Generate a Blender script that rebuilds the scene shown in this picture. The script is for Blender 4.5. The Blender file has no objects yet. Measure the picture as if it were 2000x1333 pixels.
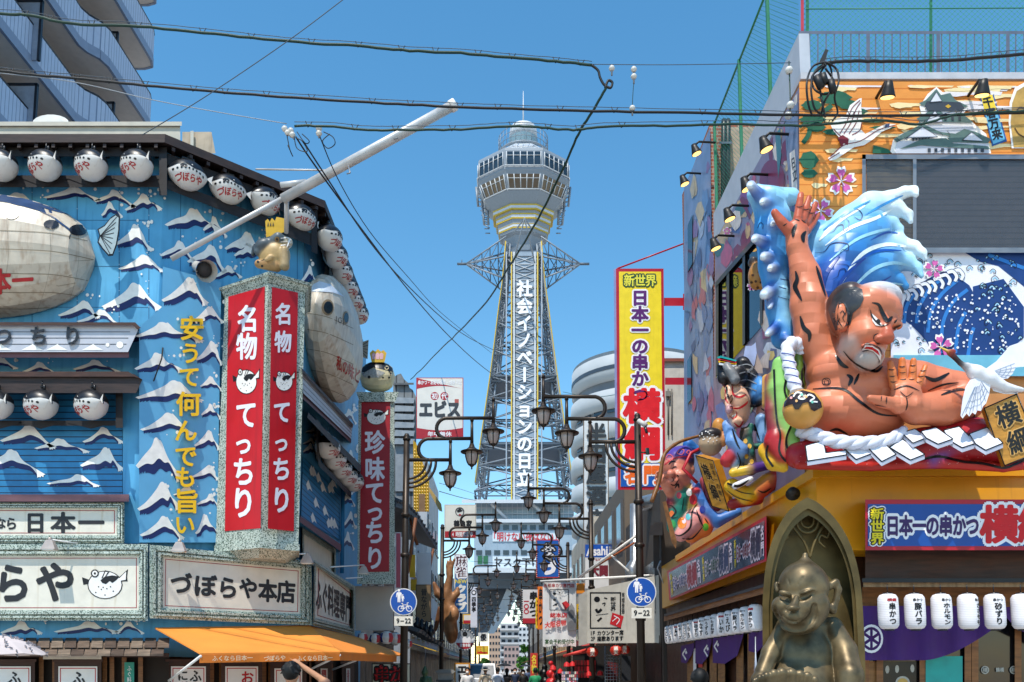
import bpy,bmesh,math,random
import numpy as np
from mathutils import Vector,Matrix
from mathutils.bvhtree import BVHTree
random.seed(7)
S = bpy.context.scene
COL = S.collection
R = math.radians
# ------------------------------------------------------------------ camera
FP,CXP,CYP,PITCH = 1640.0,1000.0,1133.0,math.atan(0.106)
cam = bpy.data.cameras.new('camera');camo = bpy.data.objects.new('camera',cam);COL.objects.link(camo)
cam.sensor_width = 36;cam.lens = 36*FP/2000;cam.shift_y = (CYP-666.5)/2000
cam.clip_start = 0.1;cam.clip_end = 6000
EYE = Vector((0,0,1.6))
camo.location = EYE;camo.rotation_euler = (math.pi/2+PITCH,0,0)
S.camera = camo
# ------------------------------------------------------------------ world, sun, exposure
SUN_DIR = Vector((-0.17,-0.42,0.89)).normalized()      # towards the sun: behind the viewer, high, a little left
W = bpy.data.worlds.new('World');S.world = W;W.use_nodes = True
nt = W.node_tree;sky = nt.nodes.new('ShaderNodeTexSky');sky.sky_type = 'NISHITA';sky.sun_disc = False
sky.sun_elevation = math.asin(SUN_DIR.z);sky.sun_rotation = math.atan2(SUN_DIR.x,SUN_DIR.y)
sky.air_density = 1.1;sky.dust_density = 0.0;sky.ozone_density = 1.2;sky.altitude = 0
hs = nt.nodes.new('ShaderNodeHueSaturation');hs.inputs['Saturation'].default_value = 1.28;hs.inputs['Hue'].default_value = .488
nt.links.new(sky.outputs[0],hs.inputs['Color']);nt.links.new(hs.outputs[0],nt.nodes['Background'].inputs[0]);nt.nodes['Background'].inputs[1].default_value = 0.15
sl = bpy.data.lights.new('sun','SUN');sl.energy = 3.4;sl.angle = R(0.5);sl.color = (1,.93,.82)
so = bpy.data.objects.new('sun',sl);COL.objects.link(so);so.rotation_euler = SUN_DIR.to_track_quat('Z','Y').to_euler();so.location = (0,-20,60)
S.view_settings.view_transform = 'Standard';S.view_settings.look = 'None'
S.view_settings.exposure = 0.55;S.view_settings.gamma = 1
S.render.engine = 'CYCLES'
try:
    S.cycles.max_bounces = 8;S.cycles.use_denoising = True
except Exception:pass
# ------------------------------------------------------------------ geometry helpers
_cp,_sp = math.cos(PITCH),math.sin(PITCH)
def ray(px,py):
    u = (px-CXP)/FP;v = (CYP-py)/FP
    d = Vector((u,_cp - v*_sp,_sp + v*_cp))
    return d/d.y
def P(px,py,d):return EYE + ray(px,py)*d
def PXM(d):return FP/d                       # pixels per metre at depth d (close enough)
class Plane:
    """upright plane through two ground points, left to right as the viewer sees them; maps picture points onto it"""
    def __init__(s,a,b):
        s.a = Vector((a[0],a[1],0));s.b = Vector((b[0],b[1],0));u = (s.b-s.a).normalized();s.u = u
        s.n = Vector((u.y,-u.x,0))
    def __call__(s,px,py,off=0.0):
        r = ray(px,py);p0 = s.a + s.n*off
        return EYE + r*((p0-EYE).dot(s.n)/r.dot(s.n))
    def w(s,t,z,off=0.0):                  # metres along the plane from a, height z
        return s.a + s.u*t + Vector((0,0,z)) + s.n*off
def PF(d):return Plane((-1,d),(1,d))      # plane facing the viewer at depth d
class Surf:
    """maps picture points onto a mesh builder's surface (first hit from the eye), for paint on curved things"""
    def __init__(s,mb,fall):
        s.t = BVHTree.FromPolygons([tuple(v) for v in mb.v],mb.f);s.fall = fall
    def __call__(s,px,py,off=0.0):
        r = ray(px,py).normalized();h = s.t.ray_cast(EYE,r)
        if h[0] is None:
            q = P(px,py,s.fall);h2 = s.t.find_nearest(q);p,n = h2[0],h2[1]
        else:p,n = h[0],h[1]
        if n.dot(r) > 0:n = -n
        return p + n*off*0.4 - r*off*0.6
def hexc(h):
    h = h.lstrip('#');c = [int(h[i:i+2],16)/255 for i in (0,2,4)]
    return tuple(((x+.055)/1.055)**2.4 if x > .04045 else x/12.92 for x in c)
_M = {}
def M(col,rough=.55,metal=0.,noise=.18,scale=5.,bump=0.,bscale=40.,kind=None,spec=.4,**kw):
    key = (col,rough,metal,noise,scale,bump,bscale,kind,spec,tuple(sorted(kw.items())))
    if key in _M:return _M[key]
    m = bpy.data.materials.new((kind or 'paint')+'_'+str(col).strip('#'));m.use_nodes = True
    n = m.node_tree.nodes;l = m.node_tree.links;b = n['Principled BSDF']
    c = hexc(col) if isinstance(col,str) else col
    b.inputs['Roughness'].default_value = rough;b.inputs['Metallic'].default_value = metal
    b.inputs['Specular IOR Level'].default_value = spec
    tc = n.new('ShaderNodeTexCoord');src = tc.outputs['Object']
    if kind == 'attr':
        at = n.new('ShaderNodeAttribute');at.attribute_name = 'Col';base = at.outputs['Color']
    else:
        rgb = n.new('ShaderNodeRGB');rgb.outputs[0].default_value = (*c,1);base = rgb.outputs[0]
    def mix(a,bcol,fac,typ='MIX'):
        x = n.new('ShaderNodeMix');x.data_type = 'RGBA';x.blend_type = typ
        if hasattr(fac,'links') or hasattr(fac,'is_linked'):l.new(fac,x.inputs[0])
        else:x.inputs[0].default_value = fac
        for sock,v in ((x.inputs[6],a),(x.inputs[7],bcol)):
            if isinstance(v,tuple):sock.default_value = (*v[:3],1)
            else:l.new(v,sock)
        return x.outputs[2]
    def ramp(v,p0,p1):
        r = n.new('ShaderNodeMapRange');l.new(v,r.inputs[0]);r.inputs[1].default_value = p0;r.inputs[2].default_value = p1;return r.outputs[0]
    def mapping(sc):
        mp = n.new('ShaderNodeMapping');mp.inputs['Scale'].default_value = sc;l.new(src,mp.inputs[0]);return mp.outputs[0]
    def noi(vec,sc,det=4):
        t = n.new('ShaderNodeTexNoise');t.inputs['Scale'].default_value = sc;t.inputs['Detail'].default_value = det
        if vec is not None:l.new(vec,t.inputs['Vector'])
        return t.outputs['Fac']
    height = None
    if kind == 'brick':
        t = n.new('ShaderNodeTexBrick');l.new(mapping(kw.get('map',(1,1,1))),t.inputs['Vector'])
        mp = n.new('ShaderNodeVectorMath'); 
        cx = n.new('ShaderNodeSeparateXYZ');l.new(src,cx.inputs[0]);cb = n.new('ShaderNodeCombineXYZ')
        l.new(cx.outputs[kw.get('ax',0)],cb.inputs[0]);l.new(cx.outputs[2],cb.inputs[1]);l.new(cb.outputs[0],t.inputs['Vector'])
        t.inputs['Scale'].default_value = kw.get('bs',4.);t.inputs['Color1'].default_value = (*c,1);t.inputs['Color2'].default_value = (*[x*.75 for x in c],1)
        t.inputs['Mortar'].default_value = (*hexc(kw.get('mortar','#a89888')),1);t.inputs['Mortar Size'].default_value = kw.get('ms',.03)
        t.inputs['Brick Width'].default_value = kw.get('bw',.8);t.inputs['Row Height'].default_value = kw.get('rh',.25);t.offset = kw.get('offs',.5)
        base = t.outputs['Color']
    if kind == 'speckle':                      # mottled grey granite-look plastic
        v = noi(mapping(kw.get('map',(1,1,1))),kw.get('ss',42.),3)
        base = mix(base,hexc(kw.get('c2','#46544c')),ramp(v,.51,.58))
        v2 = noi(src,90.,2);base = mix(base,hexc('#5f7a66'),ramp(v2,.56,.62))
    if kind == 'wood':
        v = noi(mapping(kw.get('map',(3,3,30))),1.5,6);base = mix(base,tuple(x*.45 for x in c),ramp(v,.35,.75))
    if kind == 'lines':                        # ribbed sheet: fine parallel seams
        cx = n.new('ShaderNodeSeparateXYZ');l.new(src,cx.inputs[0]);mm = n.new('ShaderNodeMath');mm.operation = 'MULTIPLY'
        l.new(cx.outputs[kw.get('ax',2)],mm.inputs[0]);mm.inputs[1].default_value = kw.get('freq',10.)
        fr = n.new('ShaderNodeMath');fr.operation = 'FRACT';l.new(mm.outputs[0],fr.inputs[0])
        base = mix(base,hexc(kw.get('c2','#101820')),ramp(fr.outputs[0],kw.get('th',.82),kw.get('th',.82)+.06))
        height = fr.outputs[0]
    if kind == 'streak':                       # rain streaks and rust run down
        v = noi(mapping((9,9,.6)),1.2,5);base = mix(base,hexc(kw.get('c2','#8a6a40')),ramp(v,kw.get('s0',.52),kw.get('s1',.85)))
    if noise:
        v = noi(src,scale,5);dk = n.new('ShaderNodeMapRange');l.new(v,dk.inputs[0]);dk.inputs[1].default_value = .3;dk.inputs[2].default_value = .7
        dk.inputs[3].default_value = 1-noise;dk.inputs[4].default_value = 1+noise*.35
        hs = n.new('ShaderNodeHueSaturation');l.new(base,hs.inputs['Color']);l.new(dk.outputs[0],hs.inputs['Value']);base = hs.outputs[0]
        rr = n.new('ShaderNodeMapRange');l.new(v,rr.inputs[0]);rr.inputs[3].default_value = max(.05,rough-.12);rr.inputs[4].default_value = min(1,rough+.15);l.new(rr.outputs[0],b.inputs['Roughness'])
    l.new(base,b.inputs['Base Color'])
    if kw.get('facet'):                        # papered panels: every panel is tilted a little from its neighbours
        cx = n.new('ShaderNodeSeparateXYZ');l.new(src,cx.inputs[0]);cb = n.new('ShaderNodeCombineXYZ');l.new(cx.outputs[0],cb.inputs[0]);l.new(cx.outputs[2],cb.inputs[1])
        tl = n.new('ShaderNodeCombineXYZ')
        for k,(w_,h_,of) in enumerate(((.2,.14,.35),(.0,.0,0),(.2,.14,.35))):
            if k == 1:continue
            vt = n.new('ShaderNodeTexBrick');mp2 = n.new('ShaderNodeMapping');mp2.inputs['Rotation'].default_value = (0,0,.12);mp2.inputs['Location'].default_value = (k*1.0,k*1.4,0);l.new(cb.outputs[0],mp2.inputs[0]);l.new(mp2.outputs[0],vt.inputs['Vector']);vt.inputs['Scale'].default_value = 1;vt.inputs['Brick Width'].default_value = w_;vt.inputs['Row Height'].default_value = h_;vt.inputs['Mortar Size'].default_value = 0;vt.offset = of
            vt.inputs['Color1'].default_value = (0,0,0,1);vt.inputs['Color2'].default_value = (1,1,1,1)
            ma = n.new('ShaderNodeMath');ma.operation = 'MULTIPLY_ADD';l.new(vt.outputs['Color'],ma.inputs[0]);ma.inputs[1].default_value = kw['facet'];ma.inputs[2].default_value = -kw['facet']/2;l.new(ma.outputs[0],tl.inputs[k])
        ge = n.new('ShaderNodeNewGeometry');va = n.new('ShaderNodeVectorMath');l.new(ge.outputs['Normal'],va.inputs[0]);l.new(tl.outputs[0],va.inputs[1]);vn_ = n.new('ShaderNodeVectorMath');vn_.operation = 'NORMALIZE';l.new(va.outputs[0],vn_.inputs[0]);l.new(vn_.outputs[0],b.inputs['Normal'])
    if bump:
        bp = n.new('ShaderNodeBump');bp.inputs['Strength'].default_value = bump;bp.inputs['Distance'].default_value = kw.get('bd',.02)
        l.new(height if (height is not None and kw.get('hb')) else noi(src,bscale,3),bp.inputs['Height']);l.new(b.inputs['Normal'].links[0].from_socket,bp.inputs['Normal']) if b.inputs['Normal'].links else None;l.new(bp.outputs[0],b.inputs['Normal'])
    if kw.get('emit'):
        b.inputs['Emission Color'].default_value = (*hexc(kw['ecol']),1);b.inputs['Emission Strength'].default_value = kw['emit']
    if kw.get('alpha'):b.inputs['Alpha'].default_value = kw['alpha']
    if kw.get('trans'):b.inputs['Transmission Weight'].default_value = kw['trans']
    _M[key] = m;return m
_G = {}
_fc = bpy.data.curves.new('glyph','FONT');_fo = bpy.data.objects.new('glyph',_fc);_fc.resolution_u = 3
def glyph(ch,bold=0.0):
    """mesh of a character in its em square; heavier strokes come from shifted copies, each a hair in front of the last"""
    k = (ch,round(bold,4))
    if k not in _G:
        _fc.body = ch;_fc.offset = 0;_fo.to_mesh_clear();m = _fo.to_mesh()
        V = [(v.co.x,v.co.y) for v in m.vertices];F = [tuple(p.vertices) for p in m.polygons];_fo.to_mesh_clear()
        vs,fs = [],[]
        n = 1 if bold < .004 else (8 if bold < .07 else 14);rr = [0] if n == 1 else ([1]*n)
        for i in range(n):
            o = len(vs);dx,dy = (0,0) if n == 1 else (bold*.62*math.cos(2*math.pi*i/n),bold*.62*math.sin(2*math.pi*i/n))
            vs += [(x+dx,y+dy,i) for x,y in V];fs += [tuple(o+q for q in f) for f in F]
        _G[k] = (vs,fs)
    return _G[k]
class MB:
    def __init__(s):s.v = [];s.f = [];s.m = [];s.mats = [];s.col = None;s.smooth_from = None;s.sm = []
    def mi(s,mat):
        if mat not in s.mats:s.mats.append(mat)
        return s.mats.index(mat)
    def add(s,vs,fs,mat,smooth=False):
        o = len(s.v);s.v.extend(Vector(v) for v in vs);i = s.mi(mat)
        for f in fs:s.f.append(tuple(o+k for k in f));s.m.append(i);s.sm.append(smooth)
        return s
    def quad(s,a,b,c,d,mat):return s.add([a,b,c,d],[(0,1,2,3)],mat)
    def hexa(s,p,mat):                       # p: 4 bottom/front, then 4 top/back in the same order
        return s.add(p,[(0,3,2,1),(4,5,6,7),(0,1,5,4),(1,2,6,5),(2,3,7,6),(3,0,4,7)],mat)
    def box(s,lo,hi,mat):
        x,y,z = lo;X,Y,Z = hi
        return s.hexa([(x,y,z),(X,y,z),(X,Y,z),(x,Y,z),(x,y,Z),(X,y,Z),(X,Y,Z),(x,Y,Z)],mat)
    def obox(s,c,u,v,w,mat):              # centre and three half-axis vectors
        c,u,v,w = map(Vector,(c,u,v,w))
        return s.hexa([c-u-v-w,c+u-v-w,c+u+v-w,c-u+v-w,c-u-v+w,c+u-v+w,c+u+v+w,c-u+v+w],mat)
    def prism(s,front,back,mat,side=None):
        n = len(front);s.add(front,[tuple(range(n))],mat);s.add(back,[tuple(range(n))[::-1]],side or mat)
        fs = [(i,i+n,(i+1) % n+n,(i+1) % n) for i in range(n)]
        return s.add(list(front)+list(back),fs,side or mat)
    def panel(s,mp,poly,o0,o1,mat,side=None):   # a picture polygon on a mapper, from depth o0 out to o1
        return s.prism([mp(x,y,o1) for x,y in poly],[mp(x,y,o0) for x,y in poly],mat,side)
    def rect(s,mp,x0,y0,x1,y1,o0,o1,mat,side=None):return s.panel(mp,[(x0,y0),(x0,y1),(x1,y1),(x1,y0)],o0,o1,mat,side)
    def poly(s,mp,pts,off,mat):return s.add([mp(x,y,off) for x,y in pts],[tuple(range(len(pts)))],mat)
    def fine(s,mp,pts,off,mat,n=3):       # polygon cut small before it is laid on a curved mapper
        bm = bmesh.new();bm.faces.new([bm.verts.new((x,y,0)) for x,y in pts]);bmesh.ops.triangulate(bm,faces=bm.faces[:])
        for _ in range(n):bmesh.ops.subdivide_edges(bm,edges=bm.edges[:],cuts=1,use_grid_fill=True)
        bm.verts.index_update();s.add([mp(v.co.x,v.co.y,off) for v in bm.verts],[tuple(v.index for v in f.verts) for f in bm.faces],mat);bm.free();return s
    def ribbon(s,mp,pts,wid,off,mat,sub=4,taper=False):
        q = spline(pts,sub);n = len(q);vs = [];fs = []
        for i,(x,y) in enumerate(q):
            a = q[max(i-1,0)];b = q[min(i+1,n-1)];dx,dy = b[0]-a[0],b[1]-a[1];L = math.hypot(dx,dy) or 1
            t = i/(n-1);w = wid*(math.sin(math.pi*min(max(t,.04),.96))**.6 if taper else 1)*.5
            for sg in (1,0,-1):vs.append(mp(x-dy/L*w*sg,y+dx/L*w*sg,off))
        for i in range(n-1):fs += [(3*i,3*i+1,3*i+4,3*i+3),(3*i+1,3*i+2,3*i+5,3*i+4)]
        return s.add(vs,fs,mat)
    def tube(s,pts,r,mat,n=8,cap=True,smooth=True):
        pts = [Vector(p) for p in pts];k = len(pts);rs = r if isinstance(r,(list,tuple)) else [r]*k
        vs = [];up = None
        for i,p in enumerate(pts):
            t = (pts[min(i+1,k-1)]-pts[max(i-1,0)]).normalized()
            if up is None:up = Vector((0,0,1)) if abs(t.z) < .9 else Vector((0,1,0))
            a = t.cross(up); 
            if a.length < 1e-4:a = t.cross(Vector((1,0,0)))
            a.normalize();b = t.cross(a).normalized();up = -b if b.dot(up) < 0 else b
            a = t.cross(up).normalized()
            for j in range(n):
                w = 2*math.pi*j/n;vs.append(p + a*math.cos(w)*rs[i] + up*math.sin(w)*rs[i])
        fs = [(i*n+j,i*n+(j+1) % n,(i+1)*n+(j+1) % n,(i+1)*n+j) for i in range(k-1) for j in range(n)]
        if cap:fs += [tuple(range(n))[::-1],tuple((k-1)*n+j for j in range(n))]
        return s.add(vs,fs,mat,smooth)
    def lathe(s,c,prof,mat,n=16,smooth=True,sx=1,sy=1):       # prof: (radius, z)
        c = Vector(c);vs = []
        for r,z in prof:
            for j in range(n):a = 2*math.pi*j/n;vs.append(c+Vector((r*sx*math.cos(a),r*sy*math.sin(a),z)))
        k = len(prof);fs = [(i*n+j,i*n+(j+1) % n,(i+1)*n+(j+1) % n,(i+1)*n+j) for i in range(k-1) for j in range(n)]
        if prof[0][0] > 1e-4:fs.append(tuple(range(n))[::-1])
        if prof[-1][0] > 1e-4:fs.append(tuple((k-1)*n+j for j in range(n)))
        return s.add(vs,fs,mat,smooth)
    def glyphs(s,mp,cells,bold,off,mat,depth=0,step=.0004,fine=False):
        """cells: (character, quad of picture points tl, tr, br, bl): the em square of the character goes into the quad"""
        for i,(ch,q) in enumerate(cells):
            g,fs = glyph(ch,bold)
            if not g:continue
            vs = []
            o = off+i % 3*step
            for x,y,zi in g:
                u,v = x,.88-y
                px = (1-u)*(1-v)*q[0][0]+u*(1-v)*q[1][0]+u*v*q[2][0]+(1-u)*v*q[3][0]
                py = (1-u)*(1-v)*q[0][1]+u*(1-v)*q[1][1]+u*v*q[2][1]+(1-u)*v*q[3][1]
                vs.append(mp(px,py,o+zi*.0002))
            if depth:
                n = len(vs);bk = []
                ed = {}
                for f in fs:
                    for a,b in zip(f,f[1:]+f[:1]):ed[(a,b)] = 1
                for x,y,zi in g:
                    u,v = x,.88-y
                    px = (1-u)*(1-v)*q[0][0]+u*(1-v)*q[1][0]+u*v*q[2][0]+(1-u)*v*q[3][0]
                    py = (1-u)*(1-v)*q[0][1]+u*(1-v)*q[1][1]+u*v*q[2][1]+(1-u)*v*q[3][1]
                    bk.append(mp(px,py,o-depth+zi*.0002))
                s.add(vs+bk,fs+[(a,a+n,b+n,b) for (a,b) in ed if (b,a) not in ed],mat)
            else:s.add(vs,fs,mat)
        return s
    def vtext(s,mp,st,q,bold,off,mat,**k):      # characters stacked downwards in quad q
        n = len(st);L = lambda t:(lerp2(q[0],q[3],t),lerp2(q[1],q[2],t));cells = []
        for i,ch in enumerate(st):
            a,b = L(i/n);d,c = L((i+1)/n)
            if ch in 'ー-':a,b,c,d = b,c,d,a
            cells.append((ch,(a,b,c,d)))
        return s.glyphs(mp,cells,bold,off,mat,**k)
    def htext(s,mp,st,q,bold,off,mat,**k):      # CJK characters in equal cells, left to right
        n = len(st);L = lambda t:(lerp2(q[0],q[1],t),lerp2(q[3],q[2],t));cells = []
        for i,ch in enumerate(st):
            a,d = L(i/n);b,c = L((i+1)/n);cells.append((ch,(a,b,c,d)))
        return s.glyphs(mp,cells,bold,off,mat,**k)
    def line(s,mp,st,q,bold,off,mat):            # whole proportional line fitted to q
        g,fs = glyph(st,bold)
        xs = [p[0] for p in g];ys = [p[1] for p in g];x0,x1,y0,y1 = min(xs),max(xs),min(ys),max(ys);vs = []
        for x,y,zi in g:
            u = (x-x0)/(x1-x0);v = (y1-y)/(y1-y0)
            px = (1-u)*(1-v)*q[0][0]+u*(1-v)*q[1][0]+u*v*q[2][0]+(1-u)*v*q[3][0]
            py = (1-u)*(1-v)*q[0][1]+u*(1-v)*q[1][1]+u*v*q[2][1]+(1-u)*v*q[3][1]
            vs.append(mp(px,py,off+zi*.0002))
        return s.add(vs,fs,mat)
    def build(s,name,parent=None,thing=None,struct=False,stuff=False,smooth=None,group=None,loc=None):
        if not s.f:return None
        if parent is not None:o0 = LOC[parent.name]
        elif loc is not None:o0 = Vector(loc)
        else:
            a = np.array([tuple(v) for v in s.v]);lo,hi = a.min(0),a.max(0);o0 = Vector(((lo[0]+hi[0])/2,(lo[1]+hi[1])/2,lo[2]))
            if struct:o0 = Vector((0,0,0))
        me = bpy.data.meshes.new(name);me.from_pydata([tuple(v-o0) for v in s.v],[],s.f)
        for m in s.mats:me.materials.append(m)
        me.polygons.foreach_set('material_index',s.m)
        me.polygons.foreach_set('use_smooth',[bool(x) if smooth is None else smooth for x in s.sm])
        if s.col is not None:
            at = me.color_attributes.new('Col','FLOAT_COLOR','POINT');at.data.foreach_set('color',np.asarray(s.col,dtype=np.float32).ravel())
        me.update()
        o = bpy.data.objects.new(name,me);COL.objects.link(o)
        LOC[o.name] = o0.copy()
        if parent is not None:o.parent = parent
        else:o.location = o0
        if thing:
            o['label'],o['category'] = thing[0],thing[1]
            if len(thing) > 2 and thing[2]:o['group'] = thing[2]
        if struct:o['kind'] = 'structure'
        if stuff:o['kind'] = 'stuff'
        return o
LOC = {}
def circ(x,y,rx,ry=None,k=10):return [(x+rx*math.cos(i*2*math.pi/k),y+(ry or rx)*math.sin(i*2*math.pi/k)) for i in range(k)]
def lerp2(a,b,t):return (a[0]+(b[0]-a[0])*t,a[1]+(b[1]-a[1])*t)
def spline(p,sub):
    if sub <= 1 or len(p) < 3:
        if len(p) == 2 and sub > 1:return [lerp2(p[0],p[1],i/sub) for i in range(sub+1)]
        return list(p)
    out = []
    for i in range(len(p)-1):
        a,b,c,d = p[max(i-1,0)],p[i],p[i+1],p[min(i+2,len(p)-1)]
        for k in range(sub):
            t = k/sub;out.append(tuple(.5*(2*b[j]+(c[j]-a[j])*t+(2*a[j]-5*b[j]+4*c[j]-d[j])*t*t+(3*b[j]-a[j]-3*c[j]+d[j])*t**3) for j in range(len(b))))
    out.append(tuple(p[-1]));return out
def thing(name,label,cat,loc=(0,0,0),group=None,rz=0):
    o = bpy.data.objects.new(name,None);COL.objects.link(o);o.location = loc;o.rotation_euler = (0,0,rz);o.empty_display_size = .2
    o['label'] = label;o['category'] = cat
    if group:o['group'] = group
    LOC[o.name] = Vector(loc);return o
KIDS = {}
def kids(o):
    return [c for c in bpy.data.objects if c.parent == o]
def dup(root,loc,rz=None,scale=None,label=None,group=None,tree=None):
    tree = tree or kidtree(root)
    def cp(nod,par):
        o,ch = nod;c = o.copy();COL.objects.link(c);LOC[c.name] = LOC.get(o.name,Vector()).copy()
        if par is not None:c.parent = par
        for k in ch:cp(k,c)
        return c
    c = cp(tree,None);c.location = loc;LOC[c.name] = Vector(loc)
    if rz is not None:c.rotation_euler = (0,0,rz)
    if scale is not None:c.scale = (scale,)*3 if not isinstance(scale,tuple) else scale
    if label:c['label'] = label
    if group:c['group'] = group
    return c
def kidtree(o):return (o,[kidtree(c) for c in kids(o)])
# ------------------------------------------------------------------ modelled sculptures: smooth union of tapered limbs, meshed on a grid
class Sculpt:
    def __init__(s,h=.02):s.p = [];s.h = h
    def cap(s,a,b,col,k=.03,world=False):          # (px, py, depth, radius in px) twice
        if not world:
            A,B = P(*a[:3]),P(*b[:3]);ra,rb = a[3]*a[2]/FP,b[3]*b[2]/FP
        else:A,B,ra,rb = Vector(a[0]),Vector(b[0]),a[1],b[1]
        s.p.append(('c',np.array(A),np.array(B),ra,rb,hexc(col) if isinstance(col,str) else col,k));return s
    def chain(s,pts,col,k=.03):
        for a,b in zip(pts,pts[1:]):s.cap(a,b,col,k)
        return s
    def ell(s,px,py,d,rx,ry,rd,col,rot=0,k=.04,sub=False,yaw=0):        # radii px, px, metres of depth; rot in the picture, clockwise
        c = np.array(P(px,py,d));m = d/FP;Q = Matrix.Rotation(R(rot),3,'Y') @ Matrix.Rotation(R(yaw),3,'Z')
        s.p.append(('e',c,np.array((rx*m,rd,ry*m)),np.array(Q).T,sub,hexc(col) if isinstance(col,str) else col,k));return s
    def _d(s,p,X):
        if p[0] == 'c':
            A,B,ra,rb = p[1:5];AB = B-A;t = np.clip(((X-A)@AB)/max(AB@AB,1e-9),0,1)
            return np.linalg.norm(X-A-t[...,None]*AB,axis=-1)-(ra+(rb-ra)*t)
        c,r,Q = p[1:4];L = (X-c)@Q.T;q = L/r;k0 = np.linalg.norm(q,axis=-1);k1 = np.linalg.norm(q/r,axis=-1)
        return k0*(k0-1)/np.maximum(k1,1e-6)
    def mesh(s,mat,smooth=True,soft=.02,facet=0):
        h = s.h;los,his = [],[]
        for p in s.p:
            if p[0] == 'c':lo = np.minimum(p[1]-p[3],p[2]-p[4]);hi = np.maximum(p[1]+p[3],p[2]+p[4])
            else:rr = p[2].max();lo = p[1]-rr;hi = p[1]+rr
            los.append(lo);his.append(hi)
        lo = np.min([l for l,p in zip(los,s.p) if not (p[0] == 'e' and p[4])],0)-3*h;hi = np.max(his,0)+3*h
        n = np.ceil((hi-lo)/h).astype(int)+1;F = np.full(n,.5,np.float32);ax = [lo[i]+h*np.arange(n[i]) for i in range(3)]
        for p,l,u in zip(s.p,los,his):
            k = p[-1];a = np.clip(((l-k*1.5-3*h-lo)/h).astype(int),0,n-1);b = np.clip(((u+k*1.5+3*h-lo)/h).astype(int)+2,1,n)
            X = np.stack(np.meshgrid(ax[0][a[0]:b[0]],ax[1][a[1]:b[1]],ax[2][a[2]:b[2]],indexing='ij'),-1)
            D = s._d(p,X);V = F[a[0]:b[0],a[1]:b[1],a[2]:b[2]]
            if p[0] == 'e' and p[4]:
                D = -D;hh = np.clip(.5-.5*(V-D)/k,0,1);N = V*(1-hh)+D*hh+k*hh*(1-hh);N = np.maximum(N,V)
            else:
                hh = np.clip(.5+.5*(V-D)/k,0,1);N = V*(1-hh)+D*hh-k*hh*(1-hh)
            F[a[0]:b[0],a[1]:b[1],a[2]:b[2]] = N
        G = F < 0;C = np.zeros(n-1,int)
        sl = [slice(None,-1),slice(1,None)]
        acc = np.zeros(tuple(n-1)+(3,),np.float32);cnt = np.zeros(tuple(n-1),np.float32)
        corner = [(i,j,k) for i in (0,1) for j in (0,1) for k in (0,1)]
        for a in corner:
            for d in range(3):
                if a[d]:continue
                b = list(a);b[d] = 1
                Fa = F[sl[a[0]],sl[a[1]],sl[a[2]]];Fb = F[sl[b[0]],sl[b[1]],sl[b[2]]];x = (Fa < 0) != (Fb < 0)
                t = np.where(x,Fa/np.where(x,Fa-Fb,1),0)
                for e in range(3):acc[...,e] += np.where(x,(t if e == d else a[e]),0)
                cnt += x
        act = cnt > 0;idx = np.full(tuple(n-1),-1);ii = np.argwhere(act);idx[act] = np.arange(len(ii))
        V = lo+(ii+acc[act]/cnt[act][:,None])*h
        faces = []
        for d in range(3):
            e,f = [(1,2),(2,0),(0,1)][d]
            s0 = [slice(1,-1)]*3;s0[d] = slice(None,-1);s1 = list(s0);s1[d] = slice(1,None)
            g0,g1 = G[tuple(s0)],G[tuple(s1)];w = np.argwhere(g0 != g1);w = w+np.array([0 if q == d else 1 for q in range(3)])
            fl = G[w[:,0],w[:,1],w[:,2]]
            def at(de,df):
                q = w.copy();q[:,e] += de;q[:,f] += df;return idx[q[:,0],q[:,1],q[:,2]]
            Q = np.stack([at(-1,-1),at(0,-1),at(0,0),at(-1,0)],1);Q[~fl] = Q[~fl][:,::-1];faces.append(Q)
        Fc = np.concatenate(faces)
        if all(p[5] is None or p[5] == s.p[0][5] for p in s.p):soft = 0
        wsum = np.zeros(len(V));cs = np.zeros((len(V),3))
        for p in (s.p if soft else []):
            if p[5] is None or (p[0] == 'e' and p[4]):continue
            d = s._d(p,V) if p[0] == 'c' else s._d(p,V);w = np.exp(-np.clip(d+.01,-.02,1)/soft);wsum += w;cs += w[:,None]*np.array(p[5] if p[0] == 'c' else p[5])
        cs /= wsum[:,None]+1e-12
        mb = MB();mb.v = [Vector(x) for x in V];mb.f = [tuple(int(q) for q in f) for f in Fc];mb.mats = [mat];mb.m = [0]*len(mb.f);mb.sm = [smooth]*len(mb.f)
        mb.col = np.concatenate([cs,np.ones((len(V),1))],1);return mb
# ------------------------------------------------------------------ common colours
WHITE,INK,RED = M('#e9e6e2',noise=.08),M('#16161a',.5,noise=.05),M('#b81420',.45,noise=.12)
STEEL = M('#8d9196',.4,.6);DARKM = M('#2c2622',.45,.3);BLACKW = M('#1c1a1c',.7)
BLUEW = M('#56a6d2',.5,noise=.24,scale=1.3,kind='streak',c2='#347fb0',s0=.5,s1=.9,bump=.05,bscale=3)
BLUED = M('#2878ac',.5,noise=.2,scale=1.5)
CREST,NAVY = M('#f0eee8',.5,noise=.12,scale=9),M('#16265e',.5,noise=.1)
SPECK = M('#c3ccc2',.45,kind='speckle',bump=.25,bscale=30)
TIMBER = M('#211d20',.6,kind='wood',noise=.1);BROWN = M('#4a3028',.6,kind='wood',noise=.2);WOODL = M('#8a5a34',.55,kind='wood')
CREAM = M('#dcd6c8',.5,noise=.1,kind='streak',c2='#a89060',s0=.6,s1=1.0)
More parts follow.
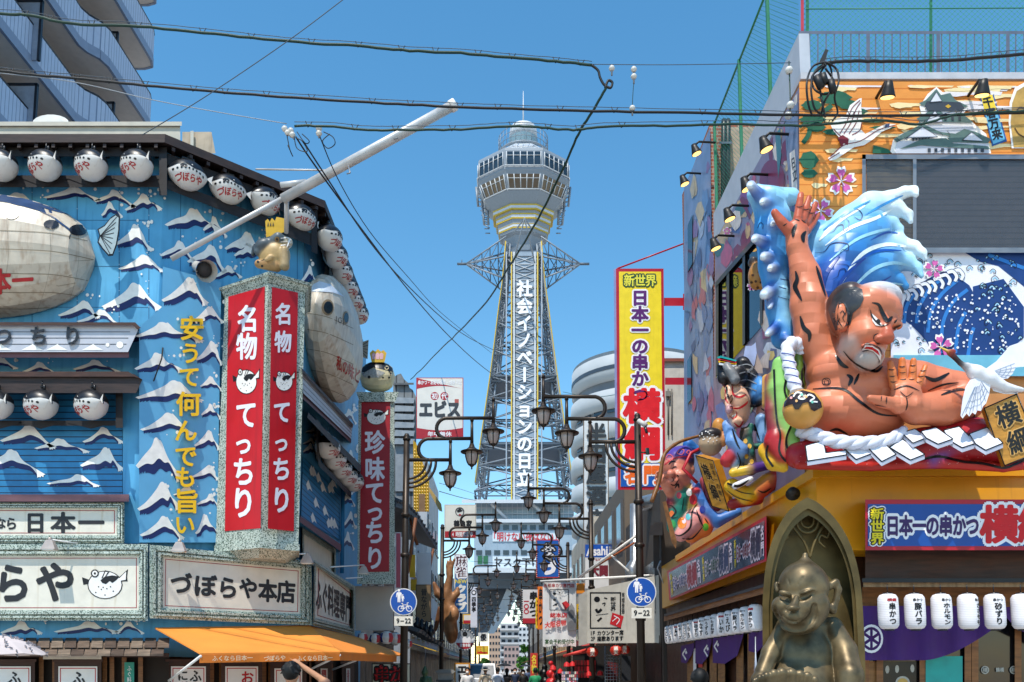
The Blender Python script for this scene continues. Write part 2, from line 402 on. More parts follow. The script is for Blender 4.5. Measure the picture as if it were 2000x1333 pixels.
# ------------------------------------------------------------------ ground
g = MB();g.add([(-400,-60,0),(400,-60,0),(400,1500,0),(-400,1500,0)],[(0,1,2,3)],M('#b4b0aa',.85,noise=.25,scale=2,bump=.2));g.build('ground',struct=True)
g = MB();g.add([(-2.6,-5,.004),(2.9,-5,.004),(1.2,140,.004),(-4.6,140,.004)],[(0,1,2,3)],M('#9a9692',.8,noise=.3,scale=1.2,bump=.2));g.build('road',struct=True)
# ------------------------------------------------------------------ left corner restaurant
LF = Plane((-14,14.45),(-6.34,14.45));LC = Plane((-6.34,14.45),(-4.25,16.33));LT = Plane((-4.25,16.33),(-4.33,21.6))
LS = PF(14.1);LCS = Plane((-6.11,14.1),(-3.80,16.0));LTS = Plane((-3.80,16.0),(-3.93,21.0))
ZE = P(322,265,14.0).z                                  # eave height
rest = thing('restaurant_building','blue corner restaurant painted with white wave crests under a dark timber eave','building',(-6.2,16.5,0))
plan = [(-15,14.45),(-6.34,14.45),(-4.25,16.33),(-4.37,24.3),(-15,24.3)]
m = MB();m.prism([(x,y,ZE+.15) for x,y in plan],[(x,y,0) for x,y in plan],BLUEW);m.build('wall',rest)
ep = [(-15,14.0),(-6.166,14.0),(-3.793,16.138),(-3.81,21.046),(-15,21)]
ip = [(-15,14.6),(-6.4,14.6),(-4.35,16.4),(-4.4,21.2),(-15,21.2)]
m = MB();EAVE = M('#3a2c2a',.6,kind='wood')
for i in range(3):
    a,b,c,d = ep[i],ep[i+1],ip[i],ip[i+1];z = ZE
    m.hexa([(a[0],a[1],z-.13),(b[0],b[1],z-.13),(b[0],b[1]+.002,z+.03),(a[0],a[1]+.002,z+.03),(c[0],c[1],z+.02),(d[0],d[1],z+.02),(d[0],d[1],z+.28),(c[0],c[1],z+.28)],EAVE)
    L = math.hypot(b[0]-a[0],b[1]-a[1]);k = int(L/.3)
    for j in range(k):                                    # rafter ends
        t = (j+.5)/k;e = Vector((a[0]+(b[0]-a[0])*t,a[1]+(b[1]-a[1])*t,z-.15));f = Vector((c[0]+(d[0]-c[0])*t,c[1]+(d[1]-c[1])*t,z-.06));w = (f-e)
        m.obox((e+f)/2+Vector((0,0,-.03)),w*.46,Vector((b[0]-a[0],b[1]-a[1],0)).normalized()*.03,(0,0,.035),EAVE)
roof = m.build('eave_roof',rest)
m = MB();PAR = M('#b9b5a8',.6,noise=.12)
m.rect(LF,-300,243,352,285,-.5,-.12,PAR);m.rect(LF,-300,238,355,246,-.5,-.08,PAR);m.build('parapet',rest)
m = MB();m.panel(PF(16.2),[(356,258),(413,258),(421,300),(356,300)],-.9,0,M('#b5a48e',.7,kind='streak',c2='#6b5138'));m.rect(PF(16.15),372,256,378,296,0,.02,PAR);m.build('rooftop_duct',rest)
m = MB()
for i in range(9):
    a0,a1 = math.pi*i/9,math.pi*(i+1)/9
    q = lambda a,d:P(99-36*math.cos(a),241-17*math.sin(a),d)
    m.quad(q(a0,14.7),q(a1,14.7),q(a1,15.6),q(a0,15.6),M('#dcdcd8',.5))
m.add([P(99-36*math.cos(math.pi*i/9),241-17*math.sin(math.pi*i/9),14.7) for i in range(10)],[tuple(range(10))],M('#dcdcd8',.5));m.build('vent_cowl',rest)
m = MB()                                                  # dark timber beams and posts that carry the eave
m.rect(LF,-200,288,326,306,.02,.3,TIMBER);m.rect(LF,-200,343,326,366,.02,.3,TIMBER);m.rect(LF,311,300,326,382,.02,.34,TIMBER)
for x in (-3,88,178,267):m.panel(LF,[(x-45,343),(x-33,352),(x,358),(x+33,352),(x+45,343),(x+45,349),(x,366),(x-45,349)],.3,.31,TIMBER)
m.panel(LC,[(327,300),(327,322),(612,438),(612,408)],.02,.3,TIMBER);m.panel(LC,[(327,352),(327,370),(612,482),(612,458)],.02,.3,TIMBER)
m.panel(LC,[(608,400),(608,492),(620,497),(620,404)],.02,.32,TIMBER)
m.panel(LT,[(627,408),(627,430),(706,600),(706,585)],.02,.3,TIMBER);m.panel(LT,[(627,468),(627,490),(700,642),(700,628)],.02,.3,TIMBER)
m.build('timber_band',rest)
# ---- painted waves
def wave(m,mp,x,y,w,h,o=.006,fl=False,dots=True):
    rn = random.Random(int(x*7+y));ru = rn.uniform;x -= .1*w;w *= 1.2;y -= .04*h;h *= ru(.95,1.15)
    pk = ru(.42,.62);e = ru(.72,.95);t = ru(.34,.5);l = ru(.5,.75)      # peak, right end, thickness, left end
    top = spline([(0,l+.06),(pk*.35,l-.14),(pk*.72,.22+ru(-.05,.08)),(pk-.06,.02),(pk,0)],4)
    top += [(pk+.04,.05),(pk+.07,.02+ru(0,.05))] + spline([(pk+.1,.12),(pk+.2,.42),(.86,e-.18),(1,e)],4)
    for i in range(3):top += [(.97-.035*i,e+.02+.03*i),(.99-.05*i-.02,e+.1+.01*i)]       # brush hairs
    bot = spline([(.86,e-.02),(.74,e-.3),(pk+.12,.05+t+.06),(pk,.02+t),(pk-.14,.14+t),(pk*.45,l+.02),(0.05,l+.12)],4)
    nav = [(u+.015,v+.12+.1*math.sin(math.pi*min(u/.9,1))) for u,v in bot]
    for i in range(len(nav)-1,len(nav)-4,-1):nav.insert(i,(nav[i][0]+.05,nav[i][1]-.06))
    f = (lambda u:1-u) if fl else (lambda u:u);sk = ru(-.12,.12)
    q = lambda P_:[(x+f(u)*w+(v-.5)*sk*h,y+v*h*1.05) for u,v in P_]
    m.poly(mp,q([(u+.01,v-.03) for u,v in bot]+nav[::-1]),o,NAVY);m.poly(mp,q(top+bot),o+.004,CREST)
    if dots:
        for _ in range(rn.randint(2,7)):
            cx,cy,r = x+f(ru(.6,1.05))*w,y+ru(-.3,.25)*h,ru(.8,3.6);s2 = ru(.8,1.4)
            m.poly(mp,[(cx+r*math.cos(a*.785),cy+r*s2*math.sin(a*.785)) for a in range(8)],o+.009,CREST)
m = MB()
for a in [(-40,378,120,40),(93,366,95,30),(190,372,70,32),(230,440,60,45),(237,499,78,32),(207,555,100,57),(120,589,70,40),(156,606,72,28),(250,380,62,40),(200,395,36,30),
          (268,690,40,40),(246,640,60,34),(250,792,50,34),(8,1214,70,30),(116,1215,110,30),(-40,700,70,26),(48,708,60,22),(150,704,80,28),(228,1215,50,26)]:wave(m,LF,*a)
m.build('wave_mural',rest)
m = MB()
for a in [(330,409,92,46),(318,472,60,42),(372,480,66,46),(400,424,40,36),(445,455,66,54),(420,520,50,30),(462,476,52,40),(560,560,36,40),(590,520,26,40)]:wave(m,LC,*a)
m.build('wave_mural',rest)
m = MB()
for a in [(592,760,30,26),(598,836,22,14),(594,856,26,16),(594,866,24,26),(668,960,24,30),(672,1000,22,34),(676,880,22,30),(668,1040,24,34),(628,520,24,40),(690,620,14,40),(664,800,30,30)]:wave(m,LT,*a)
m.build('wave_mural',rest)
m = MB();JT = M('#2a6690',.6)
for x in (62,150,232,290):m.rect(LF,x,366,x+1.4,640,.0,.004,JT)
for y in (430,520,600):m.rect(LF,-200,y,292,y+1.2,.0,.0035,JT)
for x in (352,414,470,540,580):m.panel(LC,[(x,380),(x,560),(x+1.3,560),(x+1.3,380)],0,.004,JT)
for i in range(40):x,y = (62,150,232,290)[i % 4]+.7,376+i*6.4;m.poly(LF,circ(x,y,1,k=6),.006,M('#b8c4cc',.4))
m.build('panel_joint',rest)
# ---- shuttered opening with its small roof, left
SHUT = M('#2a80b4',.45,kind='lines',ax=2,freq=9.,c2='#0e2c48',th=.8,noise=.2)
m = MB();m.rect(LF,-300,765,239,966,.01,.03,SHUT)
sh = m.build('shutter',rest)
m = MB()
for a in [(8,832,92,46),(76,858,92,30),(168,836,68,36),(-20,880,100,48),(164,876,72,48),(100,928,88,28)]:wave(m,LF,*a,o=.036,dots=False)
m.build('shutter_painting',sh)
m = MB();PINKB = M('#6a4a52',.6);m.panel(LF,[(-300,636),(255,636),(266,632),(272,640),(250,688),(-300,688)],.0,.55,M('#b7bac4',.45,noise=.1),BROWN)
for y in (648,660,672):m.rect(LF,-300,y,254-(y-648)*.3,y+1.2,.55,.554,M('#30323a'))
m.panel(LF,[(-300,629),(264,630),(275,641),(268,644),(260,636),(-300,636)],.4,.62,BROWN)
m.rect(LF,-300,688,252,699,.0,.5,PINKB)
for x in (0,62,110,180):m.poly(LF,[(x-20,684),(x-4,676),(x+2,672),(x+8,677),(x+22,684)],.556,CREST)
for x,r in ((210,4),(234,7)):m.poly(LF,[(x+r*math.cos(a*.785),674+r*math.sin(a*.785)) for a in range(8)],.557,CREST)
cnp = m.build('sign_canopy',rest)
m = MB()
for ch,x in (('つ',-14),('ち',56),('り',122)):m.glyphs(LF,[(ch,[(x,636),(x+38,636),(x+38,676),(x,676)])],.035,.59,M('#23252c',.4),depth=.03)
m.build('lettering',cnp)
m = MB();m.panel(LF,[(-300,731),(262,731),(278,742),(266,768),(-300,768)],.02,.5,EAVE);m.panel(LF,[(-300,726),(250,726),(277,741),(262,736),(-300,736)],.3,.55,BROWN)
m.rect(LF,-300,822,239,832,.05,.3,TIMBER);m.rect(LF,226,762,240,836,.04,.32,TIMBER)
for x in (0,80,178):m.panel(LF,[(x-45,822),(x-30,828),(x,832),(x+30,828),(x+45,822),(x+45,826),(x,838),(x-45,826)],.3,.31,TIMBER)
m.build('timber_roof',rest)
m = MB();m.rect(LF,-300,966,252,980,.02,.4,PINKB);m.build('sill',rest)
m = MB();m.panel(LF,[(240,700),(240,1062),(274,1062),(274,700)],.003,.05,BLUEW);pier = m.build('pier',rest)
# ---- blue board with raised yellow letters
BRD = M('#62a9d3',.45,noise=.14,scale=1.2);board = thing('letter_board','pale blue wave board with tall raised yellow letters beside the red column sign','sign',tuple(LC(380,1058,.2)))
m = MB();m.panel(LC,[(318,521),(432,552),(424,1060),(272,1060),(272,640),(316,600)],.02,.16,BRD);m.build('panel',board)
m = MB()
for a in [(324,544,78,54),(378,600,56,30),(275,631,112,42),(270,691,82,44),(386,668,46,44),(275,745,112,44),(394,736,38,26),(272,858,74,78),(282,808,90,40),(276,944,72,60),(280,1010,74,42),(384,842,44,36),(376,910,50,30),(388,966,38,26),(384,1006,42,40),(396,790,34,30),(342,950,40,20)]:wave(m,LC,*a,o=.164)
m.build('wave_mural',board)
m = MB();YEL = M('#f2c21a',.4,noise=.08)
for ch,x,y,s in (('安',350,616,50),('う',350,668,44),('て',348,714,44),('何',343,764,50),('ん',340,818,46),('で',340,868,46),('も',340,910,44),('旨',340,954,50),('い',340,1004,42)):
    m.glyphs(LC,[(ch,[(x,y),(x+s,y),(x+s,y+s),(x,y+s)])],.042,.25,YEL,depth=.06)
m.build('lettering',board)
m = MB()
m.tube([LC(318,680,.02),LC(318,680,.2),LC(316,700,.22),LC(300,745,.24)],.012,BLACKW);m.build('bracket_arm',rest)
# ---- puffer fish lanterns
LANT = M('#d9d5d0',.35,noise=.1,kind='streak',c2='#a89a88',s0=.6,s1=1.1);BLK = M('#1b1d22',.3,noise=.1)
def lloc(u,v,off=0,sx=.345,sy=.27,sz=.27):
    q = 1-(u/sx)**2-(v/sz)**2;return Vector((u,-sy*math.sqrt(max(q,0))-off,v))
lan = thing('fish_lantern','puffer fish lantern','lantern')
m = MB();prof = [(-1,0.02),(-.93,.22),(-.8,.48),(-.55,.8),(-.25,.97),(0,1),(.25,.97),(.55,.8),(.8,.48),(.93,.22),(1,.02)]
vs = [];fs = [];n = 20
for t,r in prof:
    for j in range(n):a = 2*math.pi*j/n;vs.append((t*.35,r*.272*math.cos(a),r*.272*math.sin(a)*(1 if math.sin(a) < 0 else .9)))
fs = [(i*n+j,i*n+(j+1) % n,(i+1)*n+(j+1) % n,(i+1)*n+j) for i in range(len(prof)-1) for j in range(n)]
m.add(vs,fs,LANT,True);body_mb = m;m.build('body',lan)
m = MB();vs = []
for t,r in prof:
    for j in range(9):a = R(2+(170+9*math.sin(t*5))*j/8);vs.append((t*.35,r*.278*math.cos(a),r*.278*math.sin(a)*.9+.004))
m.add(vs,[(i*9+j,i*9+j+1,(i+1)*9+j+1,(i+1)*9+j) for i in range(len(prof)-1) for j in range(8)],BLK,True)
m.tube([(-.1,0,.24),(-.1,0,.31),(.1,0,.31),(.1,0,.24)],.022,BLK);m.tube([(0,0,.3),(0,0,.42)],.012,BLK)
m.build('black_back',lan)
class LocSurf:                                            # local mapper: picture units are (x*100, -z*100)
    def __init__(s,mb):s.t = BVHTree.FromPolygons([tuple(v) for v in mb.v],mb.f)
    def __call__(s,x,y,off=0):
        p = Vector((x/100,-3,-y/100));h = s.t.ray_cast(p,Vector((0,1,0)))
        if h[0] is None:h = s.t.find_nearest(Vector((x/100,-.1,-y/100)))
        n = h[1] if h[1].y < 0 else -h[1];return h[0]+n*off
LSF = LocSurf(body_mb);m = MB()
for i in range(9):m.poly(LSF,circ(-26+i*6.3,5-3.5*math.sin(i*.4),1.8,2.1),.004,BLK)
m.poly(LSF,circ(-10,-2,6,3.4),.007,BLK);m.poly(LSF,[(7,-9),(16,-5),(12,0),(8,-2)],.007,BLK)
m.build('eye_marks',lan)
m = MB();m.htext(LSF,'づぼらや',[(-24,10),(24,8),(22,20),(-20,23)],.04,.006,M('#b5262a',.4));m.build('lettering',lan)
m = MB();m.prism([(.33,-.01,.02),(.44,-.01,.1),(.42,-.01,0),(.44,-.01,-.08)],[(.33,.01,.02),(.44,.01,.1),(.42,.01,0),(.44,.01,-.08)],LANT,BLK);m.build('tail_fin',lan)
LTREE = kidtree(lan)
first = [True]
def lantern(px,py,d,rz,sc,label,grp):
    loc = P(px,py,d)
    if first[0]:
        first[0] = False;lan.location = loc;lan.rotation_euler = (0,0,R(rz));lan.scale = (sc,)*3;lan['label'] = label;lan['group'] = grp;return
    dup(lan,loc,R(rz),sc,label,grp,LTREE)
G1,G2 = 'fish lanterns under the main eave','fish lanterns under the small roofs'
for (x,y),w in zip([(2,323),(88,323),(178,323),(267,323)],['cut off by the picture edge','second in the upper front row','third in the upper front row','beside the dark corner post']):
    lantern(x,y,13.95,-38,.98,'round puffer fish lantern under the eave, '+w,G1)
lantern(366,342,14.35,30,1.0,'long puffer fish lantern right of the dark corner post',G1)
lantern(445,370,14.9,34,1.0,'long puffer fish lantern above the red column, second on the angled wall',G1)
lantern(518,393,15.4,66,.98,'puffer fish lantern half hidden behind the white pole',G1)
lantern(588,425,15.95,50,.98,'puffer fish lantern right of the yellow crown under the eave',G1)
for i,(x,y) in enumerate([(643,465),(655,500),(666,532),(678,562),(689,588),(699,613)]):
    d = 16.5+.75*i;lantern(x,y,d,84,[.98,.98,.98,.98,.98,.98][i],['nearest','second','third','fourth','fifth','last'][i]+' puffer fish lantern in the row down the street-side eave',G1)
for (x,y),w in zip([(-8,790),(80,790),(178,790)],['cut off by the picture edge','in the middle of its row','beside the dark post']):
    lantern(x,y,13.95,-38,.98,'round puffer fish lantern over the blue shutter, '+w,G2)
for i,(x,y) in enumerate([(640,873),(653,895),(665,913),(677,928),(690,940)]):
    lantern(x,y,16.9+.8*i,84,.95,['nearest','second','middle','fourth','last'][i]+' puffer fish lantern in the low row above the street-side shutter',G2)
# ---- two giant puffer fish
SHELL = M('#ccc1b0',.4,noise=.18,kind='streak',c2='#85592f',s0=.5,s1=.95,bump=.06,bscale=6)
def ellmesh(c,r,rz,mat,n=18,k=14,tip=1.0):
    mb = MB();vs = [];Q = Matrix.Rotation(rz,3,'Z');c = Vector(c)
    for i in range(k+1):
        t = -1+2*i/k;rr = (1-abs(t)**2)**(.5*tip)
        for j in range(n):a = 2*math.pi*j/n+.1;vs.append(c+Q @ Vector((t*r[0],rr*r[1]*math.cos(a),rr*r[2]*math.sin(a))))
    mb.add(vs,[(i*n+j,i*n+(j+1) % n,(i+1)*n+(j+1) % n,(i+1)*n+j) for i in range(k) for j in range(n)],mat,False);return mb
big = thing('giant_fish','giant cream ribbed puffer fish model with red lettering on blue wall, cut by picture edge','fish model',tuple(P(0,630,14.3)),'giant puffer fish models')
m = ellmesh(P(-25,503,14.3),(1.93,.85,1.1),0,SHELL,16,16,.85);bs = Surf(m,13.6);m.build('body',big)
m = MB();SEAM = M('#8a7f6c',.6)
for y0,y1 in ((452,463),(488,497),(535,540),(572,573),(604,600)):m.ribbon(bs,[(-40,y0-2),(40,y0),(110,y0+(y1-y0)*.5),(188,y1+12)],1.3,.006,SEAM,10)
for x in (12,95,150):m.ribbon(bs,[(x,412),(x+4,500),(x-6,560),(x-24,612)],.5,.005,SEAM,8)
m.build('seam',big)
m = MB();m.fine(bs,[(-60,372),(-20,376),(40,384),(110,402),(190,436),(150,424),(110,414),(60,400),(0,393),(-60,391)],.012,M('#27456e',.3,noise=.3,scale=3),3);m.build('dark_back',big)
m = MB()
for x,y,rx,ry in ((23,420,14,9),(100,439,15,9),(153,450,18,11)):m = MB();m.fine(bs,circ(x,y,rx,ry,14),.016,M('#202630',.2),2);m.build('porthole',big)
m = MB()
m.htext(bs,'日本一',[(-64,528),(66,520),(66,572),(-64,580)],.05,.012,M('#b4262a',.4));m.build('lettering',big)
m = MB();TF = PF(14.0);fin = [(190,448),(204,440),(216,425),(228,417),(235,422),(234,450),(229,478),(221,500),(212,501),(200,488),(190,474),(194,461)]
m.panel(TF,fin,-.06,0,BLK)
m.panel(TF,[(211+(x-211)*.86,460+(y-460)*.9) for x,y in fin],0,.01,M('#9fb0b4',.4))
for i in range(8):m.ribbon(TF,[(196,461),lerp2((228,424),(215,497),i/7)],1.4,.014,INK,2)
m.build('tail_fin',big)
big2 = thing('giant_fish','giant cream ribbed puffer fish model with round eyes behind the red column sign','fish model',tuple(P(655,783,17.6)),'giant puffer fish models')
m = ellmesh(P(650,668,18.1),(2.0,.62,1.27),R(92),SHELL,18,12,1.05);b2 = Surf(m,17);m.build('body',big2)
m = MB()
for y in (620,652,690,730,760):m.ribbon(b2,[(600,y-8),(640,y),(690,y+22)],1.3,.006,SEAM,8)
m.build('seam',big2)
m = MB()
for x,y,rx,ry in ((640,601,12,16),(675,621,6,13)):
    m.fine(b2,circ(x,y,rx,ry,14),.012,M('#8a7558'),2);m.fine(b2,circ(x+1,y,rx*.75,ry*.75,14),.018,M('#14181c',.2),2)
m.ribbon(b2,circ(664,626,3.5,5),1,.01,INK,2);m.ribbon(b2,[(657,618),(656,634)],1,.01,INK,2);m.ribbon(b2,[(670,622),(671,636)],1,.01,INK,2)
m.build('face_marks',big2)
m = MB();m.fine(b2,[(604,570),(612,556),(624,550),(645,556),(672,580),(650,572),(625,570)],.014,M('#c9d3e0',.3),3);m.build('pale_back',big2)
m = MB();m.htext(b2,'私の味ど',[(658,692),(704,722),(702,752),(656,722)],.045,.012,M('#a82c28',.4));m.build('lettering',big2)
m = MB();TF = PF(19.4);m.panel(TF,[(698,672),(720,664),(718,702),(704,696)],-.05,0,M('#8d8a80'),BLK)
for i in range(5):m.ribbon(TF,[(700,680),lerp2((719,667),(717,699),i/4)],1,.005,INK,2)
m.build('tail_fin',big2)
# ---- puffer fish emblem drawn on signs
def fishmark(m,mp,x,y,w,h,o,line=INK,fill=WHITE):
    f = lambda pts:[(x+u*w,y+v*h) for u,v in pts];ring = [(.5+.36*math.cos(a*.3142),.56+.42*math.sin(a*.3142)) for a in range(20)]
    m.poly(mp,f([(.78,.36),(1,.06),(.98,.3),(.99,.45),(.82,.45)]),o,line);m.poly(mp,f([(.16,.4),(0,.32),(.03,.56),(.16,.52)]),o,line)
    m.poly(mp,f([(.5+(u-.5)*1.06,.56+(v-.56)*1.06) for u,v in ring]),o+.001,line);m.poly(mp,f(ring),o+.004,fill)
    m.poly(mp,f([(.8,.37),(.96,.14),(.95,.4),(.83,.43)]),o+.003,fill)
    m.poly(mp,f([(.4,.42),(.5,.3),(.66,.26),(.82,.3),(.74,.42),(.66,.5),(.6,.44),(.52,.54),(.44,.5)]),o+.007,line)
    m.poly(mp,f([(.42,.36),(.5,.1),(.6,.14),(.52,.3)]),o+.009,line);m.poly(mp,f([(.455,.34),(.51,.15),(.56,.16),(.5,.3)]),o+.012,fill)
    m.poly(mp,f([(.28+.09*math.cos(a*.628),.2+.13*math.sin(a*.628)) for a in range(10)]),o+.009,line);m.poly(mp,f([(.28+.06*math.cos(a*.628),.2+.09*math.sin(a*.628)) for a in range(10)]),o+.012,fill);m.poly(mp,f([(.28+.025*math.cos(a*.628),.2+.04*math.sin(a*.628)) for a in range(10)]),o+.015,line)
    for u,v in ((.36,.62),(.46,.64),(.42,.7),(.54,.68),(.62,.62),(.3,.8),(.5,.88),(.68,.76)):m.poly(mp,f([(u+.016*math.cos(a*1.05),v+.022*math.sin(a*1.05)) for a in range(6)]),o+.008,line)
# ---- the two-faced red column sign
colm = thing('column_sign','two-faced red column sign with white lettering in a speckled grey frame','sign',tuple(P(512,1070,14.7)))
pl = Plane(((430-1000)/FP*14.95,14.95),((516-1000)/FP*14.4,14.4));pr = Plane(((516-1000)/FP*14.4,14.4),((592-1000)/FP*15.0,15.0))
m = MB();zt,zb = P(520,548,14.4).z,P(513,1056,14.4).z
fl = [pl(431,800),pl(516,800),pr(590,800),P(590,800,15.9),P(431,800,15.9)]
pts = lambda z:[Vector((v.x,v.y,z)) for v in fl]
m.prism(pts(zt),pts(zb),SPECK)
def flare(z0,z1,k0,k1):
    c = sum(fl,Vector())/5;A = [Vector((c.x+(v.x-c.x)*k0,c.y+(v.y-c.y)*k0,z0)) for v in fl];B = [Vector((c.x+(v.x-c.x)*k1,c.y+(v.y-c.y)*k1,z1)) for v in fl];m.prism(B,A,SPECK)
flare(zt,zt+.1,1.02,1.1);flare(zt+.1,zt+.15,1.14,1.16);flare(zb-.12,zb,1.03,1.03);flare(zb-.26,zb-.12,.7,.98)
m.build('frame',colm)
m = MB();CRIM = M('#bf1622',.4,noise=.12,scale=2,kind='streak',c2='#8c1a20',s0=.52,s1=1.0)
m.panel(pl,[(446,580),(439,1038),(509,1032),(517,560)],0,.012,CRIM);m.panel(pr,[(531,561),(523,1033),(574,1038),(582,572)],0,.012,CRIM);m.build('red_panel',colm)
m = MB();LW = M('#e4e0ea',.45,noise=.06)
for mp,q in ((pl,((463,596,42),(461,650,42),(459,782,44),(456,842,38),(453,892,46),(450,950,50))),(pr,((537,592,34),(536,646,34),(533,782,36),(533,844,32),(531,892,38),(529,950,42)))):
    for ch,(x,y,w) in zip('名物てっちり',q):m.glyphs(mp,[(ch,[(x,y),(x+w,y-1),(x+w,y+w*1.28),(x,y+w*1.28)])],.05,.018,LW)
m.build('lettering',colm)
m = MB();fishmark(m,pl,454,716,54,54,.016);fishmark(m,pr,533,722,44,42,.016);m.build('fish_emblem',colm)
# fish model with a yellow crown on the column
fm = thing('fish_statue','weathered fish model with a yellow crown standing on the red column sign','statue',tuple(P(535,532,14.9)))
FPT = M('#ffffff',.4,kind='attr',noise=.25,scale=9);s = Sculpt(.018)
s.ell(536,500,14.7,32,32,.2,'#b79a68',0,.03);s.cap((506,516,14.65,9),(540,520,14.65,12),'#b0895a',.03);s.ell(518,484,14.68,22,17,.2,'#4a545c',-18,.02);s.cap((505,492,14.62,9),(544,466,14.62,12),'#56626a',.02);s.cap((548,470,14.7,11),(562,474,14.7,10),'#c0b49c',.02);s.cap((556,490,14.58,9),(556,520,14.58,10),'#a8926c',.02);s.cap((497,484,14.7,5),(494,498,14.7,4),'#3a444c',.01);s.cap((520,508,14.5,4),(528,503,14.5,6),'#c8a878',.01)
m = s.mesh(FPT,soft=.01);FSF = Surf(m,14.4);m.build('body',fm);m = MB()
for y in (466,473,480):m.ribbon(FSF,[(548,y),(560,y-1),(572,y+2)],2,.01,WHITE,3)
m.poly(FSF,circ(541,468,4.5,5.5),.012,M('#8a6a3c'));m.poly(FSF,circ(541,468,2,2.6),.018,BLK)
for x,y in ((504,512),(512,520),(500,504)):m.poly(FSF,circ(x,y,2.4),.01,BLK)
m.build('markings',fm)
m = MB();m.panel(PF(14.6),[(518,432),(523,428),(527,434),(531,426),(537,432),(540,424),(560,428),(561,452),(520,464)],-.4,0,M('#c9a01c',.4,noise=.2)); 
for x in (522,527,532):m.panel(PF(14.6),[(x,442),(x+1.5,434),(x+3,441)],0,.01,INK)
m.build('crown',fm)
# ---- second red column further down the street
c2 = thing('column_sign','slim single red column sign in a speckled frame beside the lamp post','sign',tuple(P(735,1140,20.5)))
PC = PF(20.5);m = MB();m.panel(PC,[(700,783),(698,1130),(771,1130),(770,783)],-.5,0,SPECK);m.panel(PC,[(696,766),(702,785),(772,785),(779,766)],-.6,.06,SPECK);m.panel(PC,[(697,1130),(697,1141),(772,1141),(772,1130)],-.55,.04,SPECK);m.build('frame',c2)
m = MB();m.panel(PC,[(706,786),(702,1118),(760,1117),(762,785)],0,.012,M('#a31c2a',.45,noise=.12));m.build('red_panel',c2)
m = MB()
for ch,y,w in (('珍',840,40),('味',892,40),('て',938,40),('っ',976,38),('ち',1016,40),('り',1066,40)):m.glyphs(PC,[(ch,[(732-w/2,y),(732+w/2,y),(732+w/2,y+w*1.2),(732-w/2,y+w*1.2)])],.05,.018,LW)
m.build('lettering',c2)
m = MB();fishmark(m,PC,710,796,50,34,.016);m.build('fish_emblem',c2)
f2 = thing('fish_statue','round fish model with a pink and gold crown on the slim red column','statue',tuple(P(737,766,20.6)))
m = ellmesh(P(737,737,20.8),(.46,.3,.4),0,M('#d8c9a0',.4,noise=.2,scale=5),18,12,.8);fs2 = Surf(m,20.4)
m.build('body',f2)
m = MB();m.fine(fs2,[(702,726),(708,714),(730,706),(755,708),(772,722),(773,728),(758,724),(730,718),(712,728)],.012,M('#22262c',.3),3);m.fine(fs2,[(705,728),(730,720),(752,728),(740,738),(712,738)],.01,M('#a8a8a4',.5,noise=.4,scale=20),3)
for x,y,r in ((755,719,4),(721,737,3),(748,738,2),(760,738,2)):m.poly(fs2,circ(x,y,r),.016,M('#c8b890') if r == 4 else BLK)
m.poly(fs2,circ(755,719,2),.022,BLK);m.poly(fs2,[(766,724),(774,720),(770,726),(775,729)],.02,M('#b8a890'));m.build('markings',f2)
m = MB();PG = PF(20.55);m.panel(PG,[(726,708),(722,690),(728,684),(733,687),(738,682),(744,687),(749,684),(755,690),(751,708)],-.3,0,M('#d8b040',.4))
for x in (727,734.5,742):m.poly(PG,[(x,702),(x-1,692),(x+3,689),(x+7,692),(x+6,702)],.004,M('#e8b8c0'))
m.build('crown',f2)
# ---- framed sign boards
BORD = M('#a02832',.5)
def signboard(mp,outer,inner,label,face=None,d0=-.25,name='signboard',border=True):
    t = thing(name,label,'sign',tuple((mp(*outer[1])+mp(*outer[2]))/2));m = MB()
    k = len(outer)
    for a,b,o0,o1 in ((0,.28,d0,.04),(.28,.46,d0,.1),(.46,.62,d0,.03),(.62,.82,d0,.09),(.82,1,d0,.02)):
        A = [lerp2(p,q,a) for p,q in zip(outer,inner)];B = [lerp2(p,q,b) for p,q in zip(outer,inner)]
        for i in range(k):j = (i+1) % k;m.panel(mp,[A[i],A[j],B[j],B[i]],o0,o1+(i % 2)*.002,SPECK)
    m.build('frame',t)
    m = MB();m.panel(mp,inner,d0,.0,face or CREAM);m.build('face',t)
    if border:
        m = MB();c = (sum(p[0] for p in inner)/k,sum(p[1] for p in inner)/k);B0 = [lerp2(p,c,.03) for p in inner];B0 = [(p[0]+(4 if p[0] < c[0] else -4),p[1]+(4 if p[1] < c[1] else -4)) for p in inner];B1 = [(p[0]+(5.3 if p[0] < c[0] else -5.3),p[1]+(5.3 if p[1] < c[1] else -5.3)) for p in inner]
        for i in range(k):j = (i+1) % k;m.poly(mp,[B0[i],B0[j],B1[j],B1[i]],.004,BORD)
        m.build('red_border',t)
    return t
ra = signboard(LS,[(-330,1063),(-330,1213),(289,1213),(289,1063)],[(-310,1086),(-310,1192),(271,1192),(271,1086)],'long framed white signboard with bold black lettering and a fish emblem')
m = MB();SI = M('#232328',.45,noise=.06)
for ch,x,y,w,h in (('ぼ',-92,1098,76,84),('ら',-12,1098,74,82),('や',68,1096,80,82)):m.glyphs(LS,[(ch,[(x,y),(x+w,y),(x+w,y+h),(x,y+h)])],.06,.006,SI)
m.build('lettering',ra);m = MB();fishmark(m,LS,160,1108,90,62,.005);m.build('fish_emblem',ra)
zb_ = signboard(LCS,[(292,1064),(292,1208),(610,1222),(608,1096)],[(319,1088),(318,1188),(586,1200),(587,1111)],'framed white signboard on the angled corner above the orange awning')
m = MB()
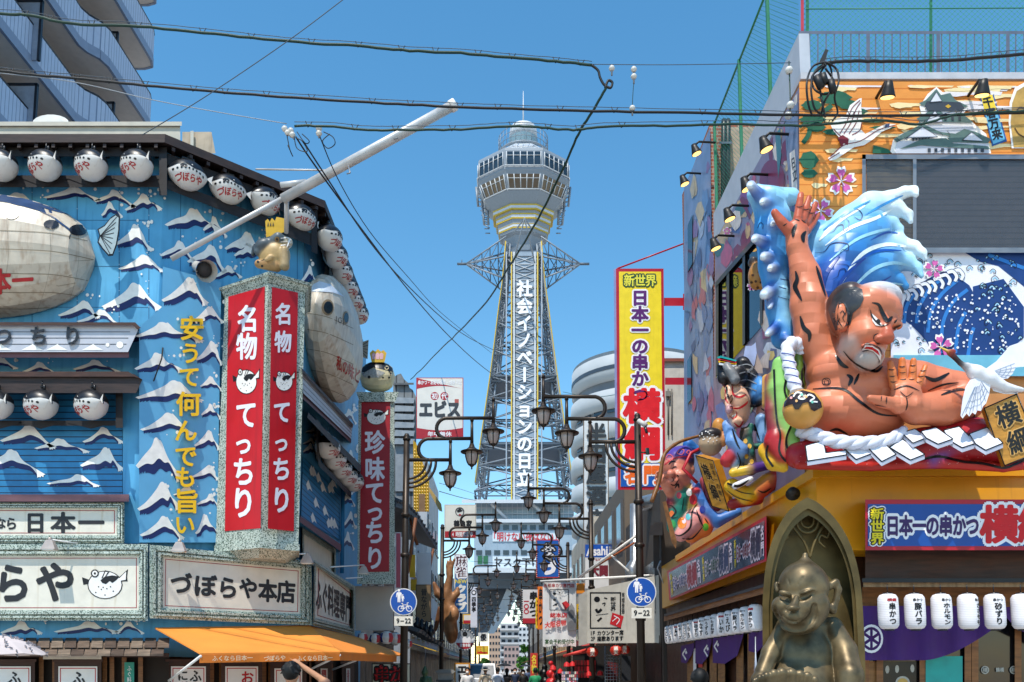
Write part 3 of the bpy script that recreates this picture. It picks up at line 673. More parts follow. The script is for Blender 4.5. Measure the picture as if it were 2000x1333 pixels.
for ch,x,y,w,h in (('づ',332,1116,44,46),('ぼ',378,1120,46,46),('ら',424,1124,42,46),('や',466,1126,38,44),('本',504,1130,38,46),('店',540,1132,38,46)):m.glyphs(LCS,[(ch,[(x,y),(x+w,y+3),(x+w,y+h+2),(x,y+h)])],.06,.006,SI)
m.build('lettering',zb_)
fz = signboard(LTS,[(613,1094),(611,1222),(693,1243),(694,1146)],[(618,1106),(616,1207),(688,1226),(689,1155)],'narrow foreshortened framed white signboard facing the street')
m = MB();q = [lerp2((618,1126),(687,1168),0),(687,1166),(686,1220),(617,1192)];m.htext(LTS,'ふぐ料理専門',q,.05,.006,SI);m.build('lettering',fz)
ni = signboard(PF(14.2),[(-330,982),(-330,1062),(243,1062),(243,982)],[(-320,993),(-320,1046),(228,1046),(228,993)],'smaller framed white signboard between the blue shutter and the long signboard')
m = MB();NP = PF(14.2)
for ch,x,y,w,h in (('な',-10,1010,22,24),('ら',10,1010,24,26),('日',48,1000,42,42),('本',98,1000,50,42),('一',152,998,52,46)):m.glyphs(NP,[(ch,[(x,y),(x+w,y),(x+w,y+h),(x,y+h)])],.06,.006,SI)
m.build('lettering',ni)
ns = signboard(LT,[(590,1030),(590,1100),(656,1120),(656,1072)],[(594,1044),(594,1098),(652,1118),(652,1082)],'small framed sign tucked under the street-side shutter sill',d0=0.02,border=False)
m = MB();m.htext(LT,'名物',[(595,1050),(612,1060),(612,1092),(595,1084)],.05,.006,M('#a02030'));m.htext(LT,'てっちり',[(614,1062),(650,1083),(650,1112),(614,1096)],.05,.006,SI);m.build('lettering',ns)
# ---- street side: sign canopy, small roof, shutter
m = MB();m.panel(LT,[(590,724),(592,768),(686,858),(688,834)],0,.4,M('#b7bac4',.45));m.panel(LT,[(588,718),(590,726),(689,836),(690,829)],0,.46,BROWN);m.panel(LT,[(592,768),(592,780),(686,866),(686,858)],0,.36,PINKB)
for k in (.3,.55,.8):m.panel(LT,[lerp2((590,724),(592,768),k),lerp2((590,725),(592,769),k),lerp2((688,835),(686,859),k),lerp2((688,834),(686,858),k)],.4,.404,M('#30323a'))
m.build('sign_canopy',rest)
m = MB();m.panel(LT,[(602,806),(600,816),(704,924),(706,910)],0,.7,EAVE);m.panel(LT,[(618,818),(618,900),(626,908),(626,826)],.0,.34,TIMBER);m.panel(LT,[(622,898),(622,910),(686,974),(686,962)],.02,.4,TIMBER)
m.build('timber_roof',rest)
m = MB();m.panel(LT,[(592,892),(588,1012),(664,1056),(664,962)],.01,.03,SHUT);s2 = m.build('shutter',rest)
m = MB();rn = random.Random(4)
for i in range(14):
    x,y = 594+rn.random()*60,900+rn.random()*110;y += (x-594)*.6
    m.poly(LT,[(x,y),(x+4,y-9),(x+8,y+2),(x+12,y+14),(x+7,y+8),(x+3,y+12)],.034,CREST)
m.build('shutter_painting',s2)
m = MB();m.panel(LT,[(586,1008),(586,1020),(666,1078),(666,1064)],.0,.3,PINKB);m.build('sill',rest)
m = MB();m.tube([LT(670,940,.08),LT(668,1120,.08)],.05,BLUED);m.build('drain_pipe',rest)
# ---- floodlights over the signs
FL = M('#b9aca4',.4,.2)
def flood(mp,x,y,off,label,tip=None):
    t = thing('floodlight',label,'floodlight',tuple(mp(x,y+12,off)),'floodlights over the restaurant signs');m = MB()
    c = mp(x,y,off);m.tube([mp(x+44,y+8,-.05) if tip is None else mp(tip[0],tip[1],0),mp(x,y-8,off)],.014,WHITE);m.build('arm',t)
    m = MB();m.hexa([c+Vector(v) for v in ((-.12,-.06,-.1),(.12,-.06,-.1),(.12,.08,-.1),(-.12,.08,-.1),(-.05,-.03,.06),(.05,-.03,.06),(.05,.04,.06),(-.05,.04,.06))],FL);m.tube([c+Vector((0,0,.05)),c+Vector((0,0,.1))],.03,FL);m.build('housing',t)
    m = MB();m.box(c+Vector((-.1,-.05,-.115)),c+Vector((.1,.07,-.102)),M('#e8e4da',.2));m.build('lens',t)
flood(LS,97,1062,.35,'floodlight on an arm over the long signboard',(152,1062));flood(LCS,350,1066,.3,'floodlight over the angled corner signboard',(350,1058))
flood(LCS,600,1090,.3,'floodlight at the corner between the two framed signboards',(545,1084));flood(LTS,710,1112,.5,'upper floodlight on a long arm below the slim red column',(645,1108));flood(LTS,738,1134,.5,'lower floodlight on a long arm below the slim red column',(676,1130))
# ---- horn loudspeaker, white boom
t = thing('horn_speaker','grey horn loudspeaker on the wave wall left of the red column','loudspeaker',tuple(LC(398,545,.3)));m = MB()
a,b = LC(384,520,.1),LC(404,530,.55);ax = (b-a);k = [a+ax*i/4 for i in range(5)]
m.tube(k,[.09,.1,.12,.15,.2],M('#b8b4ac',.4),16,cap=False);m.build('horn',t)
m = MB();m.tube([b-ax*.35,b-ax*.2],[.12,.13],M('#3a3a3c'),16);m.build('driver',t);m = MB();m.tube([LC(378,530,0),LC(386,526,.2)],.02,STEEL);m.build('bracket',t)
t = thing('boom_pole','long white diagonal pole reaching out over the street from the blue wall','pole',tuple(P(335,508,14.35)))
m = MB();GAL = M('#c4c4c4',.4,.2,noise=.25,scale=4)
m.tube([P(335,506,14.2),P(575,376,14.0)],.047,GAL,12);m.tube([P(552,389,14.0),P(884,207,13.2)],.085,GAL,12);m.tube([P(880,209,13.2),P(889,204,13.2)],.1,WHITE,12);m.build('tube',t)
m = MB();m.tube([P(560,392,14.1),P(559,455,14.6)],.04,GAL,10);m.tube([P(548,362,14.0),P(598,356,14.0)],.05,GAL,8);m.tube([P(500,331,14.6),P(640,333,13.9)],.016,GAL,6);m.build('strut',t)
m = MB()
for x,y in ((772,262),(680,330)):m.tube([P(x,y-6,13.5),P(x+4,y+8,13.4),P(x-3,y+10,13.4)],.012,STEEL)
m.build('eye_ring',t)
# ---- orange awning
t = thing('shop_awning','orange fabric awning with a lettered valance under the corner signboard','awning',tuple(P(530,1300,14.5)))
ORG = M('#ea8f38',.7,noise=.1,scale=2)
bl,br,far = P(303,1229,14.2),P(603,1224,16.0),P(693,1245,20.8);fl_,fr,ff = P(391,1279,13.1),P(664,1276,14.9),P(796,1283,19.5);up = Vector((0,0,.025))
m = MB();m.hexa([bl,br,fr,fl_,bl+up,br+up,fr+up,fl_+up],ORG);m.hexa([br,far,ff,fr,br+up,far+up,ff+up,fr+up],ORG);m.build('canopy',t)
m = MB();dn = Vector((0,0,-.13));AW1 = Plane((fl_.x,fl_.y),(fr.x,fr.y));AW2 = Plane((fr.x,fr.y),(ff.x,ff.y));OR2 = M('#dc7a2a',.7,noise=.12)
for a,b in ((fl_,fr),(fr,lerp2(fr,ff,.97) and fr+(ff-fr)*.8)):
    k = 10;n_ = Vector(((b-a).y,-(b-a).x,0)).normalized()
    for i in range(k):
        p,q = a+(b-a)*(i/k),a+(b-a)*((i+1)/k);w0,w1 = (.012 if i % 2 else 0),(0 if i % 2 else .012)
        m.hexa([p+n_*w0+dn,q+n_*w1+dn,q+n_*(w1-.012)+dn,p+n_*(w0-.012)+dn,p+n_*w0,q+n_*w1,q+n_*(w1-.012),p+n_*(w0-.012)],OR2)
m.build('valance',t)
m = MB();VL = M('#f0d8b0',.6)
for st,x0,x1 in (('ふくなら日本一',414,494),('づぼらや',515,558),('ふくなら日本一',580,650)):m.htext(AW1,st,[(x0,1281),(x1,1279.5),(x1,1290.5),(x0,1292)],.03,.02,VL)
m.build('lettering',t)
m = MB()
for a,b in (((392,1282,13.1),(330,1330,14.3)),((664,1280,14.9),(610,1306,16)),((716,1282,16.5),(650,1308,17.5))):m = MB();m.tube([P(*a),P(*b)],.022,WHITE);m.build('support_arm',t)
# ---- shingled pent roof, timber shop front, poster boxes
t = thing('pent_roof','weathered grey-brown shingled pent roof over the restaurant entrance','roof',tuple(P(160,1300,13.9)));SHG = [M(c,.7,kind='wood',noise=.3) for c in ('#7a6656','#8d7a68','#5e4c40')]
m = MB()
for i in range(15):
    x = -60+i*26;c = SHG[i % 3]
    m.hexa([P(x-10,1278,13.45)+Vector((0,0,-.03)),P(x+15,1278,13.45)+Vector((0,0,-.03)),P(x+18,1258,14.3),P(x-4,1258,14.3),P(x-10,1278,13.45),P(x+15,1278,13.45),P(x+18,1256,14.3)+up,P(x-4,1256,14.3)+up],c)
    m.hexa([P(x+3,1269,13.75)+up,P(x+26,1269,13.75)+up,P(x+27,1251,14.4)+up,P(x+6,1251,14.4)+up,P(x+3,1267.5,13.75)+up,P(x+26,1267.5,13.75)+up,P(x+27,1249,14.4)+up,P(x+6,1249,14.4)+up],SHG[(i+1) % 3])
m.build('shingles',t);m = MB();m.rect(PF(13.9),84,1279,198,1288,-.1,0,M('#c8beb0'));m.rect(PF(14.0),-100,1276,330,1284,-.3,0,BROWN);m.build('fascia',t)
m = MB();m.rect(LF,-300,1284,330,1480,-.05,.03,M('#241a14',.8));m.panel(LC,[(286,1282),(286,1480),(600,1480),(600,1290)],-.05,.03,M('#241a14',.8));m.panel(LT,[(597,1285),(597,1480),(700,1440),(700,1288)],-.05,.03,M('#2c2018',.8));m.build('entrance_recess',rest)
m = MB()
def sp(mp,x,w,y0,y1,o):m = MB();m.panel(mp,[(x,y0),(x,y1),(x+w,y1),(x+w,y0)],.03,o,WOODL);m.build('shop_post',rest)
for x in (76,102,200,214,238,270):sp(LF,x,9,1284,1480,.15)
for x in (318,410,428,512,524):sp(LC,x,8,1284,1480,.15)
for x in (604,620,646,672):sp(LT,x,4,1288,1440,.12)
def poster(mp,x0,x1,y0,label,rows,off=.3,red=False,y1=1420):
    t = thing('poster_box',label,'poster',tuple(mp((x0+x1)/2,y1,off)),'poster boxes along the restaurant front');m = MB();m.rect(mp,x0-8,y0-10,x1+8,y1,off-.18,off-.02,BROWN);m.rect(mp,x0-11,y0-14,x1+11,y0-9,off-.2,off+.05,BROWN);m.build('box',t)
    m = MB();m.rect(mp,x0,y0,x1,y1-8,off-.02,off,WHITE);m.build('paper',t);m = MB()
    for a,b,c,d in ((x0+3,y0+3,x1-3,y0+4.6),(x0+3,y0+3,x0+4.6,y1-10),(x1-4.6,y0+3,x1-3,y1-10)):m.rect(mp,a,b,c,d,off,off+.004,RED)
    m.build('red_border',t);m = MB()
    for st,x,y,s in rows:m.vtext(mp,st,[(x,y),(x+s,y),(x+s,y+s*1.05*len(st)),(x,y+s*1.05*len(st))],.045,off+.004,RED if red else SI)
    m.build('lettering',t)
poster(LF,-10,60,1302,'white red-bordered poster box beside the umbrella',[('ふぐさ',14,1310,28)]);poster(LF,114,190,1302,'white red-bordered poster box under the shingled roof',[('ふぐち',138,1310,30)])
poster(LC,334,402,1302,'white poster box with two lines of black writing under the awning',[('にぎり',346,1308,22),('ふぐち',370,1308,24)]);poster(LC,440,504,1302,'cream poster box with red writing under the awning',[('おみやげ',470,1310,26)],red=True)
poster(LC,536,590,1306,'white poster box behind the person with a raised arm',[('ふぐ',555,1330,26)])
poster(LT,626,640,1306,'slim poster box with red writing at the street end of the awning',[('福ふ',628,1310,9)],red=True,off=.2,y1=1380);poster(LT,676,684,1306,'slimmest poster box, farthest along the restaurant front',[('ふぐ',677,1312,6)],red=True,off=.2,y1=1370)
t = thing('banner_plate','narrow teal vertical plate on the entrance post','sign',tuple(LF(252,1400,.2)));m = MB();m.rect(LF,243,1294,262,1400,.15,.18,M('#2f8f7c',.5));m.build('plate',t);m = MB();m.vtext(LF,'ふぐ料理',[(248,1300),(257,1300),(257,1345),(248,1345)],.02,.185,WHITE);m.build('lettering',t)
# ------------------------------------------------------------------ right corner building
RF = PF(11.2);XR = 4.14
def xs(y):return XR-.0152*(y-11.2)
RS = Plane((xs(22.2),22.2),(XR,11.2))
def fx(x,d):return (x-CXP)/FP*d
rb = thing('corner_building','three-storey corner restaurant with an orange mural, railed roof and yellow fascia','building',(4.2,12,0))
ZW = P(1600,158,11.2).z;ZC = P(1600,66,11.2).z;ZL = P(1600,918,11.15).z;ZB = P(1600,1075,11.15).z
CONC = M('#b9bac0',.6,noise=.14);YF = M('#dd9a14',.35,noise=.14,scale=2,kind='streak',c2='#9a6a10',s0=.6,s1=1.1);WDK = M('#4a2c1c',.5,kind='wood',map=(2,2,18));WMD = M('#9a6436',.5,kind='wood',map=(2,2,14));REDF = M('#b0162a',.35,noise=.1)
px0 = XR
m = MB();m.prism([(px0,11.2,ZW),(13,11.2,ZW),(13,16.1,ZW),(xs(16.1),16.1,ZW)],[(px0,11.2,ZL-.3),(13,11.2,ZL-.3),(13,16.1,ZL-.3),(xs(16.1),16.1,ZL-.3)],M('#c88a50',.6));m.build('wall',rb)
m = MB();m.box((px0-.02,11.16,ZW),(13,11.5,ZW+.1),CONC);m.build('coping',rb)
m = MB();m.prism([(px0-.01,11.2,ZC),(px0+.14,11.2,ZC),(xs(16.05)+.14,16.05,ZC),(xs(16.05)-.01,16.05,ZC)],[(px0-.01,11.2,ZW+.02),(px0+.14,11.2,ZW+.02),(xs(16.05)+.14,16.05,ZW+.02),(xs(16.05)-.01,16.05,ZW+.02)],M('#b4bac4',.5,noise=.1));m.build('side_parapet',rb)
m = MB();m.prism([(px0-.03,11.15,ZL),(13,11.15,ZL),(13,22,ZL),(xs(22)-.03,22,ZL)],[(px0-.03,11.15,ZB),(13,11.15,ZB),(13,22,ZB),(xs(22)-.03,22,ZB)],YF)
m.box((px0-.04,11.08,ZL-.1),(13,11.18,ZL+.015),YF);m.prism([(px0-.09,11.085,ZL+.014),(px0,11.085,ZL+.014),(xs(20),20,ZL+.014),(xs(20)-.09,20,ZL+.014)],[(px0-.09,11.085,ZL-.12),(px0,11.085,ZL-.12),(xs(20),20,ZL-.12),(xs(20)-.09,20,ZL-.12)],YF)
m.build('yellow_fascia',rb)
m = MB()                                                  # ground-floor timber front, recessed
m.prism([(4.2,11.8,ZB),(13,11.8,ZB),(13,22,ZB),(4.05,22,ZB)],[(4.2,11.8,0),(13,11.8,0),(13,22,0),(4.05,22,0)],WDK);m.build('timber_front',rb)
PX = PF(11.1)
m = MB();m.rect(PX,1690,1072,2500,1132,-.6,0,WDK);m.rect(PX,1684,1130,2500,1138,-.6,.22,M('#1a1a1c',.4));m.rect(PX,1686,1137,2500,1147,-.5,.16,M('#a88660',.6,kind='wood',c2='#e0d8d0',map=(12,3,3)))
m.panel(RS,[(1297,1204),(1297,1214),(1492,1160),(1492,1146)],0,.42,WMD);m.panel(RS,[(1297,1200),(1297,1205),(1492,1147),(1492,1141)],0,.46,M('#2c2a2c',.5));m.build('lantern_eave',rb)
# railing on the roof
r = thing('roof_railing','grey metal railing along the front roof edge of the mural building','railing',tuple(P(1780,158,11.25)));GR = M('#6a6f7c',.4,.3)
PR = PF(11.25);m = MB();m.rect(PR,1560,61,2500,67,-.06,0,GR);m.rect(PR,1570,148,2500,154,-.04,0,GR)
for x in (1566,1692,1829,1965):m.rect(PR,x,66,x+7,158,-.05,.006,GR)
m.build('rail',r);m = MB();x = 1580
while x < 2460:m.rect(PR,x,66,x+2.6,150,-.025,-.005,GR);x += 16.1
m.build('baluster',r)
# chain-link fences
GN = M('#2f7d5c',.5,noise=.1);LINK = M('#3f9070',.5,noise=0)
def chain(m,o,u,W_,H_,step=.085,t=.0035,poly=None):
    o = Vector(o);u = Vector(u).normalized();z = Vector((0,0,1))
    def seg(a,b): 
        d = (b-a).normalized();w = d.cross(u.cross(z)).normalized()*t;m.quad(a-w,b-w,b+w,a+w,LINK)
    k = -H_
    while k < W_:
        for s in (0,1):
            t0,t1 = max(0,-k),min(H_,W_-k)
            if t1 > t0:
                f = (lambda q:o+u*(k+q)+z*q) if s == 0 else (lambda q:o+u*(k+q)+z*(H_-q));seg(f(t0),f(t1))
        k += step
fr = thing('roof_fence','green chain-link fence behind the front roof railing','fence',tuple(P(1780,150,11.6)))
m = MB();a = P(1574,150,11.6);chain(m,a,(1,0,0),4.2,3.2);m.build('chain_link',fr)
PFN = PF(11.6)
for x in (1574,1815):m = MB();m.rect(PFN,x,-120,x+6,152,-.04,0,GN);m.build('post',fr)
m = MB();m.tube([PFN(1574,18),PFN(2050,16)],.008,GN);m.build('tension_wire',fr)
m = MB();m.rect(PF(11.4),1564,-120,1570,152,-.03,0,M('#b03040',.5));m.build('red_pipe',fr)
fs_ = thing('roof_fence','green chain-link fence along the street-side roof edge above the pale parapet','fence',(3.9,13.5,ZC));m = MB();chain(m,(XR+.04,11.3,ZC),(-.0152,1,0),4.7,1.9)
m.build('chain_link',fs_);m = MB()
for y in (12.6,14.2,15.95):m = MB();m.box((xs(y)+.01,y-.025,ZC-.1),(xs(y)+.06,y+.025,ZC+1.92),GN);m.build('post',fs_)
m = MB();m.tube([(XR+.04,11.3,ZC+1.9),(xs(16)+.04,16,ZC+1.9)],.02,GN);m.build('top_rail',fs_)
# ---- orange mural
ORA = M('#e2923e',.45,kind='lines',ax=2,freq=6.2,c2='#c9701c',th=.86,noise=.1,bump=.1);mur = thing('mural_panel','orange striped mural with pine, flying crane, castle tower and pink blossoms','mural',tuple(RF(1780,490)))
m = MB();m.panel(RF,[(1561,160),(1561,700),(2500,700),(2500,160)],.005,.03,ORA);m.build('panel',mur)
m = MB();CRM = M('#eed9a4',.5,noise=.1);rn = random.Random(5);PALE = M('#e9e2e4',.5)
for i in range(52):
    x = 1564+rn.random()*360;y = 168+rn.random()**1.5*200;w = 30+rn.random()*110
    if y > 286:w = min(w,1676-x)
    if w < 14:continue
    w = min(w,2000-x);h = 3+rn.random()*7;x2 = min(x+w,2000)
    m.poly(RF,[(x,y),(x+w*.2,y-h*.4),(x+w*.5,y-h*.2),(x2,y-h*.1),(x2-4,y+h*.6),(x+w*.6,y+h*.5),(x+w*.35,y+h),(x+4,y+h*.7)],.034+i*.0003,PALE if y < 215 and i % 2 else CRM)
m.build('cloud_stripe',mur)
m = MB();PG_ = M('#1f5f44',.5,noise=.2,scale=8);PGL = M('#3f8a5c',.5)
for x,y,w,h in ((1566,196,40,20),(1600,178,62,26),(1636,196,44,18),(1660,212,34,12),(1562,224,50,20),(1608,252,36,12),(1576,240,36,18),(1562,296,36,34),(1566,330,30,18),(1680,232,50,8),(1700,246,50,7)):
    m.poly(RF,[(x+w*.5+w*.5*math.cos(a*.449)*(1+.12*math.cos(a*2.7)),y+h*.5+h*.5*math.sin(a*.449)*(1+.16*math.sin(a*3.1))) for a in range(14)],.046+(x % 7)*.0004,PG_)
m.ribbon(RF,[(1568,280),(1580,262),(1584,240),(1604,222),(1625,206)],9,.05,PG_,4);m.ribbon(RF,[(1562,250),(1578,238),(1600,236)],5,.051,PG_,4)
m.build('pine_tree',mur)
m = MB();MAR = M('#7a2030',.5);CW = M('#efece8',.5,noise=.05)
body = [(1617,309),(1632,300),(1645,282),(1638,268),(1628,256),(1622,244),(1635,232),(1652,226),(1660,206),(1678,193),(1683,192),(1682,208),(1684,232),(1680,252),(1690,262),(1718,248),(1732,242),(1750,243),(1740,250),(1722,258),(1706,272),(1688,284),(1668,288),(1650,300),(1632,312),(1620,314)]
m.poly(RF,body,.056,CW)
for q in ([(1622,306),(1648,284),(1680,276),(1716,254),(1748,245)],[(1640,262),(1654,238),(1664,212),(1680,196)],[(1648,262),(1662,240),(1672,214),(1681,200)],[(1658,262),(1672,240),(1678,216)],[(1664,264),(1680,254),(1684,236)],[(1628,252),(1642,266),(1656,270)],[(1618,312),(1640,298)]):m.ribbon(RF,q,1.6,.061,MAR,4)
m.poly(RF,[(1636,270),(1646,264),(1658,272),(1656,284),(1648,280),(1644,288)],.0605,MAR);m.poly(RF,[(1730,243),(1738,241),(1736,249),(1728,250)],.0615,M('#3a4a70'))
m.build('crane_picture',mur)
m = MB();RG = M('#56706c',.5,noise=.2,scale=9);WL = M('#d6d8e2',.5,noise=.1);DK = M('#39404a',.5);GY = M('#c4c8d4',.5)
m.poly(RF,[(1704,300),(1706,284),(1722,288),(1736,292),(1742,300)],.052,PG_)
m.poly(RF,[(1738,300),(1744,274),(1760,262),(1790,250),(1800,226),(1796,208),(1812,184),(1829,170),(1845,184),(1892,210),(1880,224),(1900,240),(1926,262),(1936,300)],.052,CW)
m.poly(RF,[(1748,300),(1752,276),(1930,276),(1932,300)],.058,GY);m.poly(RF,[(1806,240),(1808,216),(1880,216),(1890,240)],.058,WL);m.poly(RF,[(1800,262),(1802,244),(1900,246),(1908,264)],.058,GY)
for i,q in enumerate(([(1795,202),(1808,196),(1829,174),(1838,186),(1856,182),(1866,196),(1892,208),(1880,211),(1800,206)],[(1790,232),(1806,224),(1824,206),(1842,222),(1884,226),(1902,240),(1884,240),(1796,238)],[(1744,272),(1770,258),(1802,242),(1836,258),(1870,262),(1862,268),(1800,254),(1752,278)],[(1850,270),(1884,252),(1906,258),(1936,272),(1930,280),(1858,278)],[(1756,292),(1800,272),(1848,270),(1862,280),(1930,286),(1934,292),(1850,288),(1800,284)])):m.poly(RF,q,.062+i*.001,RG)
m.poly(RF,[(1806,208),(1810,198),(1876,200),(1884,212),(1876,218),(1812,216)],.07,DK)
for i in range(6):m.poly(RF,[(1782+i*6,270-i*.8),(1786+i*6,269.4-i*.8),(1786+i*6,275-i*.8),(1782+i*6,275.6-i*.8)],.07,DK)
for i in range(9):m.rect(RF,1812+i*13,290,1818+i*13,297,.06,.071,DK)
for i in range(5):m.rect(RF,1816+i*14,228,1821+i*14,235,.06,.071,DK)
for i in range(8):m.ribbon(RF,[(1752+i*14,270-i*2.0),(1758+i*14,276-i*1.8)],1,.072,DK,1)
m.poly(RF,[(1846,208),(1852,204),(1858,208),(1852,212)],.074,M('#c8a030')); 
for q in ([(1808,240),(1826,216),(1842,238)],[(1770,270),(1802,248),(1832,268)],[(1816,200),(1829,180),(1840,198)],[(1880,274),(1898,258),(1920,276)]):m.poly(RF,q,.0735,WL);m.ribbon(RF,q+[q[0]],1.4,.077,DK,1)
m.build('castle_picture',mur)
def blossom(m,mp,cx,cy,r,o,a0=-90):
    pk = M('#d060a8',.5,noise=.2,scale=12);d = M('#a02880',.5)
    pet = lambda k,s:[(cx+s*(math.cos(R(a0+72*k+da))*q),cy+s*(math.sin(R(a0+72*k+da))*q)) for q,da in ((.08,0),(.42,-22),(.72,-26),(.97,-13),(.84,0),(.97,13),(.72,26),(.42,22))]
    for k in range(5):m.poly(mp,pet(k,r*1.16),o+k*.0005,CW)
    for k in range(5):m.poly(mp,pet(k,r*.94),o+.004+k*.0005,pk)
    for k in range(5):m.ribbon(mp,[(cx,cy),(cx+r*.4*math.cos(R(a0+72*k)),cy+r*.4*math.sin(R(a0+72*k)))],r*.06,o+.009,CW,1)
m = MB();blossom(m,RF,1643,354,27,.04);blossom(m,RF,1603,412,24,.04,-60);m.build('blossom_picture',mur)
m = MB();m.panel(RF,[(1913,186),(1940,182),(1967,276),(1938,286)],.04,.045,M('#2a5a9a'));m.poly(RF,[(1916,188),(1938,185),(1947,216),(1924,222)],.049,M('#f0cf3a'));m.poly(RF,[(1924,222),(1947,216),(1963,273),(1940,282)],.049,M('#6ab6dc'))
m.vtext(RF,'千客万来',[(1917,190),(1937,188),(1960,270),(1940,276)],.06,.052,INK);m.build('vertical_plaque',mur)
m = MB();m.poly(RF,[(1976,290),(1970,240),(1972,200),(1982,172),(2000,162),(2040,170),(2060,290)],.05,CW);m.poly(RF,[(1980,288),(1974,240),(1977,202),(1986,178),(2002,168),(2040,176),(2060,288)],.055,M('#c09a50',.5,noise=.3,scale=8));m.ribbon(RF,[(1984,220),(1992,210),(2004,214)],2.5,.06,M('#5a4020'));m.ribbon(RF,[(1982,250),(1990,262),(2004,270)],2.5,.06,M('#5a4020'));m.build('gold_picture',mur)
# front window with blinds
w = thing('window','wide grey-framed shop window with lowered reed blinds beside the raised hand','window',tuple(RF(1840,490)))
ALU = M('#8a8c90',.35,.5);m = MB()
for x0,y0,x1,y1 in ((1684,302,2500,311),(1684,302,1691,492),(1783,308,1790,486),(1684,484,2500,492)):m.rect(RF,x0,y0,x1,y1,0,.07+(x0 % 5)*.002,ALU)
m.rect(RF,1684,488,2500,494,0,.12,ALU);m.build('frame',w)
m = MB();BLD = M('#4e4644',.7,kind='lines',ax=2,freq=12.,c2='#3a3432',th=.7,noise=.3,scale=9);m.rect(RF,1692,312,1783,484,.03,.036,M('#75654c',.7,kind='lines',ax=2,freq=12.,c2='#564a38',th=.7,noise=.3,scale=9));m.rect(RF,1790,312,2500,484,.03,.036,BLD);m.build('blind',w)
m = MB();m.rect(RF,1692,311,1783,484,.055,.058,M('#5a626c',.04,noise=0,alpha=.25,spec=.8));m.rect(RF,1790,311,2500,484,.055,.058,M('#5a626c',.04,noise=0,alpha=.25,spec=.8));m.build('glass',w)
# blue and white wave mural under the window, plain generic surf
wm = thing('surf_mural','blue and white surf mural with pink blossoms under the shop window','mural',tuple(RF(1880,700)));PW = M('#e3e6f0',.5,noise=.08);DB = M('#123a78',.5,noise=.15);MB_ = M('#2a78c4',.5,noise=.15);LB = M('#9ccbe4',.5,noise=.15)
m = MB();m.rect(RF,1740,494,2500,730,.03,.05,PW);m.build('panel',wm);m = MB();CQ = lambda p:p
m.poly(RF,spline([(1764,624),(1766,590),(1790,560),(1822,540),(1850,530),(1875,545),(1900,570),(1902,640),(1880,660),(1850,690),(1830,692),(1800,656),(1780,636),(1764,624)],3),.054,DB);m.poly(RF,[(1885,494),(2500,494),(2500,580),(2000,560),(1950,520),(1915,512)],.054,DB);m.poly(RF,[(1900,560),(1960,545),(2000,600),(2000,660),(1960,694),(1904,694)],.0542,DB);m.poly(RF,[(1860,700),(1880,650),(1902,640),(1906,700)],.0545,DB)
for i,q in enumerate(([(1766,632),(1770,600),(1788,572)],[(1790,632),(1796,598),(1820,560),(1840,546)],[(1812,650),(1818,610),(1840,574),(1870,548)],[(1838,690),(1842,630),(1862,590),(1890,566)],[(1866,690),(1872,640),(1886,610)],[(1890,700),(1896,660),(1902,640)],[(1930,498),(2000,524)])):m.ribbon(RF,q,7,.058,MB_,5)
rn = random.Random(8)
for i in range(190):
    x,y = (1766+rn.random()*134,570+rn.random()*110) if i%3 else (1906+rn.random()*88,560+rn.random()*126)
    if (x-1764)*.5+600 < y and x < 1850 and y > 640:continue
    r = .8+rn.random()*2.2;m.poly(RF,circ(x,y,r,k=6),.064,PW)
for i in range(9):                                        # curled foam fingers over the dark water
    x,y = 1770+i*13+rn.random()*4,585-i*5.4+rn.random()*6;m.ribbon(RF,[(x-14,y-16),(x-2,y-18),(x+5,y-8),(x+2,y+2)],7,.062+i*.0003,PW,4);m.ribbon(RF,[(x-14,y-19.5),(x-2,y-22),(x+8.5,y-9),(x+4,y+3)],1,.066,INK,4)
for i in range(130):
    x,y = 1742+rn.random()*250,500+rn.random()*190
    if 1768 < x < 1905 and 540 < y < 690 and not (y > 640 and x < 1830):continue
    s = 2.5+rn.random()*6;f = rn.choice((-1,1));m.ribbon(RF,[(x,y),(x+f*s,y-s*.9),(x+f*2*s,y-s*.2),(x+f*1.7*s,y+s*.7),(x+f*1.1*s,y+s*.3)],1.2,.06,INK,4);m.ribbon(RF,[(x+f*2,y+2),(x+f*s,y-s*.5),(x+f*1.6*s,y)],2.4,.057,LB,3)
m.build('surf_painting',wm);m = MB();blossom(m,RF,1824,526,20,.068,-80);blossom(m,RF,1838,678,24,.068,-100);m.build('blossom_picture',wm)
m = MB();m.rect(PF(11.1),1745,694,2500,735,-.1,0,M('#6cb4cc',.4,noise=.25,scale=3,bump=.3,bscale=4));m.build('ledge',wm)
# ---- street-side mural
sm = thing('mural_panel','street-side mural with maroon sun rays and a grey tower above the wave sculpture','mural',tuple(RS(1500,560)))
m = MB();m.panel(RS,[(1562,168),(1397,470),(1390,1042),(1572,925)],.003,.02,M('#8c7f96',.35,noise=.3,scale=2));m.build('panel',sm);m = MB()
SU = M('#7a2848',.35,noise=.15);BG = M('#c9b48c',.4,noise=.3,scale=12);cx,cy = 1508,356
def clip(x,y):return (x,max(y,168+(1562-x)*1.83+2))
for k in range(14):
    a0 = R(-100+k*21);a1 = R(-100+k*21+11);m.poly(RS,[clip(cx+30*math.cos(a0),cy+44*math.sin(a0)),clip(cx+54*math.cos(a0),min(cy+110*math.sin(a0),480)),clip(cx+54*math.cos(a1),min(cy+110*math.sin(a1),480)),clip(cx+30*math.cos(a1),cy+44*math.sin(a1))],.024,BG if k % 2 else SU)
m.poly(RS,[clip(cx+25*math.cos(a*.314),cy+44*math.sin(a*.314)) for a in range(20)],.028,SU)
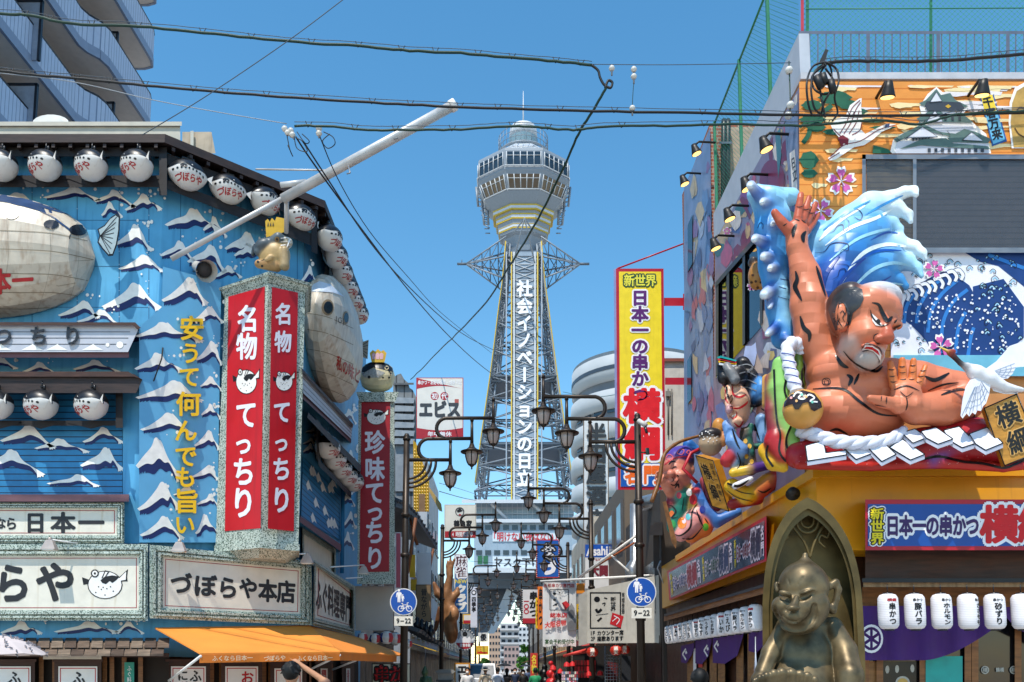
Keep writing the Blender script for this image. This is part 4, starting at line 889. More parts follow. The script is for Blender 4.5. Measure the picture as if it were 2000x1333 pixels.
m.poly(RS,[(1532,232),(1548,208),(1558,200),(1561,380),(1544,400),(1536,300)],.03,M('#7d8aa8',.4,noise=.3,scale=10));m.poly(RS,[(1542,300),(1552,292),(1558,380),(1548,388)],.033,WHITE);m.vtext(RS,'日立',[(1544,310),(1552,304),(1557,350),(1549,358)],.03,.036,DK)
m.poly(RS,[(1514,262),(1524,250),(1526,300),(1520,350)],.03,M('#4a7a84',.4))
cols = ['#8a3a68','#5f7fb4','#d8c8c0','#c05a7a','#6f9a7a','#e0c070','#58628c','#d0d4e0'];rn = random.Random(12)
for i in range(130):
    x = 1400+rn.random()*158;y = 410+(1562-x)*.3+rn.random()*420;s = 6+rn.random()*14
    if x < 1490 and 440 < y < 740:continue
    m.poly(RS,[clip(x+s*math.cos(a*.785)*rn.uniform(.4,1.1),y+1.8*s*math.sin(a*.785)*rn.uniform(.4,1.1)) for a in range(8)],.03+i*.0002,M(cols[i % 8],.4,noise=.25,scale=9))
for i in range(70):
    x = 1404+rn.random()*152;y = 174+(1562-x)*1.83+rn.random()*150;s = 5+rn.random()*11
    if abs(x-1508) < 30 and abs(y-356) < 60:continue
    m.poly(RS,[clip(x+s*math.cos(a*.785)*rn.uniform(.4,1.1),y+1.9*s*math.sin(a*.785)*rn.uniform(.4,1.1)) for a in range(8)],.022+i*.00012,M(['#7a2848','#b85a78','#5a6aa0','#c8a878','#8a4a88','#d8ccc4','#3f6a6a'][i % 7],.4,noise=.3,scale=9))
blossom(m,RS,1420,452,8,.05);blossom(m,RS,1468,560,9,.05);m.build('painting',sm)
sw = thing('window','dark-framed street-side window reflecting the tall yellow sign','window',tuple(RS(1440,680)));m = MB();FR = M('#3c4148',.4,.3)
m.panel(RS,[(1398,558),(1398,740),(1486,640),(1486,452)],.005,.03,M('#262c34',.02,noise=0,spec=1.0,metal=.55));m.build('glass',sw);m = MB()
m.panel(RS,[(1397,552),(1397,562),(1488,458),(1488,446)],.02,.08,FR)
for x in (1398,1419,1450,1484):yy = 552-(x-1397)*1.16;m.panel(RS,[(x,yy),(x,yy+185),(x+5,yy+180),(x+5,yy-5)],.02,.07,FR)
m.build('frame',sw)
# ---- neighbour further down the street
nb = thing('neighbour_building','taller brick building with a pale blue muralled side behind the mural building','building',(4.0,18,0));ZN = 12.75
BRK = M('#a4553c',.7,kind='brick',bs=1.,bw=.22,rh=.075,ms=.012,noise=.2)
m = MB();m.prism([(xs(16.2),16.2,ZN),(9,16.2,ZN),(9,18.8,ZN),(xs(18.8),18.8,ZN)],[(xs(16.2),16.2,ZB),(9,16.2,ZB),(9,18.8,ZB),(xs(18.8),18.8,ZB)],BRK);m.build('wall',nb)
m = MB();RN = Plane((xs(18.8),18.8),(xs(16.2),16.2));m.panel(RN,[(1336,366),(1336,1010),(1397,1010),(1387,250)],.0,.015,M('#7f96bc',.4,noise=.3,scale=2));m.build('mural',nb)
m = MB()
for i in range(70):
    x = 1338+rn.random()*52;y = 300+(1388-x)*1.6+rn.random()*560;s = 4+rn.random()*8
    m.poly(RN,[(min(max(x+s*.8*math.cos(a*.785)*rn.uniform(.4,1.1),1337),1394),y+3*s*math.sin(a*.785)*rn.uniform(.4,1.1)) for a in range(8)],.019+i*.0002,M(['#5c7cae','#a8b4cc','#8a6f9c','#6a8cba','#b06a80','#c4b494','#4e6490'][i % 7],.4,noise=.25,scale=9))
m.build('mural_painting',nb);m = MB();m.panel(RN,[(1343,440),(1343,532),(1352,515),(1352,420)],.03,.05,M('#1c242c',.1));m.panel(RN,[(1342,706),(1342,790),(1350,780),(1350,690)],.03,.05,M('#1c242c',.1));m.build('window',nb)
m = MB();PB = PF(16.15);m.tube([PB(1396,275),PB(1400,470)],.03,M('#d8c8c0'));m.build('pipe',nb)
m = MB()
for x in (1414,1422):m = MB();m.tube([PB(x,236,.1),PB(x,240,.15),PB(x-2,440,.15)],.055,M('#24242a',.4));m.build('drain_pipe',nb)
m = MB();m.rect(PB,1405,277,1430,281,.0,.25,GR);m.build('pipe_clamp',nb)
m = MB();m.rect(PF(16.17),1413,250,1560,420,-1,0,M('#b8a68e',.7,kind='brick',bs=1.,bw=.3,rh=.1,ms=.014));m.build('pale_wall',nb)
# ---- spot lamps
def spot(p,dirx,label):
    t = thing('spot_lamp',label,'spotlight',tuple(p),'spotlights washing the murals');p = Vector(p);m = MB();K = M('#2a2826',.4,.3)
    if dirx:back,outv = Vector((.42,0,.0)),Vector((-1,-.15,0))
    else:back,outv = Vector((0,.38,0)),Vector((0,-1,0))
    m.tube([p+back+Vector((0,0,.12)),p+back*.2+Vector((0,0,.14)),p+Vector((0,0,.06))],.022,K);m.build('bracket',t);ax = (Vector((0,0,-1))-outv*.35).normalized()
    m = MB();q = [p+ax*(-.08),p,p+ax*.1,p+ax*.12];m.tube(q,[.05,.07,.1,.105],K,14);m.build('housing',t);m = MB();m.tube([p+ax*.121,p+ax*.126],[.09,.09],M('#ffd890',.3,emit=1.6,ecol='#ffc870'),14);m.build('lens',t)
for x,y,w in ((1735,172,'over the crane mural'),(1920,168,'over the castle mural')):spot(P(x,y,10.8),False,'black spotlight on a bracket '+w)
for x,y,d,w in ((1357,290,17.9,'highest on the blue muralled side'),(1334,350,18.9,'farthest down the street'),(1492,278,12.5,'nearest on the street side'),(1455,356,13.3,'above the wave crest'),(1421,416,14.0,'third along the pale parapet'),(1394,474,14.8,'lowest along the pale parapet')):spot(RS(x,y,.4),True,'black spotlight on the side wall, '+w)
t = thing('spot_lamp','black spotlight on the yellow fascia beside the bronze niche','spotlight',tuple(P(1547,965,11)));m = MB();p = RS(1547,962,.22);m.tube([p+Vector((0,-.02,.02)),p+Vector((-.03,-.12,-.05))],[.06,.1],M('#1c1a18',.4),14);m.build('housing',t);m = MB();m.tube([RS(1556,958,0),p],.02,M('#1c1a18',.4));m.build('bracket',t)
# ---- signs of the right building
BLUE = M('#0f4796',.3,noise=.1);PUR = M('#3a1a5c',.4);SW = M('#f0eef0',.4,noise=.04)
s1 = thing('fascia_sign','blue shop sign in a red frame on the front, right of the bronze statue','sign',tuple(P(1850,1074,10.6)));PS = PF(10.6)
m = MB();m.rect(PS,1690,976,2500,1075,-.42,0,REDF);m.build('frame',s1);m = MB();m.rect(PS,1695,985,2500,1067,0,.006,BLUE);m.build('panel',s1)
def two(m,mp,cells,b0,c0,b1,c1,o):m.glyphs(mp,cells,b1,o,c1);m.glyphs(mp,cells,b0,o+.006,c0)
m = MB();C_ = lambda ch,x,y,w,h:(ch,[(x,y),(x+w,y),(x+w,y+h),(x,y+h)])
two(m,PS,[C_('新',1700,992,27,24),C_('世',1700,1016,27,24),C_('界',1700,1040,27,24)],.05,M('#f0d818'),.2,INK,.014);m.glyphs(PS,[C_('新',1700,992,27,24),C_('世',1700,1016,27,24),C_('界',1700,1040,27,24)],.36,.01,SW)
two(m,PS,[C_(c,1730+i*26,1006,27,42) for i,c in enumerate('日本一の串かつ')],.07,PUR,.3,SW,.01);two(m,PS,[C_('横',1914,986,76,76),C_('綱',1988,986,76,76)],.07,M('#d41a20'),.2,SW,.01);m.build('lettering',s1)
s2 = thing('fascia_sign','long dark blue shop sign in a red frame on the street side below the sculptures','sign',tuple(RS(1400,1150,.35)))
m = MB();m.panel(RS,[(1303,1116),(1307,1173),(1497,1096),(1497,1008)],.0,.38,REDF);m.build('frame',s2)
m = MB();m.panel(RS,[(1306,1119),(1310,1168),(1493,1092),(1493,1017)],.38,.386,M('#2a3c58',.08,noise=.3,scale=3,spec=.9));m.build('panel',s2);m = MB()
def sq(t0,t1,v0=.08,v1=.92):
    L = lambda t:(lerp2((1306,1119),(1493,1017),t),lerp2((1310,1168),(1493,1092),t));a,b = L(t0),L(t1);return [lerp2(*a,v0),lerp2(*b,v0),lerp2(*b,v1),lerp2(*a,v1)]
LIL = M('#d8c8d8',.4)
for t0 in (0,.335,.67):
    k = .33;m.vtext(RS,'新世界',sq(t0+.01,t0+.03),.03,.392,M('#d8c030'));m.htext(RS,'日本一の串かつ',sq(t0+.035,t0+.18,.3,.75),.25,.392,LIL);m.htext(RS,'日本一の串かつ',sq(t0+.035,t0+.18,.3,.75),.05,.398,M(['#3a4a7a','#3a5a4a','#7a2a3a'][int(t0*3)],.4));m.htext(RS,'横綱',sq(t0+.18,t0+.285),.18,.392,LIL);m.htext(RS,'横綱',sq(t0+.18,t0+.285),.06,.398,M(['#8a2030','#2a3058','#2a2440'][int(t0*3)],.4));m.vtext(RS,'名門',sq(t0+.29,t0+.325),.05,.392,LIL)
m.build('lettering',s2)
# tall yellow sign
ys = thing('vertical_sign','tall yellow projecting sign in a red frame with purple and red lettering','sign',tuple(P(1254,957,19.0)));PY = PF(19.0)
m = MB();m.panel(PY,[(1203,525),(1207,957),(1300,957),(1296,525)],-.32,0,REDF);m.panel(PY,[(1198.5,526),(1202.5,956),(1207,957),(1203,525)],-.33,-.01,M('#8a8cb8',.4));m.build('frame',ys);m = MB();m.panel(PY,[(1209,531),(1212,951),(1295,951),(1291,531)],0,.008,M('#f0d422',.35,noise=.1,kind='streak',c2='#c9a820',s0=.55,s1=1.1));m.panel(PY,[(1212,905),(1212.4,951),(1295,951),(1294.6,905)],.008,.012,M('#1458b0',.35));m.build('panel',ys)
m = MB();PP = M('#5a1a6a',.4);two(m,PY,[C_('新',1218,536,22,24),C_('世',1239,536,22,24),C_('界',1260,536,22,24)],.04,M('#e8e040'),.22,M('#1d4a2a'),.014)
two(m,PY,[C_(c,1233,566+i*31.5,34,32) for i,c in enumerate('日本一の串かつ')],.07,PP,.22,SW,.016);two(m,PY,[C_('横',1217,758,74,70),C_('綱',1219,832,72,68)],.07,M('#e0141e',.4),.18,SW,.016);two(m,PY,[C_('名',1220,908,34,38),C_('門',1256,908,34,38)],.07,M('#f06a1a',.4),.22,SW,.016);m.build('lettering',ys)
m = MB();m.rect(PY,1297,582,1382,598,-.2,-.08,REDF);m.rect(PY,1299,738,1360,752,-.2,-.08,REDF);m.tube([PY(1206,525,-.1),PY(1368,464,-.4)],.02,REDF);m.rect(PY,1334,574,1340,606,-.25,-.04,REDF);m.build('bracket',ys)
# ---- paper lanterns
LN = M('#ece8ea',.6,noise=.05,kind='lines',ax=2,freq=44.,c2='#d4cfd2',th=.7);pln = thing('paper_lantern','x','lantern');m = MB()
m.lathe((0,0,0),[(.055,-.235),(.1,-.22),(.125,-.18),(.13,-.08),(.13,.08),(.125,.18),(.1,.22),(.055,.235)],LN,18);LL = LocSurf(m);m.build('shade',pln);m = MB();m.lathe((0,0,0),[(.062,.228),(.062,.25),(.05,.25)],BLK,14);m.lathe((0,0,0),[(.062,-.25),(.062,-.228)],BLK,14);m.tube([(0,0,.25),(0,0,.36)],.006,BLK);m.build('cap',pln);PT = kidtree(pln)
GL1,GL2 = 'white paper lanterns along the front eave','white paper lanterns along the street-side eave';used = [False]
def plantern(loc,sc,label,grp,text=None,red=None,rz=0):
    if not used[0]:used[0] = True;o = pln;o.location = loc;o.scale = (sc,)*3;o['label'] = label;o['group'] = grp
    else:o = dup(pln,loc,0,sc,label,grp,PT)
    o.rotation_euler = (0,0,R(rz));LOC[o.name] = Vector((0,0,0));m = MB()
    if red:m.htext(LL,red,[(-6,-17),(6,-17),(6,-12.5),(-6,-12.5)],.05,.003,RED if red == '横綱' else INK)
    if text:m.vtext(LL,text,[(-4.6,-11),(4.6,-11),(4.6,18),(-4.6,18)],.06,.003,INK)
    m.build('lettering',o)
for x,tx,rd,lb,rz in ((1735,'串かつ','横綱','with a red heading, nearest the statue',0),(1787,'豚バラ','串かつ','reading 豚バラ',-6),(1839,'ホルモン','串かつ','reading ホルモン',4),(1891,'ささもも','串かつ','with its writing turned to the right',40),(1943,'砂ずり','串かつ','reading 砂ずり',-8),(1996,'海老','串かつ','cut off by the right picture edge',10)):plantern(P(x,1195,10.5),.95,'white paper lantern '+lb,GL1,tx,rd,rz)
names = ['串かつ','ホルモン','豚バラ','えび','いか','たまねぎ','うずら','なす','砂ずり','もち','レンコン','チーズ','牛','しいたけ','とり']
for i in range(15):
    f = i/14;loc = RS(1476,1207,.3).lerp(RS(1308,1245,.3),f);loc.z = RS(1476,1207,.3).z
    plantern(loc,.9,'white paper lantern in the street-side row, '+('nearest the bronze statue' if i == 0 else 'farthest down the street' if i == 14 else '%s from the bronze statue' % ['second','third','fourth','fifth','sixth','seventh','eighth','ninth','tenth','eleventh','twelfth','thirteenth','fourteenth'][i-1]),GL2,names[i],'串かつ' if i % 4 else '横綱',-62+(i*37) % 30)
# ---- purple curtains, doors and windows below
PU = M('#4a2470',.7,noise=.15);nr = thing('door_curtain','purple shop curtain with a white crest hanging behind the front lanterns','curtain',tuple(P(1800,1290,11.3)));PN = PF(11.5)
m = MB();k = 26;vs = [];fs = []
for i in range(k+1):
    x = 1684+i*10.2;t = (x-1700)/235;yb = 1290 if t < .45 else 1290-(t-.45)**1.6*150
    yb = max(yb,1222);wv = .05*math.sin(i*1.1)
    vs += [PN(x,1184,.0+wv*.3),PN(x,(1184+yb)/2,wv),PN(x,yb,wv*1.3)]
for i in range(k):fs += [(3*i,3*i+1,3*i+4,3*i+3),(3*i+1,3*i+2,3*i+5,3*i+4)]
m.add(vs,fs,PU,True);m.build('cloth',nr);m = MB();PN2 = PF(11.42)
for i in range(20):a,b = i*.314,(i+1)*.314;m.poly(PN2,[(1702+23*math.cos(a),1248+28*math.sin(a)),(1702+23*math.cos(b),1248+28*math.sin(b)),(1702+19*math.cos(b),1248+23*math.sin(b)),(1702+19*math.cos(a),1248+23*math.sin(a))],.004,SW)
for a in (0,60,120,180,240,300):a = R(a);m.poly(PN2,[(1702+5*math.cos(a),1248+6*math.sin(a)),(1702+15*math.cos(a-.35),1248+18*math.sin(a-.35)),(1702+15*math.cos(a+.35),1248+18*math.sin(a+.35))],.004,SW)
m.build('crest',nr)
c2_ = thing('door_curtain','second purple curtain gathered at the right picture edge','curtain',tuple(P(1990,1250,11.3)));m = MB();m.add([PN(1950,1186,.02),PN(1960,1200,.05),PN(1985,1228,.03),PN(2060,1262,.05),PN(2060,1186,.0)],[(0,1,2,3,4)],PU);m.build('cloth',c2_)
fd = thing('restaurant_entrance','timber and dark glass restaurant entrance behind the bronze statue and curtain','entrance',tuple(P(1850,1480,11.5)));PD = PF(11.75);m = MB()
m.rect(PD,1684,1147,2500,1186,0,.06,WMD)
for x in (1684,1712,1796,1884,1898,1982):m.rect(PD,x,1180,x+13,1520,0,.09,WMD)
m.rect(PD,1684,1292,1716,1520,0,.05,M('#b07a44',.5,kind='wood',map=(2,2,14)));m.build('timber_frame',fd);m = MB();m.rect(PD,1697,1186,2500,1520,0,.03,M('#15161a',.06,spec=.7,noise=.3,scale=2));m.build('glass',fd)
m = MB();m.rect(PD,1808,1282,1880,1420,.09,.1,M('#2aa49a',.5));m.build('teal_notice',fd)
m = MB();m.rect(PD,1722,1292,1790,1400,.035,.045,M('#0e0e10',.2));PDT = M('#b8b4a8',.5)
for x,y in ((1733,1308),(1752,1307),(1782,1306)):m.poly(PD,circ(x,y,4,8),.05,PDT)
m.poly(PD,circ(1763,1333,14,12,16),.05,PDT);m.poly(PD,circ(1763,1333,10,8,16),.055,M('#c8a050'));
for x in (1924,1980):m.poly(PD,circ(x,1309,8,8,14),.05,PDT);m.poly(PD,circ(x,1309,6,6,14),.055,BLK);m.glyphs(PD,[C_('横',x-5,1304,10,10)],.03,.06,PDT)
m.htext(PD,'鶴橋',[(1945,1304),(1961,1304),(1961,1313),(1945,1313)],.04,.05,PDT);m.build('notice',fd)
sc = thing('door_curtain','purple curtain swags with white crests under the street-side lanterns','curtain',tuple(RS(1400,1295,.05)));m = MB()
for x0,x1,y0,y1 in ((1330,1356,1262,1296),(1358,1390,1252,1298),(1392,1452,1238,1297),(1462,1500,1228,1276)):m.panel(RS,[(x0,y0),(x0,y1-(2 if x0 < 1400 else 4)),(x0+(x1-x0)*.4,y1),(x0+(x1-x0)*.8,y1-16),(x1,y0+2),(x1,y0-6)],.1,.12,PU)
m.build('cloth',sc);m = MB()
for x,y in ((1338,1277),(1380,1270),(1400,1262)):m.glyphs(RS,[C_('ぐ',x-8,y-12,14,26)],.06,.125,SW)
m.build('crest',sc)
dr = thing('timber_door','light timber sliding doors under the street-side curtain','door',tuple(RS(1420,1480,.05)));m = MB()
for x in (1342,1366,1386,1402,1438,1460,1486):m.panel(RS,[(x,1225),(x,1440),(x+14,1445),(x+14,1220)],.02,.05+(x % 3)*.01,M('#9a6a3a',.5,kind='wood',map=(2,2,14)))
m.build('door_leaf',dr);m = MB();m.panel(RS,[(1354,1268),(1354,1312),(1360,1312),(1360,1266)],.08,.09,SW);m.panel(RS,[(1364,1284),(1364,1304),(1372,1303),(1372,1283)],.08,.09,M('#c83030'));m.build('notice',dr)
fg = thing('closed_umbrella','closed red, white and blue umbrella leaning left of the bronze statue','umbrella',tuple(P(1475,1420,10.2)));m = MB()
for i,c in enumerate(('#c8cce0','#b02038','#b8c4e0','#e0e0e8')):
    a = P(1475.5,1250,10.2);b = [P(1467+i*4.5,1420,10.2+.06*math.sin(i*2)),P(1472+i*4.5,1420,10.2+.06*math.sin(i*2+1))];m.add([a,*b],[(0,1,2)],M(c,.5))
m.tube([P(1475.5,1244,10.2),P(1475.5,1440,10.2)],.008,STEEL);m.build('canopy',fg)
# ------------------------------------------------------------------ painted float sculptures on the yellow ledge
PAINT = M('#ffffff',.4,kind='attr',noise=.1,scale=3,spec=.4,bump=.06,bscale=14,facet=.42)
SK,SK_SHADE,PALE_,HAIR = '#d07a58','#bb5c40','#cfd3da','#2a2c30'  # the deeper skin tone carries the arm's shade in its colour
INKP = M('#151416',.35,noise=.05)
# ---- wrestler
wr = thing('wrestler_sculpture','giant painted wrestler sculpture with one arm raised and one open palm forward','sculpture',tuple(P(1680,905,10.8)))
s = Sculpt(.02);D = 10.75
s.ell(1662,812,D,104,56,.5,SK,8,.06);s.ell(1668,770,D,96,56,.46,SK,0,.06);s.ell(1628,728,D-.05,54,46,.4,SK,0,.05);s.ell(1712,762,D-.12,62,48,.4,SK,10,.05)
s.chain([(1612,700,D-.05,40),(1590,650,D-.05,38),(1580,596,D-.05,37),(1573,540,D-.05,30),(1557,484,D-.05,20),(1556,458,D-.05,19)],SK,.04)
s.ell(1556,452,D-.05,25,24,.11,SK_SHADE,0,.03);s.cap((1556,470,D-.05,22),(1556,486,D-.05,19),SK,.03)
for q in ([(1540,450,D-.1,12),(1526,434,D-.12,10.5),(1513,416,D-.13,8)],[(1557,432,D-.05,9.5),(1561,404,D-.05,8),(1564,381,D-.05,6.5)],[(1567,432,D,9),(1574,408,D,7.6),(1580,387,D,6)],[(1575,436,D+.04,8),(1585,416,D+.06,7),(1593,399,D+.08,5.6)],[(1576,452,D+.05,8),(1588,436,D+.1,6.6),(1597,422,D+.12,5.4)]):s.chain(q,SK_SHADE,.012)
s.chain([(1735,745,D-.1,46),(1790,748,D-.1,42),(1865,762,D-.1,36),(1888,782,D-.2,34)],SK,.04)
s.chain([(1888,790,D-.25,33),(1840,798,D-.4,36),(1790,800,D-.5,30),(1774,790,D-.56,26)],SK,.04)
s.ell(1770,772,D-.6,31,33,.13,SK,0,.03);s.ell(1755,792,D-.64,17,18,.1,SK,0,.02);s.ell(1786,790,D-.64,15,18,.1,SK,0,.02)
FO = '#d4763e'
for q in ([(1746,752,D-.6,9),(1742,728,D-.62,8.4),(1739,710,D-.62,6.6)],[(1763,746,D-.6,8.6),(1762,722,D-.62,8),(1762,704,D-.62,6.8)],[(1781,746,D-.6,8),(1783,722,D-.62,7.4),(1784,705,D-.62,6.2)],[(1794,752,D-.6,7.4),(1801,732,D-.62,6.4),(1807,716,D-.62,5)]):s.chain(q,FO,.012)
s.chain([(1750,790,D-.62,14),(1722,785,D-.66,12),(1700,779,D-.68,8)],SK,.02)
Hd = D-.45                                              # head
s.ell(1690,616,Hd,69,55,.46,SK,8,.03);s.ell(1708,588,Hd-.02,50,28,.4,PALE_,10,.03);s.ell(1687,662,Hd-.08,42,54,.36,SK,-18,.05);s.ell(1698,700,Hd-.16,27,23,.22,'#b9b2ac',0,.05);s.ell(1662,676,Hd-.05,18,26,.25,'#bcb8b4',-20,.03)
s.ell(1650,590,Hd+.05,32,34,.36,HAIR,0,.02);s.ell(1632,620,Hd+.1,14,34,.28,HAIR,-10,.02)
s.cap((1727,632,Hd-.38,10),(1733,660,Hd-.44,14),SK_SHADE,.03);s.cap((1742,628,Hd-.3,9),(1754,636,Hd-.2,9),SK,.04);s.ell(1716,664,Hd-.4,10,8,.08,SK_SHADE,0,.02);s.cap((1704,612,Hd-.36,9),(1738,630,Hd-.4,8),SK,.04);s.ell(1696,652,Hd-.32,20,18,.12,SK,0,.05)
s.chain([(1686,676,Hd-.36,5),(1704,676,Hd-.4,6),(1722,694,Hd-.34,5)],SK_SHADE,.03);s.ell(1644,618,Hd-.22,12,27,.08,SK,-6,.015);s.ell(1645,640,Hd-.22,9,10,.07,SK_SHADE,0,.015)
s.chain([(1722,566,Hd,9),(1740,566,Hd-.02,11),(1752,570,Hd-.05,13)],HAIR,.02)
s.cap((1655,690,D-.15,34),(1690,700,D-.2,36),SK_SHADE,.05)
m = s.mesh(PAINT);WS = Surf(m,D-.3);m.build('body',wr)
m = MB();Rb = lambda pts,w,o=.008,mat=INKP,t=True,sub=5:m.ribbon(WS,pts,w,o,mat,sub,t)
for p,w in (([(1554,530),(1557,546),(1553,560),(1559,574),(1566,588)],9),([(1594,520),(1602,545),(1612,578)],6),([(1556,438),(1550,450),(1549,464)],8),([(1574,452),(1568,462),(1570,474)],8),([(1563,618),(1570,640),(1581,652),(1580,668)],9),([(1632,694),(1644,712),(1657,719)],8),([(1654,732),(1663,740),(1657,754)],8),([(1678,730),(1668,752)],6),
    ([(1588,760),(1645,760),(1678,784),(1714,808),(1752,813)],5.5),([(1620,842),(1636,839),(1656,849)],5),([(1806,735),(1826,743),(1854,729)],8),([(1838,772),(1868,762),(1886,762)],6),([(1764,829),(1800,836),(1850,836),(1894,822),(1906,806)],3.5),([(1812,764),(1842,752),(1872,748)],4),([(1690,722),(1712,726),(1724,716)],5)):Rb(p,w)
for p,w in (([(1746,762),(1770,754),(1796,764)],2.6),([(1758,764),(1770,775),(1784,766)],2.2),([(1770,775),(1772,790),(1769,802)],2.6),([(1722,772),(1721,784)],2),([(1732,773),(1731,790)],2),([(1704,790),(1730,795)],1.6),([(1529,442),(1537,437)],2.4),([(1552,428),(1562,432)],2.4),([(1565,430),(1574,436)],2.4)):Rb(p,w)
for x,y in ((1741,722),(1743,735),(1745,746),(1762,716),(1763,728),(1764,741),(1783,714),(1782,727),(1781,741),(1803,724),(1799,735),(1795,746),(1562,404),(1575,409),(1586,416)):Rb([(x-6,y),(x,y+1),(x+6,y-.5)],2)
Rb([(1610,744),(1611,750),(1618,750),(1618,744),(1611,742)],1.6,t=False);Rb(circ(1614,746,8,7,12)+[(1622,746)],1.6,t=False)
m.build('ink_stroke',wr)
m = MB()
for p,w in (([(1703,592),(1716,596),(1724,613),(1733,627),(1740,622),(1742,618)],8),([(1700,606),(1705,622),(1720,636),(1737,633)],3.6),([(1746,632),(1752,624)],3),([(1744,642),(1760,635)],4),([(1706,664),(1708,656),(1716,651)],2.4),([(1706,664),(1713,671),(1720,672)],2.6),([(1648,686),(1664,705),(1690,721),(1706,723),(1722,711)],3.4),([(1637,605),(1640,596),(1648,596),(1652,606),(1650,616)],1.8),([(1640,612),(1645,608),(1649,614),(1646,622),(1652,632)],1.6),([(1638,614),(1640,624),(1648,634)],1.6),([(1682,684),(1690,673),(1704,674),(1718,682),(1723,694)],2.2),([(1684,688),(1698,684),(1710,690),(1717,702),(1716,710)],2.6)):Rb(p,w,.012)
m.fine(WS,[(1671,560),(1684,566),(1687,584),(1680,600),(1666,612),(1661,634),(1657,612),(1654,594),(1646,587),(1636,593),(1632,606),(1632,646),(1622,620),(1618,604),(1630,578),(1650,564)],.008,M('#3a3c40',.3,noise=.15),3)
m.fine(WS,circ(1643,617,11,26,16),.014,M('#cc7652',.4),2)
for p,w in (([(1637,605),(1640,594),(1648,594),(1652,606),(1651,618)],2),([(1641,614),(1645,608),(1649,614),(1646,622),(1651,632)],1.8),([(1637,612),(1638,626),(1646,640)],1.8)):Rb(p,w,.02)
m.build('face_paint',wr)
m = MB();m.fine(WS,[(1702,612),(1711,620),(1722,634),(1720,638),(1710,636),(1704,628)],.011,WHITE,2);m.fine(WS,circ(1715,629,4.4,5.2,12),.016,M('#3a3428',.2),1);m.fine(WS,circ(1715,629,2.2,2.8),.02,INK,1);m.fine(WS,[(1746,644),(1752,641),(1753,648),(1748,650)],.011,WHITE,1);m.fine(WS,circ(1749,646,1.6,2.4),.016,INK,1);m.build('eye',wr)
m = MB();m.fine(WS,[(1684,684),(1690,675),(1704,676),(1716,684),(1721,694),(1719,706),(1714,696),(1706,687),(1697,684)],.013,M('#e8e2dc',.4),2);m.fine(WS,[(1688,681),(1692,677),(1704,678),(1715,686),(1718,695),(1712,690),(1704,683),(1696,681)],.018,M('#c01818',.3),2);m.build('mouth',wr)
# rope belt and straw-rope loop, folded paper streamers
rp_ = thing('rope_belt','thick twisted white rope round the waist of the wrestler sculpture','rope',tuple(P(1680,870,10.3)));m = MB();RW = M('#d8dae8',.5,noise=.1,scale=8)
bl_ = spline([(1560,842,10.5),(1588,848,10.25),(1630,862,10.1),(1680,866,10.08),(1730,862,10.15),(1765,846,10.3)],7)
for ph in (0,2.1,4.2):m.tube([P(x+4*math.cos(i*.55+ph)*0,y+6.5*math.sin(i*.55+ph),d+.045*math.cos(i*.55+ph)) for i,(x,y,d) in enumerate(bl_)],.055,RW,8)
m.build('rope',rp_)
rl = thing('rope_loop','striped white rope loop hanging over the green robe','rope',tuple(P(1545,760,10.6)));m = MB();lp = spline([(1566,690,10.75),(1562,676,10.7),(1548,670,10.65),(1538,682,10.6),(1541,712,10.55),(1548,740,10.5),(1556,766,10.45)],6);m.tube([P(*q) for q in lp],[.085+.012*math.sin(i*1.6) for i in range(len(lp))],M('#dfe2ee',.45,noise=.1,scale=8),12);rls = Surf(m,10.5);m.build('rope',rl)
m = MB()
for x,y in ((1537,692),(1541,706),(1544,720),(1547,734),(1550,748)):m.ribbon(rls,[(x-13,y-2),(x,y-1),(x+14,y+3)],1.8,.006,M('#26409a',.4),4)
m.build('stripe',rl)
SHB = M('#dfe1ea',.4,noise=.14,scale=4);SHS = M('#b9bccc',.45,noise=.1)
for i,(q,d) in enumerate(([([(1573,871),(1608,861),(1613,885),(1653,880),(1653,889),(1577,901)],9.95),([(1648,876),(1668,860),(1704,886),(1672,898)],9.98),([(1692,872),(1714,853),(1750,888),(1722,902)],9.94),([(1737,874),(1762,858),(1806,888),(1778,899)],9.97),([(1761,846),(1787,838),(1811,855),(1783,866)],10.06),([(1799,843),(1828,835),(1861,858),(1832,868),(1809,856)],10.0),([(1843,841),(1873,833),(1907,866),(1879,875),(1855,861)],10.03),([(1893,848),(1928,835),(1959,866),(1925,880),(1906,868)],9.98)])):
    t = thing('paper_streamer','folded white paper streamer block, '+['lowest left with a notched top','second in the lower row','steepest in the lower row, below the belly','right end of the lower row','left end of the upper row below the forearm','second in the upper row','third in the upper row, with a pointed top','right end of the upper row beside the lettered board'][i],'paper streamer',tuple(P(*q[0],d)),'folded white paper streamers');cy = max(p[1] for p in q);y0 = min(p[1] for p in q)
    top = [P(x,y,d+.22*(cy-y)/(cy-y0)) for x,y in q];bot = [P(x,y+9,d+.23*(cy-y)/(cy-y0)) for x,y in q];m = MB();m.prism(top,bot,SHB,SHS);m.build('paper',t)
    m = MB()
    for a,b in zip(top,top[1:]+top[:1]):m.tube([a,b],.008,INKP,4)
    m.build('ink_outline',t)
